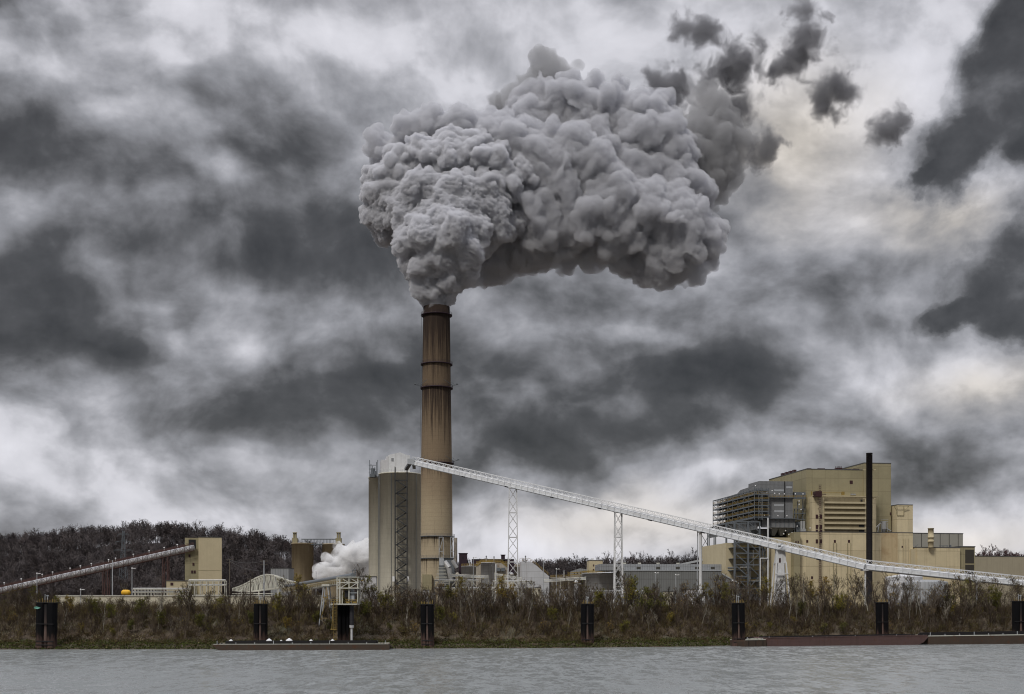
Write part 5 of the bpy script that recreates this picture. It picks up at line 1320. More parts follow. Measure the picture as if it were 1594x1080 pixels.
def white_aframe():
    p = on_conv(1214.5); x, y = p[0], p[1]; S = y / FPX; zt = p[2] - 1.2
    t = thing('white_a_frame', 'white tapering A-frame tower with a boxed top under the conveyor', 'trestle', (x, y, GZ))
    b = MB(); zb = Zp(877, y); z2 = Zp(861, y)
    def quad(x0t, x1t, zt_, x0b, x1b, zb_): 
        b.poly([(Xp(x0t, y), y - 1.4, zt_), (Xp(x1t, y), y - 1.4, zt_), (Xp(x1b, y), y - 1.4, zb_), (Xp(x0b, y), y - 1.4, zb_)], (0, 2.8, 0))
    quad(1208, 1221, zt, 1206, 1223, zb); b.build('boxed_head', M['white'], t)
    b = MB(); quad(1209.5, 1219.5, zb - .02, 1207.5, 1221.5, GZ); b.build('ventilation_shaft', M['white'], t)
    for sx, a, c in ((-1, 1207, 1201), (1, 1222, 1228)):
        l = MB(); l.bar((Xp(a, y), y - 1.8, zb + .4), (Xp(c, y), y - 3, GZ - .2), .45); l.bar((Xp(a, y), y + 1.8, zb + .4), (Xp(c, y), y + 3, GZ - .2), .45); l.build('leg', M['white'], t)
    r = MB(); r.bar((Xp(1204.5, y), y - 2.3, Zp(893, y)), (Xp(1225, y), y - 2.3, Zp(893, y)), .4); r.build('tie_beam', M['white'], t)
    w_ = MB(); q = P(1214, 872, y - 1.45); w_.box(q[0] - .3, q[0] + .3, y - 1.5, y - 1.38, q[2] - .8, q[2] + .8); w_.build('door', M['brown_window'], t)
    h = MB(); h.box(Xp(1208, y), Xp(1220, y), y - 2.6, y + 2.2, zt, zt + .5); h.bar((Xp(1209, y), y - 2.7, zt + 1), (Xp(1216, y), y - 2.7, zt + 2.6), .35); h.ball((Xp(1211, y), y - 2.8, zt + 1.6), .6, 10, 8); h.build('take_up_gear', M['steel_light'], t)
white_aframe()
# ------------------------------------------------------------------ mooring piles
def mooring(px, wpx, pyt, y, label, lamp=True, marker=False):
    S = y / FPX; x = Xp(px, y); W = wpx * S; zt = Zp(pyt, y)
    t = thing('mooring_pile', label, 'mooring pile', (x, y, -1), 'tarred mooring piles along the river')
    r = W * .25
    for sx in (-1, 1):
        b = MB(); cx = x + sx * (W / 2 - r)
        b.lathe((cx, y), [(r, -2), (r, zt - .15), (r * .97, zt)], 32, rf=lambda a: 1 + .035 * (1 if math.cos(10 * a) > 0 else -1)); b.build('pile_tube', M['tar'], t)
    for sx in (-1, 1):
        b = MB(); b.lathe((x + sx * W * .06, y + r * 1.3), [(r, -2), (r, zt - .2)], 24, rf=lambda a: 1 + .03 * (1 if math.cos(8 * a) > 0 else -1)); b.build('pile_tube', M['tar'], t)
    c = MB(); c.tube((x, y - r * .35, -2), (x, y - r * .35, zt - .3), W * .10, n=16); c.build('centre_pile', M['pile_rust'], t)
    k = MB(); k.box(x - W * .47, x + W * .47, y - r * .9, y + r * 2.2, zt - .02, zt + .18); k.build('cap', M['hull_black'], t)
    f = MB()
    for z in (1.0, 1.9, 6.2): f.box(x - W * .42, x + W * .40, y - r * 1.06, y - r * .6, z, z + .22)
    f.build('rubbing_band', M['hull_black'], t)
    rr = random.Random(int(px))
    n = 8
    for i in range(n):
        xx = x - W * .42 + W * .84 * i / (n - 1); s = MB(); s.bar((xx, y - r * .5, zt + .1), (xx, y - r * .5, zt + .5 + rr.random() * .7), .11); s.build('stub_post', M['yellow'], t)
    if lamp:
        l = MB(); l.bar((x - W * .1, y, zt), (x - W * .1, y, zt + 2.2), .12); l.bar((x + W * .02, y, zt), (x + W * .02, y, zt + 1.7), .14); l.box(x - .1, x + .35, y - .2, y + .2, zt + 1.7, zt + 1.95); l.build('navigation_light', M['steel_light'], t)
    t.rotation_euler = (R_(rr.uniform(-.6, .6)), R_(rr.uniform(-1.0, 1.0)), 0)
    if marker:
        m_ = MB(); z = zt - 1.2; m_.poly([(x - W * .55, y - r - .08, z - .1), (x - W * .35, y - r - .25, z - .35), (x - W * .2, y - r - .2, z), (x - W * .42, y - r - .25, z + .35)], (0, .1, 0)); m_.build('marker', M['green_mark'], t)
mooring(72, 32.5, 938.5, 320, 'broadest mooring pile group at the far left, with a faded green marker', True, True)
mooring(405.5, 21.5, 940.5, 327, 'mooring pile group behind the left part of the brown barge')
mooring(665.5, 20.5, 941, 327, 'mooring pile group in open water below the chimney and big silo', False)
mooring(914, 20, 940.5, 336.5, 'mooring pile group below the halfway trestle, clear of any barge')
mooring(1150, 20, 939, 346.5, 'mooring pile group at the left end of the red barge')
mooring(1373.5, 19.5, 938, 369, 'mooring pile group behind the red barge, below the black stack', False)
mooring(1588, 24, 936, 386, 'mooring pile group cut by the right edge of the picture')

# ------------------------------------------------------------------ loading dock at the barge
def loader():
    y = 327; S = y / FPX
    t = thing('loading_dock', 'black pile dock with yellow ladder, platform and loading head behind the brown barge', 'dock', (Xp(540, y), y, 0))
    for i, (a, c) in enumerate(((526, 532.5), (532.5, 539), (539, 544))):
        r = (c - a) / 2 * S; x = Xp((a + c) / 2, y); b = MB(); b.lathe((x, y), [(r, -2), (r, Zp(942, y))], 24, rf=lambda q: 1 + .04 * (1 if math.cos(8 * q) > 0 else -1)); b.build('pile_tube', M['tar'], t)
    x = Xp(547.5, y - 1); r = 3.3 * S
    b = MB(); b.lathe((x, y - 1), [(r, Zp(973, y)), (r, Zp(943, y))], 24, rf=lambda q: 1 + .02 * math.cos(6 * q)); 
    for k in range(12): z = Zp(973, y) + k * .4; b.lathe((x, y - 1), [(r, z), (r * 1.08, z + .08), (r, z + .16)], 24, cap=False)
    b.build('rubber_fender', M['black'], t)
    b = MB(); b.tube((x, y - 1, Zp(977, y)), (x, y - 1, Zp(973, y)), r * 1.0, r * 1.1, 18); b.tube((x, y - 1, .3), (x, y - 1, Zp(977, y)), r * .55, n=14); b.build('fender_post', M['white_dirty'], t)
    d = MB(); d.box(Xp(517, y), Xp(557.5, y), y - 3, y + 3.2, Zp(941.3, y), Zp(939.5, y)); d.build('deck', M['steel_cream'], t)
    r_ = MB()
    for px in (517.5, 523, 528, 533, 541, 546, 551, 557): r_.bar((Xp(px, y), y - 2.9, Zp(939.5, y)), (Xp(px, y), y - 2.9, Zp(933.5, y)), .1)
    for py in (936.5, 933.5): r_.bar((Xp(517, y), y - 2.9, Zp(py, y)), (Xp(530, y), y - 2.9, Zp(py, y)), .1); r_.bar((Xp(540, y), y - 2.9, Zp(py, y)), (Xp(557.5, y), y - 2.9, Zp(py, y)), .1)
    r_.box(Xp(541, y), Xp(546, y), y - 2.95, y - 2.85, Zp(938.8, y), Zp(935.5, y)); r_.box(Xp(551, y), Xp(556.5, y), y - 2.95, y - 2.85, Zp(938.8, y), Zp(935.5, y)); r_.build('railing', M['yellow'], t)
    l = MB()
    for px in (522.5, 526): l.bar((Xp(px, y) , y - 3.4, Zp(996, y)), (Xp(px + 0, y), y - 3.4, Zp(936, y)), .09)
    l.bar((Xp(519.5, y), y - 3.6, Zp(980, y)), (Xp(522, y), y - 3.6, Zp(938, y)), .14)
    for k in range(13): z = Zp(995, y) + k * .74; l.bar((Xp(522.5, y), y - 3.4, z), (Xp(526, y), y - 3.4, z), .07)
    l.bar((Xp(517.5, y), y - 3.6, Zp(979, y)), (Xp(527, y), y - 3.6, Zp(979, y)), .22); l.build('ladder', M['yellow'], t)
    # the loading head: frame, chute, motor boxes
    f = MB(); 
    for px in (526.5, 531, 545, 558.5):
        for yy in (y - 2.2, y + 2.2): f.bar((Xp(px, y), yy, Zp(940, y)), (Xp(px, y), yy, Zp(899, y)), .26)
    for py in (899, 907, 915.5): 
        for yy in (y - 2.2, y + 2.2): f.bar((Xp(526, y), yy, Zp(py, y)), (Xp(560, y), yy, Zp(py, y)), .24)
    for k, (a, b_) in enumerate(((545, 558.5), (531, 545), (526.5, 531))): f.bar((Xp(a, y), y - 2.2, Zp(899, y)), (Xp(b_, y), y - 2.2, Zp(907, y)), .16); f.bar((Xp(a, y), y - 2.2, Zp(915.5, y)), (Xp(b_, y), y - 2.2, Zp(907, y)), .16)
    for px in (526.5, 531, 545, 558.5):
        for py in (899, 915.5): f.bar((Xp(px, y), y - 2.2, Zp(py, y)), (Xp(px, y), y + 2.2, Zp(py, y)), .2)
    f.build('tower_frame', M['steel_cream'], t)
    p = MB(); p.box(Xp(540, y), Xp(560.5, y), y - 2.8, y + 2.6, Zp(916.3, y), Zp(915.2, y)); p.box(Xp(527, y), Xp(560.5, y), y - 2.6, y + 2.6, Zp(899, y), Zp(898, y)); p.build('platform', M['steel_cream'], t)
    h = MB(); h.box(Xp(538, y), Xp(544, y), y - 1.4, y + 1.4, Zp(929, y), Zp(919.5, y)); h.build('feed_hopper', M['dark'], t)
    g = MB(); g.box(Xp(546, y), Xp(552, y), y - 1.6, y + 1, Zp(934, y), Zp(927, y)); g.box(Xp(545, y), Xp(556, y), y - 1.9, y + 1, Zp(923.5, y), Zp(921.5, y)); g.tube((Xp(549, y), y - .5, Zp(927, y)), (Xp(549, y), y - .5, Zp(917, y)), .5, n=12); g.build('drive_unit', M['steel_light'], t)
    m_ = MB(); rr = random.Random(9)
    for k in range(22): a = P(529 + rr.random() * 29, 900 + rr.random() * 14, y - 1.5 + rr.random() * 3); m_.bar(a, a + (rr.uniform(-1.4, 1.4), 0, rr.uniform(-.8, .8)), .18)
    m_.build('pipework', M['yellow'], t)
    mm = MB()
    for px, pyt in ((549, 888), (553, 886.5)): mm.bar(P(px, 898, y), P(px, pyt, y), .14); mm.ball(P(px, pyt, y), .22, 8, 6)
    mm.build('mast_lamp', M['steel'], t)
loader()
def dock_conveyor():
    A, B = P(446, 915, 432), P(549, 897.5, 327)
    t = thing('dock_conveyor', 'grey tube conveyor climbing from the arched truss to the loading dock', 'conveyor', (*A[:2], GZ)); d = B - A; dz = np.array((0, 0, 1.)); L = np.linalg.norm(d)
    c = MB(); c.tube(A + dz * .5, B + dz * .3, .62, n=14); c.build('belt_cover', M['steel'], t)
    f = MB(); side = np.cross(d / L, dz); side /= np.linalg.norm(side); n = 40
    for s_ in (-1.0, 1.0):
        o = side * s_; f.bar(A + o - dz * .3, B + o - dz * .3, .2); f.bar(A + o - dz * 1.5, B + o - dz * 1.5, .22)
        for k in range(n): p = A + d * k / n + o; q = A + d * (k + 1) / n + o; f.bar(p - dz * .3, p - dz * 1.5, .14); f.bar(p - dz * 1.5, q - dz * .3, .12)
    f.build('truss', M['steel_cream'], t)
    g = MB(); 
    for s_ in (1.6, -1.6):
        o = side * s_
        for h in (.5, 1.1): g.bar(A + o + dz * (h - 1.3), B + o + dz * (h - 1.3), .08)
        for k in range(2 * n): p = A + d * k / (2 * n) + o; g.bar(p - dz * 1.4, p - dz * .2, .07)
    g.build('railing', M['yellow'], t)
    for px in (452, 463, 480, 486):
        k = (px - 446) / 103; lo, hi = 0, 1
        for _ in range(30):
            m = (lo + hi) / 2; p = A + d * m
            if HX + FPX * p[0] / p[1] < px: lo = m
            else: hi = m
        p = A + d * lo; b = MB(); b.bar(p - dz * 1.4, (p[0] + .3, p[1], GZ - 3), .28); b.build('support_leg', M['steel_light'], t)
dock_conveyor()
def dock_aframe():
    y = 340; t = thing('a_frame_tower', 'pale steel A-frame tower with rusty cross bracing standing on the bank by the dock', 'tower', (Xp(507, y), y, 4))
    zb = float(height(np.array(Xp(507, y)), np.array(y)))
    for a, c in ((503.5, 496), (510, 517.5)):
        l = MB()
        for dy in (0, 3.5): l.bar(P(a, 912, y) + (0, dy, 0), np.array((Xp(c, y), y + dy, zb - .6)), .26)
        l.build('leg', M['steel_light'], t)
    for p0, p1, in (((502, 922), (515.5, 965)), ((512, 922), (498.5, 965)), ((499, 962), (516.5, 982)), ((516, 962), (497.5, 982))): b = MB(); b.bar(P(*p0, y), P(*p1, y), .13); b.build('bracing', M['yellow'], t)
    b = MB(); b.bar(P(499, 962, y), P(516, 962, y), .16); b.build('tie_bar', M['yellow'], t); b = MB(); b.bar(P(502, 930, y), P(512, 930, y), .16); b.build('tie_bar', M['yellow'], t)
    c = MB(); c.box(Xp(501, y), Xp(513, y), y - .4, y + 4, Zp(912.5, y), Zp(909, y)); c.build('cap_beam', M['steel_cream'], t)
dock_aframe()

# ------------------------------------------------------------------ barges
def barge(px0, px1, y0, y1, pyt0, pyt1, hull, label, rake_r=False, rake_l=False, domes=(), depth=10.5, freeboard_in=.4, litter=False, plates=0):
    A = np.array((Xp(px0, y0), y0, 0.)); B = np.array((Xp(px1, y1), y1, 0.)); d = B - A; L = np.linalg.norm(d); d /= L
    back = np.array((-d[1], d[0], 0.)); H0 = Zp(pyt0, y0); H1 = Zp(pyt1, y1)
    t = thing('barge', label, 'barge', (A + B) / 2 + back * depth / 2, 'barges moored by the piles')
    def T(p):
        p = np.asarray(p, float); k = p[:, 0:1] / L; hz = H0 + (H1 - H0) * k
        return A + d * p[:, 0:1] + back * p[:, 1:2] + np.array((0, 0, 1.)) * (p[:, 2:3] * hz)
    b = MB(T); rl, rr_ = (5.0 if rake_l else .6), (5.0 if rake_r else .0)
    prof = [(rl * 1.0, -.5), (rl * .35, -.1), (0, .75), (0, 1), (L, 1), (L, .78), (L - rr_ * .25, .3), (L - rr_ * .7, -.1), (L - rr_, -.5)]
    b.poly([(u, 0, z) for u, z in prof], (0, depth, 0)); b.build('hull', M[hull], t)
    c = MB(T)
    for v0, v1 in ((-.08, .3), (depth - .3, depth + .08)): c.box(.2, L - .2, v0, v1, 1.002, 1.10)
    c.build('gunwale', M['steel_cream'] if hull == 'hull_brown' else M[hull], t)
    cm = MB(T)
    m0, m1 = 3.0, L - 3.0
    for v in (1.6, depth - 1.8): cm.box(m0, m1, v, v + .2, 1.003, 1 + freeboard_in)
    for u in (m0, m1): cm.box(u - .2, u, 1.6, depth - 1.6, 1.003, 1 + freeboard_in)
    cm.build('coaming', M['hull_black'], t)
    s = MB(T); n = int(L / 4.5)
    for k in range(n + 1):
        u = 1 + (L - 2) * k / n; s.box(u - .06, u + .06, .35, .5, 1.003, 1 + freeboard_in * (1.2 if k % 3 == 0 else .7))
    s.build('bollard', M['steel_light'], t)
    if not rake_l or True:
        for u in (1.2, 2.0, L - 2.2, L - 1.4): bt = MB(T); bt.box(u - .18, u + .18, .8, 1.2, 1.003, 1.25); bt.build('bitt', M['hull_black'], t)
    for px, rr2 in domes:
        k = (px - px0) / (px1 - px0); w = MB(); p = A + d * L * k + back * 4.5; z = H0 + (H1 - H0) * k + freeboard_in * H0
        w.lathe((p[0], p[1]), [(rr2, z), (rr2 * .92, z + rr2 * .25), (rr2 * .5, z + rr2 * .55), (.08, z + rr2 * .8)], 20); w.build('hatch_cover', M['white'], t)
    if plates:
        pl = MB(T)
        for k in range(plates): u = L * (k + .5) / plates; pl.box(u - .07, u + .07, -.06, .0, 0.0, .98)
        pl.build('fender_strip', M['hull_black'], t)
    if litter:
        q = MB(T); r3 = random.Random(4)
        for k in range(60): u = r3.uniform(.8, L - 1); q.box(u, u + r3.uniform(.15, .6), .6, 1.0, 1.003, 1 + r3.uniform(.1, .3))
        q.build('deck_debris', M['steel_cream'], t)
barge(331, 606, 312.5, 315.5, 1003.2, 1002.6, 'hull_brown', 'brown barge with white hatch domes moored at the loading dock', domes=((355, .5), (415, .75), (446.5, .85), (434, .3), (481, .45), (515, .5)), rake_l=True, freeboard_in=.55)
barge(1160, 1193, 342, 345, 996.5, 996, 'hull_brown', 'short rusty work float between the pile group and the red barge', litter=True, plates=3, depth=7)
barge(1193.5, 1444, 345, 362, 993.5, 989.5, 'hull_red', 'long empty rust red barge with raked right-hand bow', rake_r=True, plates=0, litter=False, freeboard_in=.16)
barge(1444.5, 1720, 362.5, 377, 990.5, 987.0, 'hull_brown', 'dark brown barge running off the right edge of the picture', rake_l=False, freeboard_in=.4)
# ------------------------------------------------------------------ plants
def grow(r, H, spread, n1, n2, n3, lean=0.0, multi=1, up=0.35, kink=0.12):
    """branch skeleton: list of (p0, p1, r0, r1, level)"""
    segs = []; tips = []
    def limb(p, d, L, rad, lev, nseg):
        p = np.array(p, float); d = np.array(d, float); pts = [p]
        for k in range(nseg):
            d = d + r.normal(0, kink * (1 + .4 * lev), 3) + np.array((0, 0, up * .25)); d /= np.linalg.norm(d)
            q = p + d * L / nseg; ra, rb = rad * (1 - .75 * k / nseg), rad * (1 - .75 * (k + 1) / nseg)
            segs.append((p, q, ra, rb, lev)); p = q; pts.append(p)
        return pts, d
    def kids(pts, d, L, rad, lev):
        num = (n1, n2, n3)[lev] if lev < 3 else 0
        if not num: tips.append(pts[-1]); return
        for k in range(num):
            f = r.uniform(.28 if lev == 0 else .2, 1.0); i = min(int(f * (len(pts) - 1)), len(pts) - 2); g = f * (len(pts) - 1) - i
            b = pts[i] * (1 - g) + pts[i + 1] * g
            az = r.uniform(0, 2 * math.pi); tilt = r.uniform(.45, .95) * (1 if lev else .85)
            base = (pts[i + 1] - pts[i]); base /= np.linalg.norm(base)
            perp = np.cross(base, (math.cos(az), math.sin(az), .2)); perp /= np.linalg.norm(perp)
            dd = base * math.cos(tilt) + perp * math.sin(tilt) * spread; dd[2] += up * .5; dd /= np.linalg.norm(dd)
            l2 = L * (r.uniform(.38, .6) if lev else r.uniform(.35, .62)) * (1.15 - .55 * f)
            q, d2 = limb(b, dd, l2, rad * .42 * (1.1 - .4 * f), lev + 1, 4 if lev == 0 else 2); kids(q, d2, l2, rad * .42, lev + 1)
        tips.append(pts[-1])
    for m in range(multi):
        a = r.uniform(0, 6.28); t = (.18 if multi > 1 else .04) + lean
        h = H * (1 if m == 0 else r.uniform(.7, .95))
        pts, d = limb((r.normal(0, .12 * (multi > 1)), r.normal(0, .12 * (multi > 1)), -.2), (t * math.cos(a), t * math.sin(a), 1), h, H * .017, 0, 7); kids(pts, d, h, H * .017, 0)
    return segs, np.array(tips)
def seg_mesh(segs, n, rmin=0.0, rscale=1.0):
    P0 = np.array([s[0] for s in segs]); P1 = np.array([s[1] for s in segs])
    R0 = np.maximum(np.array([s[2] for s in segs]) * rscale, rmin); R1 = np.maximum(np.array([s[3] for s in segs]) * rscale, rmin * .8)
    D = P1 - P0; D /= np.linalg.norm(D, axis=1, keepdims=True) + 1e-9
    A = np.cross(D, np.array((.31, .52, .79))); A /= np.linalg.norm(A, axis=1, keepdims=True) + 1e-9; B = np.cross(D, A)
    t = np.arange(n) * 2 * math.pi / n; ct, st = np.cos(t), np.sin(t)
    ring = A[:, None] * ct[None, :, None] + B[:, None] * st[None, :, None]
    V = np.concatenate([P0[:, None] + ring * R0[:, None, None], P1[:, None] + ring * R1[:, None, None]], 1).reshape(-1, 3)
    k = np.arange(n); q = np.stack([k, (k + 1) % n, n + (k + 1) % n, n + k], -1)
    if n == 2: q = q[:1]
    Q = (q[None] + (np.arange(len(segs)) * 2 * n)[:, None, None]).reshape(-1, 4)
    return V, Q
def leaf_quads(C, size, r, flat=0.5):
    n = len(C); a = r.normal(0, 1, (n, 3)); a /= np.linalg.norm(a, axis=1, keepdims=True); b = np.cross(a, r.normal(0, 1, (n, 3))); b /= np.linalg.norm(b, axis=1, keepdims=True) + 1e-9
    s = (size * r.uniform(.6, 1.4, n))[:, None]; a = a * s; b = b * s * .65
    V = np.stack([C - a - b * .2, C + b, C + a - b * .1, C - b * .9], 1).reshape(-1, 3); Q = np.arange(n * 4).reshape(-1, 4); return V, Q

def make_tree(name, label, r, H, spread, n, leaves, bark, leafbias=0.0, multi=1, leafsize=.12, twigr=.026, cat='tree', up=.35):
    segs, tips = grow(r, H, spread, *n, multi=multi, up=up)
    t = thing(name, label, cat, (0, 0, 0))
    tr = [s for s in segs if s[4] <= 1]; tw = [s for s in segs if s[4] > 1]
    V, Q = seg_mesh(tr, 6, .03); fast_mesh('trunk', V, Q, M[bark], t, tint=r.uniform(0, 1, len(Q)), smooth=True)
    V, Q = seg_mesh(tw, 3, twigr); mi = np.zeros(len(Q), int); tint = r.uniform(.2, 1, len(Q))
    if leaves:
        ends = np.array([s[1] for s in tw]); c = ends[r.integers(0, len(ends), leaves)] + r.normal(0, .16, (leaves, 3))
        LV, LQ = leaf_quads(c, leafsize, r); Q = np.concatenate([Q, LQ + len(V)]); V = np.concatenate([V, LV]); mi = np.concatenate([mi, np.ones(leaves, int)]); tint = np.concatenate([tint, np.clip(r.normal(.5 + leafbias, .22, leaves), 0, 1)])
    fast_mesh('crown', V, Q, [M['twig'], M['leaf']], t, tint=tint, mi=mi)
    return t
rt = np.random.default_rng(11)
KIND = {}
def protos():
    K = [('bare_tree', 'bare grey-brown tree', 8.5, .9, (11, 6, 4), 60, 'bark', 0, 1), ('bare_tree', 'slender bare tree', 9.0, .6, (12, 5, 3), 30, 'bark', 0, 1), ('bare_tree', 'wide-crowned bare tree', 8.0, 1.15, (12, 6, 4), 120, 'bark', .05, 1),
         ('bare_tree', 'forked bare tree', 8.0, .8, (8, 5, 4), 90, 'bark', .1, 2),
         ('pale_tree', 'pale white-barked bare tree', 9.0, .6, (9, 4, 3), 20, 'bark_pale', .1, 1),
         ('leafy_tree', 'tree with some ochre leaves left', 7.0, 1.0, (12, 6, 3), 1300, 'bark', .12, 1), ('leafy_tree', 'low tree still in olive green leaf', 5.2, 1.2, (12, 6, 3), 2200, 'bark', -.25, 2),
         ('bush', 'many-stemmed brown bush', 4.2, 1.1, (7, 5, 3), 260, 'bark', .1, 4), ('bush', 'many-stemmed olive bush', 3.8, 1.2, (7, 5, 3), 1300, 'bark', -.15, 4)]
    for i, (nm, lb, H, sp, n, lv, bk, bias, mult) in enumerate(K):
        KIND.setdefault(i, []).append((lb, nm, [make_tree(nm, lb, rt, H, sp, n, lv, bk, bias, mult, leafsize=.11) for _ in range(2 if i in (0, 1, 2, 3, 7) else 1)]))
protos()
ZONES = [(60, 'at the far left edge of the bank'), (130, 'beside the broadest mooring pile'), (200, 'below the yellow tank'), (255, 'left of the tan annex, on the bank'), (300, 'below the tan annex'), (350, 'below the tall windowless tan tower'), (395, 'just left of the second mooring pile'),
         (450, 'below the arched truss'), (495, 'left of the A-frame tower'), (525, 'between the A-frame tower and the dock ladder'), (575, 'right of the loading dock'), (620, 'below the left half of the big twin silo'), (655, 'below the stair tower of the big silo'), (710, 'below the chimney foot'),
         (760, 'below the grey tanks beside the chimney'), (800, 'left of the tallest lattice trestle'), (850, 'right of the tallest lattice trestle'), (905, 'below the broad rusty tank'), (960, 'left of the shorter lattice trestle'), (1010, 'right of the shorter lattice trestle'), (1065, 'below the long grey shed'),
         (1110, 'in front of the small white hut'), (1140, 'left of the pile group at the red barge'), (1195, 'below the steel support tower'), (1235, 'in front of the white A-frame tower'), (1290, 'below the ladder mast of the boiler house'), (1345, 'below the louvre wall of the boiler house'), (1400, 'below the black stack'),
         (1460, 'in front of the domed white tank'), (1520, 'below the low tan hall'), (1700, 'below the warehouse at the right edge')]
def zone(px):
    for lim, z in ZONES:
        if px < lim: return z
    return ZONES[-1][1]
used_proto = set()
def plant_tree(kind, px, t_off, s, size_word=None):
    """stand a tree on the bank: px column, metres back from the water"""
    y = 330
    for _ in range(6): y = float(shore(Xp(px, y))) + t_off
    x = Xp(px, y); z = float(height(np.array(x), np.array(y))) - .1
    lb, nm, pr = KIND[kind][0]; k = int(rt.integers(0, len(pr))); root = pr[k]
    row = 'near the water' if t_off < 13 else ('halfway up the bank' if t_off < 24 else 'on top of the bank')
    size = 'small ' if s < .75 else ('tall ' if s > 1.12 else '')
    label = f'{size}{lb} {row} {zone(px)}'
    words = label.split()
    if len(words) > 16: label = ' '.join(f'{size}{lb} {zone(px)}'.split()[:16])
    rz = float(rt.uniform(0, 6.28)); sc_ = (s * float(rt.uniform(.9, 1.1)), s * float(rt.uniform(.9, 1.1)), s)
    grp = {'bare_tree': 'bare trees on the riverbank', 'pale_tree': 'pale trees on the riverbank', 'leafy_tree': 'leafy trees on the riverbank', 'bush': 'bushes on the riverbank'}[nm]
    if (kind, k) not in used_proto:
        used_proto.add((kind, k)); root.location = (x, y, z); root.rotation_euler = (0, 0, rz); root.scale = sc_; root['label'] = label; root['group'] = grp; return
    dup(root, (x, y, z), rz, sc_, label, grp)
def riverbank_trees():
    # how high the thicket reaches along the picture (photo rows of its upper edge)
    prof = [(0, 912), (60, 916), (110, 935), (200, 934), (260, 925), (290, 915), (330, 930), (380, 930), (430, 925), (455, 905), (475, 912), (510, 935), (560, 905), (590, 915), (640, 925), (680, 915), (760, 912), (830, 915), (900, 912), (960, 915), (985, 900), (1010, 910), (1080, 915), (1130, 908), (1200, 910), (1240, 912), (1290, 902), (1340, 905), (1400, 905), (1460, 900), (1500, 897), (1560, 905), (1600, 905)]
    pxs, pys = zip(*prof)
    n = 205
    for i in range(n):
        px = 1594 * (i + rt.uniform(.05, .95)) / n; off = rt.uniform(17, 40); pyt = np.interp(px, pxs, pys) + abs(rt.normal(-4, 13)) - (8 if px > 570 else 3) + (0 if i % 3 else rt.uniform(0, 14))
        y = float(shore(Xp(px, 350))) + off; z0 = float(height(np.array(Xp(px, y)), np.array(y)))
        kind = int(rt.choice([0, 0, 0, 1, 1, 2, 2, 2, 3, 3, 4, 5, 6]));
        if kind == 6 and off > 30: kind = 2
        base = (8.5, 9, 8, 8, 9, 7, 5.2)[kind]; s = max(.45, min(1.25, (Zp(pyt, y) - z0) / (base * 1.02)))
        plant_tree(kind, px, off, s)
    for i in range(60):       # lower slope: saplings and bushes
        px = 1594 * (i + rt.uniform(.05, .95)) / 60; off = rt.uniform(9, 20)
        if 325 < px < 610 and off < 12: off += 5
        plant_tree(int(rt.choice([7, 7, 8, 8, 3, 1, 6])), px, off, rt.uniform(.55, .95))
    for px, off, s, k in ((161, 14, .75, 4), (98, 15, .62, 4), (953, 24, .8, 4), (822, 20, .75, 4), (884, 14, .7, 4), (1240, 20, .85, 4), (1228, 19, .8, 4), (1253, 18, .6, 4), (1093, 17, .75, 4), (1276, 22, .9, 4), (740, 22, .85, 4), (718, 20, .8, 4), (610, 24, .7, 5), (985, 36, 1.2, 5), (1265, 33, 1.1, 5), (465, 30, 1.2, 5), (470, 27, .95, 5), (450, 27, 1.1, 2), (560, 30, 1.25, 1), (1120, 30, 1.2, 2), (1128, 27, 1.1, 5), (1500, 30, 1.3, 2), (1540, 26, 1.1, 5), (340, 27, .8, 6), (570, 22, .9, 6), (650, 22, .9, 6), (175, 20, .9, 6), (140, 24, .9, 6), (215, 22, 1, 6), (110, 28, .8, 6), (1250, 22, .9, 6), (1480, 20, .9, 6), (600, 26, 1.0, 6), (530, 26, .8, 6)):
        plant_tree(k, px, off, s)
riverbank_trees()

def saplings():
    """thin upright brush between the trees, far too many stems to count"""
    r = np.random.default_rng(31); T = []
    for k in range(6):
        segs, tips = grow(r, 5.0, .6 + .1 * k, 9, 5, 3 if k % 2 else 0, multi=2 if k % 3 == 0 else 1, up=.45)
        V, Q = seg_mesh([(a, b, max(c, .02), max(d, .012), e) for a, b, c, d, e in segs], 2, .02); T.append((V, Q))
    n = 2000; px = r.uniform(-10, 1610, n); off = r.uniform(10, 42, n); VV, QQ, TT, o_ = [], [], [], 0
    for i in range(n):
        y = float(shore(Xp(px[i], 350))) + off[i]; x = Xp(px[i], y); z = float(height(np.array(x), np.array(y)))
        dens = mnoise.noise(Vector((px[i] * .02, 3, off[i] * .05)))
        s = r.uniform(.45, 1.05) * np.interp(off[i], [6, 12, 22, 42], [.45, .8, 1.0, 1.0]) * (1 + .3 * dens)
        if 88 < px[i] < 330 and off[i] > 26: s *= .6
        if px[i] > 570 and off[i] > 18: s *= 1.22
        V, Q = T[int(r.integers(0, 6))]; a = r.uniform(0, 6.28); c, sn = math.cos(a) * s, math.sin(a) * s
        VV.append(np.stack([V[:, 0] * c - V[:, 1] * sn + x, V[:, 0] * sn + V[:, 1] * c + y, V[:, 2] * s + z], -1)); QQ.append(Q + o_); o_ += len(V)
        TT.append(np.clip(np.full(len(Q), r.normal(.42, .16) if r.uniform() > .05 else .97) + r.normal(0, .05, len(Q)), 0, 1))
    o = fast_mesh('brushwood', np.concatenate(VV), np.concatenate(QQ), M['brush'], tint=np.concatenate(TT)); stuff(o); tag(o, 'thicket of thin bare saplings filling the riverbank between the trees', 'brushwood')
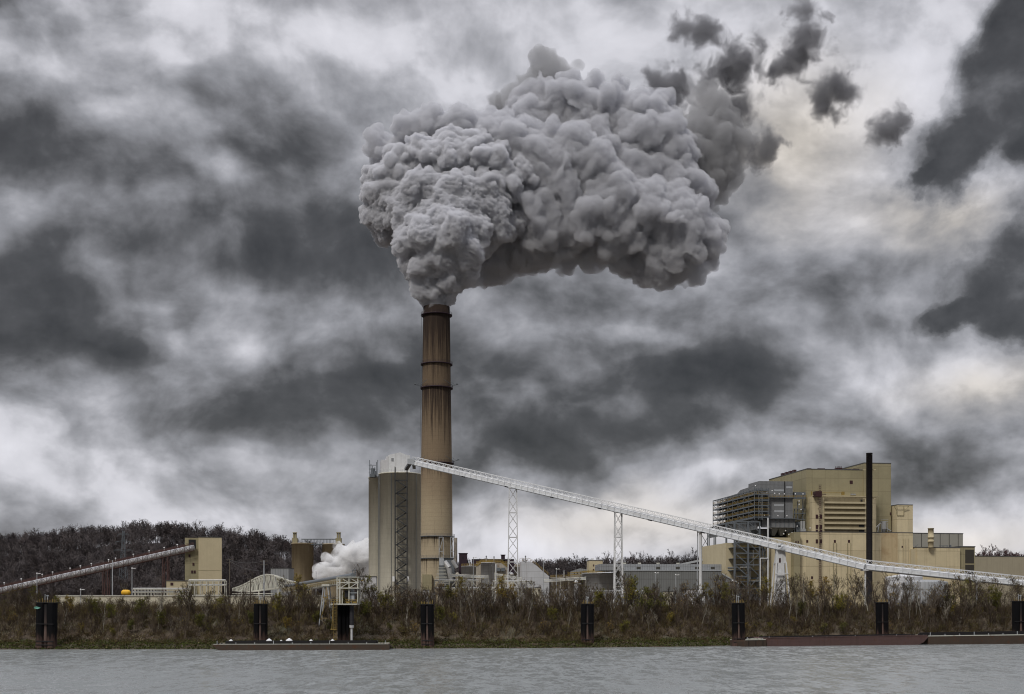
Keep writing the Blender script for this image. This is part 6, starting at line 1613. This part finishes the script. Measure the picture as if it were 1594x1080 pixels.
def scrub():
    """the undergrowth nobody could count: brown brush and leaf clumps over the whole bank"""
    r = np.random.default_rng(5)
    n = 6500; x = r.uniform(-150, 190, n); t = 1.5 + 40 * r.uniform(0, 1, n) ** .9
    y = shore(x) + t; z = height(x, y)
    hs = np.clip(r.normal(1.2, .5, n), .4, 2.8) * np.interp(t, [0, 5, 12, 25, 40], [.4, .6, .95, 1.35, 1.2]); w = (hs * .5 + 1.1) * r.uniform(.8, 1.5, n)
    m = 48; patch = np.array([mnoise.noise(Vector((a * .09, b * .12, 0))) for a, b in zip(x, t)])
    base = np.clip(.52 + .5 * patch + r.normal(0, .15, n) + np.interp(t, [0, 4, 7, 12, 18, 34], [-.1, 0, .22, .2, -.05, -.14]), 0.02, .92)
    C = r.normal(0, 1, (n, m, 3)); C /= np.linalg.norm(C, axis=2, keepdims=True); C *= r.uniform(.25, 1, (n, m, 1)) ** .5
    C = C * np.stack([w * .55, w * .55, hs * .5], -1)[:, None] + np.stack([x, y, z + hs * .5], -1)[:, None]
    V, Q = leaf_quads(C.reshape(-1, 3), .105, r); tint = np.clip(np.repeat(base, m) + r.normal(0, .10, n * m), 0, 1)
    # thin stems
    k = 16; a = r.uniform(0, 6.28, (n, k)); q0 = np.stack([x, y, z], -1)[:, None] + np.stack([np.cos(a) * w[:, None] * .15, np.sin(a) * w[:, None] * .15, 0 * a], -1)
    q1 = q0 + np.stack([np.cos(a) * w[:, None] * r.uniform(.1, .8, (n, k)), np.sin(a) * w[:, None] * .5, hs[:, None] * r.uniform(.7, 1.45, (n, k))], -1)
    segs = list(zip(q0.reshape(-1, 3), q1.reshape(-1, 3), np.full(n * k, .03), np.full(n * k, .01), np.ones(n * k)))
    SV, SQ = seg_mesh(segs, 2, .02)
    saplings()
    o = fast_mesh('undergrowth', np.concatenate([V, SV]), np.concatenate([Q, SQ + len(V)]), M['scrub'], tint=np.concatenate([tint, r.uniform(.55, 1.0, len(SQ))])); stuff(o); tag(o, 'tangled brown and olive undergrowth covering the riverbank', 'undergrowth')
    # grass fringe at the water's edge
    n = 60000; x = r.uniform(-150, 190, n); t = 9 * r.uniform(0, 1, n) ** 1.3 + .1 + .8 * np.array([mnoise.noise(Vector((a * .3, 0, 0))) for a in x]); y = shore(x) + t; z = height(x, y) + .12
    C = np.stack([x, y, z + r.uniform(0, .35, n)], -1); V, Q = leaf_quads(C, .17, r)
    o = fast_mesh('bank_grass', V, Q, M['grass'], tint=np.clip(r.normal(.4, .22, n) - .1, 0, 1)); stuff(o); tag(o, 'ragged green grass fringe along the waterline', 'grass')
scrub()

def forest():
    r = np.random.default_rng(21); T = []
    for k in range(7):
        segs, tips = grow(r, 14, 1.15, 11, 6, 3 if k % 2 else 2, up=.3)
        a = [s for s in segs if s[4] == 0]; b = [s for s in segs if s[4] > 0]
        V1, Q1 = seg_mesh(a, 4, .15); V2, Q2 = seg_mesh(b, 2, .10); T.append((np.concatenate([V1, V2]), np.concatenate([Q1, Q2 + len(V1)]), len(Q1)))
    def scatter(name, label, n, pxr, depth, seed, mat, smin=.75, smax=1.15, keep=None):
        r = np.random.default_rng(seed); VV, QQ, TT, off = [], [], [], 0
        px = r.uniform(*pxr, n); f = r.uniform(0, 1, n); y0 = foot((px - HX) / FPX * 850) - 25; y = y0 + (1030 - y0) * f; 
        if depth: y = r.uniform(*depth, n)
        x = Xp(px, y); z = height(x, y) - .6
        for i in range(n):
            V, Q, nt = T[int(r.integers(0, 7))]; a = r.uniform(0, 6.28); s = r.uniform(smin, smax); c, sn = math.cos(a) * s, math.sin(a) * s
            W = np.stack([V[:, 0] * c - V[:, 1] * sn + x[i], V[:, 0] * sn + V[:, 1] * c + y[i], V[:, 2] * s * r.uniform(.9, 1.1) + z[i]], -1)
            VV.append(W); QQ.append(Q + off); off += len(V); b = np.clip(r.normal(.4, .13), 0, .8); pale = 1.0 if r.uniform() < .11 else b
            tt = np.clip(b + r.normal(0, .06, len(Q)), 0, .85); tt[:nt] = pale; TT.append(tt)
        o = fast_mesh(name, np.concatenate(VV), np.concatenate(QQ), M[mat], tint=np.concatenate(TT)); stuff(o); tag(o, label, 'wood'); return o
    scatter('hillside_wood', 'dense leafless wood covering the hill on the left', 2700, (-30, 640), None, 1, 'twig_far')
    scatter('far_wood', 'low line of leafless woodland behind the plant and tanks', 1300, (600, 1200), (880, 1020), 2, 'twig_far', .8, 1.05)
    scatter('far_wood', 'leafless woodland behind the warehouse at the far right', 340, (1480, 1640), (900, 1015), 3, 'twig_maroon', .8, 1.1)
    # trees one can tell apart against the sky
    r = np.random.default_rng(8); protos_ = []
    for k in range(3):
        segs, tips = grow(r, 15, 1.0, 11, 6, 3, up=.4); t = thing('hill_tree', 'leafless tree', 'tree', (0, 0, 0), 'skyline trees')
        a = [s for s in segs if s[4] <= 1]; b = [s for s in segs if s[4] > 1]
        V, Q = seg_mesh(a, 5, .10); fast_mesh('trunk', V, Q, M['twig_far'], t, tint=np.full(len(Q), .5)); V, Q = seg_mesh(b, 3, .06); fast_mesh('crown', V, Q, M['twig_far' if k else 'twig_maroon'], t, tint=r.uniform(.2, .8, len(Q))); protos_.append(t)
    spots = [(98, 830, 'round-topped leafless tree where the wooded skyline starts to rise'), (112, 826, 'leafless tree on the skyline just right of the first rise'), (134, 825, 'leafless tree on the skyline left of the power pylon'), (158, 822, 'leafless skyline tree between the first rise and the pylon'), (206, 819, 'tall leafless tree on the hilltop just right of the pylon'), (222, 820, 'leafless hilltop tree midway between pylon and tan tower'),
             (243, 819, 'leafless hilltop tree right of the middle of the ridge'), (268, 822, 'leafless skyline tree a little left of the tan tower'), (285, 824, 'leafless skyline tree touching the left side of the tan tower'), (314, 816, 'tallest fan-shaped leafless tree, above the tan tower roof'), (335, 820, 'fan-shaped leafless tree above the tan tower right corner'), (368, 826, 'leafless skyline tree right of the tan tower'), (384, 829, 'leafless skyline tree above the dark utility pole'), (400, 831, 'broad leafless tree on the falling ridge left of the brown silos'), (432, 838, 'reddish leafless tree on the ridge near the brown silos'), (446, 842, 'reddish leafless tree touching the left brown silo'),
             (903, 868, 'leafless tree on the far skyline left of the small tan block'), (940, 864, 'leafless far tree right of the small tan block'), (985, 862, 'dark reddish tree behind the shed right of the halfway trestle'), (998, 864, 'leafless far tree above the left part of the long shed'), (1018, 868, 'small leafless tree above the long shed ridge'), (1032, 868, 'leafless far tree above the middle of the long shed'), (1052, 862, 'spreading leafless tree above the right part of the long shed'), (1072, 866, 'leafless far tree left of the pipe bridge'), (1088, 860, 'leafless far tree beside the stout white column'), (1120, 858, 'leafless tree seen through the steel gantry'),
             (1532, 852, 'dark reddish tree standing above the warehouse roof'), (1543, 850, 'tallest dark reddish tree above the warehouse'), (1556, 856, 'rounded reddish tree right of the tallest one above the warehouse'), (1570, 860, 'low leafless tree at the right end of the warehouse skyline')]
    for i, (px, pyt, lb) in enumerate(spots):
        y = 985 + (i % 3) * 8; x = Xp(px, y); z = float(height(np.array(x), np.array(y))) - .5; s = max(.5, min(1.5, (Zp(pyt, y) - z) / 15.2)); k = 0 if 'reddish' in lb else 1 + i % 2; pr = protos_[k]
        if pr['label'] == 'leafless tree': pr.location = (x, y, z); pr.scale = (s, s, s); pr['label'] = lb
        else: dup(pr, (x, y, z), r.uniform(0, 6), (s, s, s), lb, 'skyline trees')
    # white-barked trees at the foot of the hill
    pal = None
    for px, pyb, y, s, lb in ((34, 900, 770, 1.1, 'white-barked tree at the foot of the wood on the far left'), (10, 893, 775, 1.0, 'white-barked tree touching the left edge of the picture'), (47, 893, 772, .9, 'white-barked tree among the pale trunks at far left'), (196, 905, 700, 1.0, 'pale branching tree behind the right part of the red conveyor'), (88, 900, 760, .9, 'pale bare tree under the middle of the red conveyor'), (255, 875, 800, 1.2, 'pale bare tree above the red conveyor left of the tan tower'), (72, 872, 840, 1.0, 'pale bare tree in the wood above the red conveyor'), (395, 872, 840, 1.1, 'pale bare tree in the wood right of the tan tower')):
        x = Xp(px, y); z = float(height(np.array(x), np.array(y)))
        if pal is None: pal = make_tree('pale_hill_tree', lb, r, 13, .9, (11, 6, 3), 0, 'bark_pale', twigr=.05); pal.children[1].data.materials[0] = M['bark_pale']; pal.location = (x, y, z); pal.scale = (s, s, s); pal['group'] = 'pale trees at the foot of the hill'
        else: dup(pal, (x, y, z), r.uniform(0, 6), (s, s, s), lb, 'pale trees at the foot of the hill')
forest()
# ------------------------------------------------------------------ steam
def blob_mesh(blobs, voxel, seed, sub=14, subr=(.16, .58)):
    """union of many round puffs: every large puff carries a crust of smaller ones"""
    r = np.random.default_rng(seed)
    ico = bpy.data.meshes.new('tmp'); import bmesh
    bm = bmesh.new(); bmesh.ops.create_icosphere(bm, subdivisions=2, radius=1); bm.to_mesh(ico); bm.free()
    IV = np.array([v.co[:] for v in ico.vertices]); IF = np.array([p.vertices[:] for p in ico.polygons])
    VV, FF, off = [], [], 0
    def put(c, rad):
        nonlocal off
        VV.append(IV * rad + c); FF.append(IF + off); off += len(IV)
    for c, rad, sb in blobs:
        put(c, rad)
        for k in range(int(sub * sb)):
            d = r.normal(0, 1, 3); d /= np.linalg.norm(d); d[2] = d[2] * .9 + .05; q = rad * r.uniform(*subr)
            put(c + d * (rad * .97 - q * .30), q)
    V = np.concatenate(VV); F = np.concatenate(FF)
    me = bpy.data.meshes.new('puffs'); me.vertices.add(len(V)); me.vertices.foreach_set('co', V.astype(np.float32).ravel())
    me.loops.add(len(F) * 3); me.loops.foreach_set('vertex_index', F.astype(np.int32).ravel()); me.polygons.add(len(F)); me.polygons.foreach_set('loop_start', np.arange(len(F), dtype=np.int32) * 3); me.update(calc_edges=True)
    o = bpy.data.objects.new('puffs', me); COL.objects.link(o)
    md = o.modifiers.new('r', 'REMESH'); md.mode = 'VOXEL'; md.voxel_size = voxel
    dg = bpy.context.evaluated_depsgraph_get(); ev = o.evaluated_get(dg); out = bpy.data.meshes.new_from_object(ev)
    bpy.data.objects.remove(o); bpy.data.meshes.remove(ico)
    return out
def displace(me, layers, warp=None, voxel=.6):
    """layers: function(pos) -> list of (frequency, amount); outward rounded bumps"""
    n = len(me.vertices); co = np.empty(n * 3); me.vertices.foreach_get('co', co); co = co.reshape(-1, 3)
    nm = np.empty(n * 3); me.vertex_normals.foreach_get('vector', nm); nm = nm.reshape(-1, 3)
    for i in range(n):
        p = Vector(co[i]); tot = 0.0
        if warp: co[i] += np.array(mnoise.turbulence_vector(p * warp[1], 5, False)) * warp[0]; p = Vector(co[i])
        for f, a in layers(p):
            w = Vector((mnoise.noise(p * f * .5), mnoise.noise(p * f * .5 + Vector((9, 3, 1))), mnoise.noise(p * f * .5 + Vector((2, 7, 5))))) * .6
            d = mnoise.voronoi(p * f + w)[0][0]; tot += a * (.62 - 1.15 * d * d)
        co[i] += nm[i] * tot
    me.vertices.foreach_set('co', co.astype(np.float32).ravel()); me.update()
    # a second pass welds folds that the bumps pushed into each other
    o = bpy.data.objects.new('puffs', me); COL.objects.link(o); md = o.modifiers.new('r', 'REMESH'); md.mode = 'VOXEL'; md.voxel_size = voxel
    sm = o.modifiers.new('s', 'SMOOTH'); sm.factor = .5; sm.iterations = 1
    ev = o.evaluated_get(bpy.context.evaluated_depsgraph_get()); out = bpy.data.meshes.new_from_object(ev); bpy.data.objects.remove(o); return out

def steam_mat(name, col, rough=1.0, dens=0.0, sss=True):
    m, N, b, out = newmat(name)
    b.inputs['Base Color'].default_value = C3(col); b.inputs['Roughness'].default_value = 1.0; b.inputs['Specular IOR Level'].default_value = 0.0
    if sss:
        b.inputs['Subsurface Weight'].default_value = 0.35; b.inputs['Subsurface Radius'].default_value = (1.0, 1.0, 1.0); b.inputs['Subsurface Scale'].default_value = 1.2
    pos = N.n('ShaderNodeNewGeometry').outputs['Position']
    v = N.vor(N.v('ADD', pos, N.v('SCALE', N.noise(pos, .5, 3, .6, out='Color'), None, 1.2)), .55, 'SMOOTH_F1'); v2 = N.noise(pos, .9, 6, .6, .4)
    h = N.m('ADD', N.m('MULTIPLY', v, -1.2), N.m('MULTIPLY', v2, .9))
    bp = N.n('ShaderNodeBump'); bp.inputs['Strength'].default_value = .8; bp.inputs['Distance'].default_value = .8
    N.put(bp.inputs['Height'], h); N.put(b.inputs['Normal'], bp.outputs[0])
    return m
def vol_mat(name, col, dens, nscale=None, lo=.4, hi=.6, aniso=0.0, edge=None):
    m = bpy.data.materials.new(name); m.use_nodes = True; nt = m.node_tree; nt.nodes.clear(); N = NT(nt)
    out = N.n('ShaderNodeOutputMaterial'); v = N.n('ShaderNodeVolumePrincipled'); nt.links.new(v.outputs[0], out.inputs[1])
    v.inputs['Color'].default_value = C3(col); v.inputs['Anisotropy'].default_value = aniso
    if nscale:
        tc = N.n('ShaderNodeTexCoord').outputs['Object']; pos = N.n('ShaderNodeNewGeometry').outputs['Position']
        f = N.noise(pos, nscale, 8, .64, .35)
        rr = N.v('LENGTH', tc)
        e = N.mr(rr, 0.1, 1.0, .10, -.20)
        d = N.mr(N.m('ADD', f, e), lo, hi, 0.0, dens, 'SMOOTHSTEP'); N.put(v.inputs['Density'], d)
    else: v.inputs['Density'].default_value = dens
    return m

PY = 700; PS = PY / FPX
def B_(px, py, r, dy=0.0, sb=1.0):
    y = PY + dy; s = y / FPX; return (np.array((Xp(px, y), y, Zp(py, y))), r * s, sb)
def plume():
    # photo column, row, radius in photo pixels, metres nearer (-) or farther (+)
    neck = [(679.5, 474, 19.5, 0, .6), (679, 462, 23, 0), (677, 450, 28, 0), (672, 440, 27, 1), (690, 437, 30, 0), (668, 420, 30, -2), (700, 418, 33, -2), (655, 405, 28, 0), (684, 398, 38, -6), (712, 398, 33, -4),
            (652, 380, 30, -2), (672, 368, 38, -7), (706, 370, 42, -8), (730, 385, 26, -2), (648, 360, 26, 2), (690, 340, 30, -8), (726, 352, 28, -4), (662, 345, 22, -3)]
    tier2 = [(640, 310, 30, 6), (655, 300, 30, 2), (690, 305, 34, 2), (725, 305, 36, 0), (750, 298, 28, 0), (760, 330, 30, 4), (775, 355, 22, 6), (628, 335, 24, 8), (632, 325, 20, 2), (745, 365, 30, 8), (770, 312, 18, 1), (640, 390, 22, 8)]
    tier3 = [(612, 300, 36, 14), (600, 330, 30, 18), (596, 280, 24, 18), (590, 310, 20, 16), (625, 262, 30, 12), (660, 250, 34, 10), (700, 245, 38, 10), (735, 235, 30, 8), (755, 260, 34, 10), (785, 285, 28, 8), (800, 300, 22, 10), (605, 355, 22, 20), (810, 270, 20, 8), (800, 340, 24, 16), (645, 235, 18, 8)]
    body = [(596, 222, 17, 26), (612, 240, 22, 26), (598, 245, 18, 28), (640, 212, 26, 26), (670, 205, 30, 26), (710, 208, 34, 24), (750, 215, 36, 24), (790, 222, 36, 20), (825, 245, 38, 18), (660, 230, 40, 34), (730, 250, 55, 36), (800, 300, 55, 34), (850, 270, 45, 18), (870, 310, 50, 20), (780, 200, 24, 30), (820, 215, 26, 26),
            (790, 380, 38, 34), (768, 412, 26, 36), (820, 385, 36, 28), (760, 432, 15, 36), (845, 350, 45, 20), (850, 395, 26, 26), (882, 385, 32, 26), (905, 345, 45, 18), (890, 240, 42, 22), (920, 270, 42, 20), (945, 310, 42, 16), (915, 390, 24, 28), (940, 372, 34, 22), (965, 345, 38, 18), (925, 230, 34, 30),
            (860, 165, 36, 44), (900, 170, 38, 44), (940, 180, 42, 46), (985, 190, 42, 48), (1020, 205, 38, 46), (855, 200, 45, 50), (920, 215, 45, 48), (985, 235, 52, 44), (1040, 240, 46, 44), (965, 260, 44, 36), (1015, 285, 48, 36), (1055, 285, 40, 36), (820, 160, 25, 50), (840, 185, 30, 46), (880, 145, 22, 50),
            (1000, 345, 50, 26), (1045, 345, 48, 20), (1080, 365, 36, 20), (1060, 390, 40, 22), (1020, 395, 40, 26), (985, 385, 36, 26), (1090, 395, 24, 24), (1000, 420, 18, 28), (1040, 418, 20, 26), (1075, 418, 18, 26), (1098, 350, 17, 22), (1030, 310, 36, 24), (1060, 322, 26, 20), (1105, 378, 14, 22), (960, 400, 20, 28)]
    body += [(1020, 160, 18, 50), (1035, 178, 16, 50), (960, 140, 16, 50), (925, 135, 14, 50), (1085, 300, 22, 40), (1112, 352, 12, 24), (1070, 340, 20, 16), (1035, 435, 10, 26), (1080, 432, 9, 26), (940, 412, 10, 28), (880, 416, 10, 26), (735, 425, 16, 34), (775, 440, 10, 36)]
    back = [(850, 112, 26, 60, .7), (832, 130, 20, 60, .7), (866, 105, 16, 60, .7), (878, 122, 16, 60, .7), (842, 95, 13, 60, .7), (885, 104, 9, 60), (768, 155, 13, 64, .7), (770, 166, 9, 64), (806, 152, 14, 60), (790, 160, 9, 60)]
    dark = [(1110, 180, 30, 70, .8), (1128, 200, 34, 70, .8), (1115, 230, 38, 68, .8), (1142, 225, 26, 70, .8), (1158, 200, 10, 70), (1122, 265, 26, 66, .8), (1148, 250, 14, 68), (1085, 172, 16, 70), (1100, 150, 12, 72), (1100, 260, 34, 66, .8), (1115, 300, 18, 66, .8), (1090, 210, 32, 66, .8), (1108, 320, 9, 66, .8), (1150, 215, 18, 70), (1075, 240, 36, 60, .8)]
    cx = Xp(679.5, PY); zm = Zp(478, PY); root = thing('steam_plume', 'huge billowing steam plume pouring from the chimney and drifting right', 'steam plume', (cx, PY, zm))
    def part(lst, voxel, seed, layers, name, mat, sub=13, wp_=(5.0, .07)):
        me = blob_mesh([B_(*b) for b in lst], voxel, seed, sub); me = displace(me, layers, wp_, voxel * .85)
        me.materials.clear(); me.materials.append(mat); me.polygons.foreach_set('use_smooth', np.ones(len(me.polygons), bool))
        me.transform(Matrix.Translation(-Vector(root.location))); me.name = name
        o = bpy.data.objects.new(name, me); COL.objects.link(o); o.parent = root; return o
    st = vol_mat('dense steam', (0.87, 0.873, 0.897), .9)
    def lay(p):
        d = math.sqrt((p.x - cx) ** 2 + (p.y - PY) ** 2 + (p.z - zm) ** 2)
        k = min(1.0, max(0.15, d / 70)); return ((.45 - .30 * k, .9 + 3.0 * k), (1.0 - .55 * k, .5 + .7 * k), (2.0 - 1.0 * k, .26 + .24 * k))
    part(neck + tier2 + tier3, .5, 1, lay, 'near_billows', st, 15, (3.0, .10))
    part(body, .65, 2, lay, 'main_billows', vol_mat('drifting steam', (0.80, 0.803, 0.828), .34), 13)
    st2 = vol_mat('thin shaded steam', (.60, .60, .61), .15)  # shaded tone of the rear lobes put into a lower albedo
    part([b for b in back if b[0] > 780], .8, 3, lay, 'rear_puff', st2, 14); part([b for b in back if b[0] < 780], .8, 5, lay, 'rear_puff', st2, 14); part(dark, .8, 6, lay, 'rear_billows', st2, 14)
plume()

def vapour():
    m = vol_mat('white vapour', (1, 1, 1), .5, None); N = NT(m.node_tree); v = [n for n in m.node_tree.nodes if n.type == 'PRINCIPLED_VOLUME'][0]
    N.put(v.inputs['Density'], N.mr(N.noise(N.n('ShaderNodeNewGeometry').outputs['Position'], .16, 5, .6), .36, .60, .02, .75, 'SMOOTHSTEP')); return m
def small_steam():
    y = 655; lst = [(505, 889, 14), (525, 885, 16), (545, 880, 17), (562, 878, 18), (570, 862, 16), (555, 865, 18), (538, 870, 15), (520, 875, 13), (497, 893, 9), (560, 890, 16), (540, 892, 14), (520, 894, 11), (570, 890, 15), (575, 875, 15), (548, 855, 10), (530, 858, 8), (568, 850, 10), (512, 870, 8), (524, 850, 6), (576, 850, 10)]
    bl = [(P(px, py, y + 6 * math.sin(i)), r * y / FPX, 1.0) for i, (px, py, r) in enumerate(lst)]
    me = blob_mesh(bl, .5, 4, 12); me = displace(me, lambda p: ((.35, 1.0), (.8, .5)), (1.5, .15), .5)
    me.materials.clear(); me.materials.append(vapour()); me.polygons.foreach_set('use_smooth', np.ones(len(me.polygons), bool))
    _n = me.materials[0]; o = bpy.data.objects.new('steam_cloud', me); COL.objects.link(o); tag(o, 'low white steam cloud drifting between the brown silos and the big silo', 'steam'); rebase(o, P(497, 896, y)); return o
small_steam()
def wisps():
    """torn scraps of old steam: thin volumes broken up by turbulence"""
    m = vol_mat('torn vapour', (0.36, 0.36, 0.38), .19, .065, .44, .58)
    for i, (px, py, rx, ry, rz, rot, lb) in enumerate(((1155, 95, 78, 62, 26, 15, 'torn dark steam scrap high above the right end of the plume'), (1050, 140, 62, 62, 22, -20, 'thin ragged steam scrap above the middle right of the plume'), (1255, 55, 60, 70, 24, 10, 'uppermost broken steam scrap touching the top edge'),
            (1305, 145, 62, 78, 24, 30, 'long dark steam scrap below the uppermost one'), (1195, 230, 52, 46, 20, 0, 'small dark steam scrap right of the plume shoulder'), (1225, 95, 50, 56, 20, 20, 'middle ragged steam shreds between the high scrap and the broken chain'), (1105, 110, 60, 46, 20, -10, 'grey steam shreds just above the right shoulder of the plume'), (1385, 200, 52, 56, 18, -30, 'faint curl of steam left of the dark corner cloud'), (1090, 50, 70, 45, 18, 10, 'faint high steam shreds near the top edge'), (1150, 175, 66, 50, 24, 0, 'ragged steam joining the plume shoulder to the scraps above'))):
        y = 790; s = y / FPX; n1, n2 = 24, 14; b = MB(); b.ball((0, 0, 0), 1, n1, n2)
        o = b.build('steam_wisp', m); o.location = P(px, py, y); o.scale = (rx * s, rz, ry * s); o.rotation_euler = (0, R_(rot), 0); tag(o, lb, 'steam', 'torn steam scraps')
wisps()
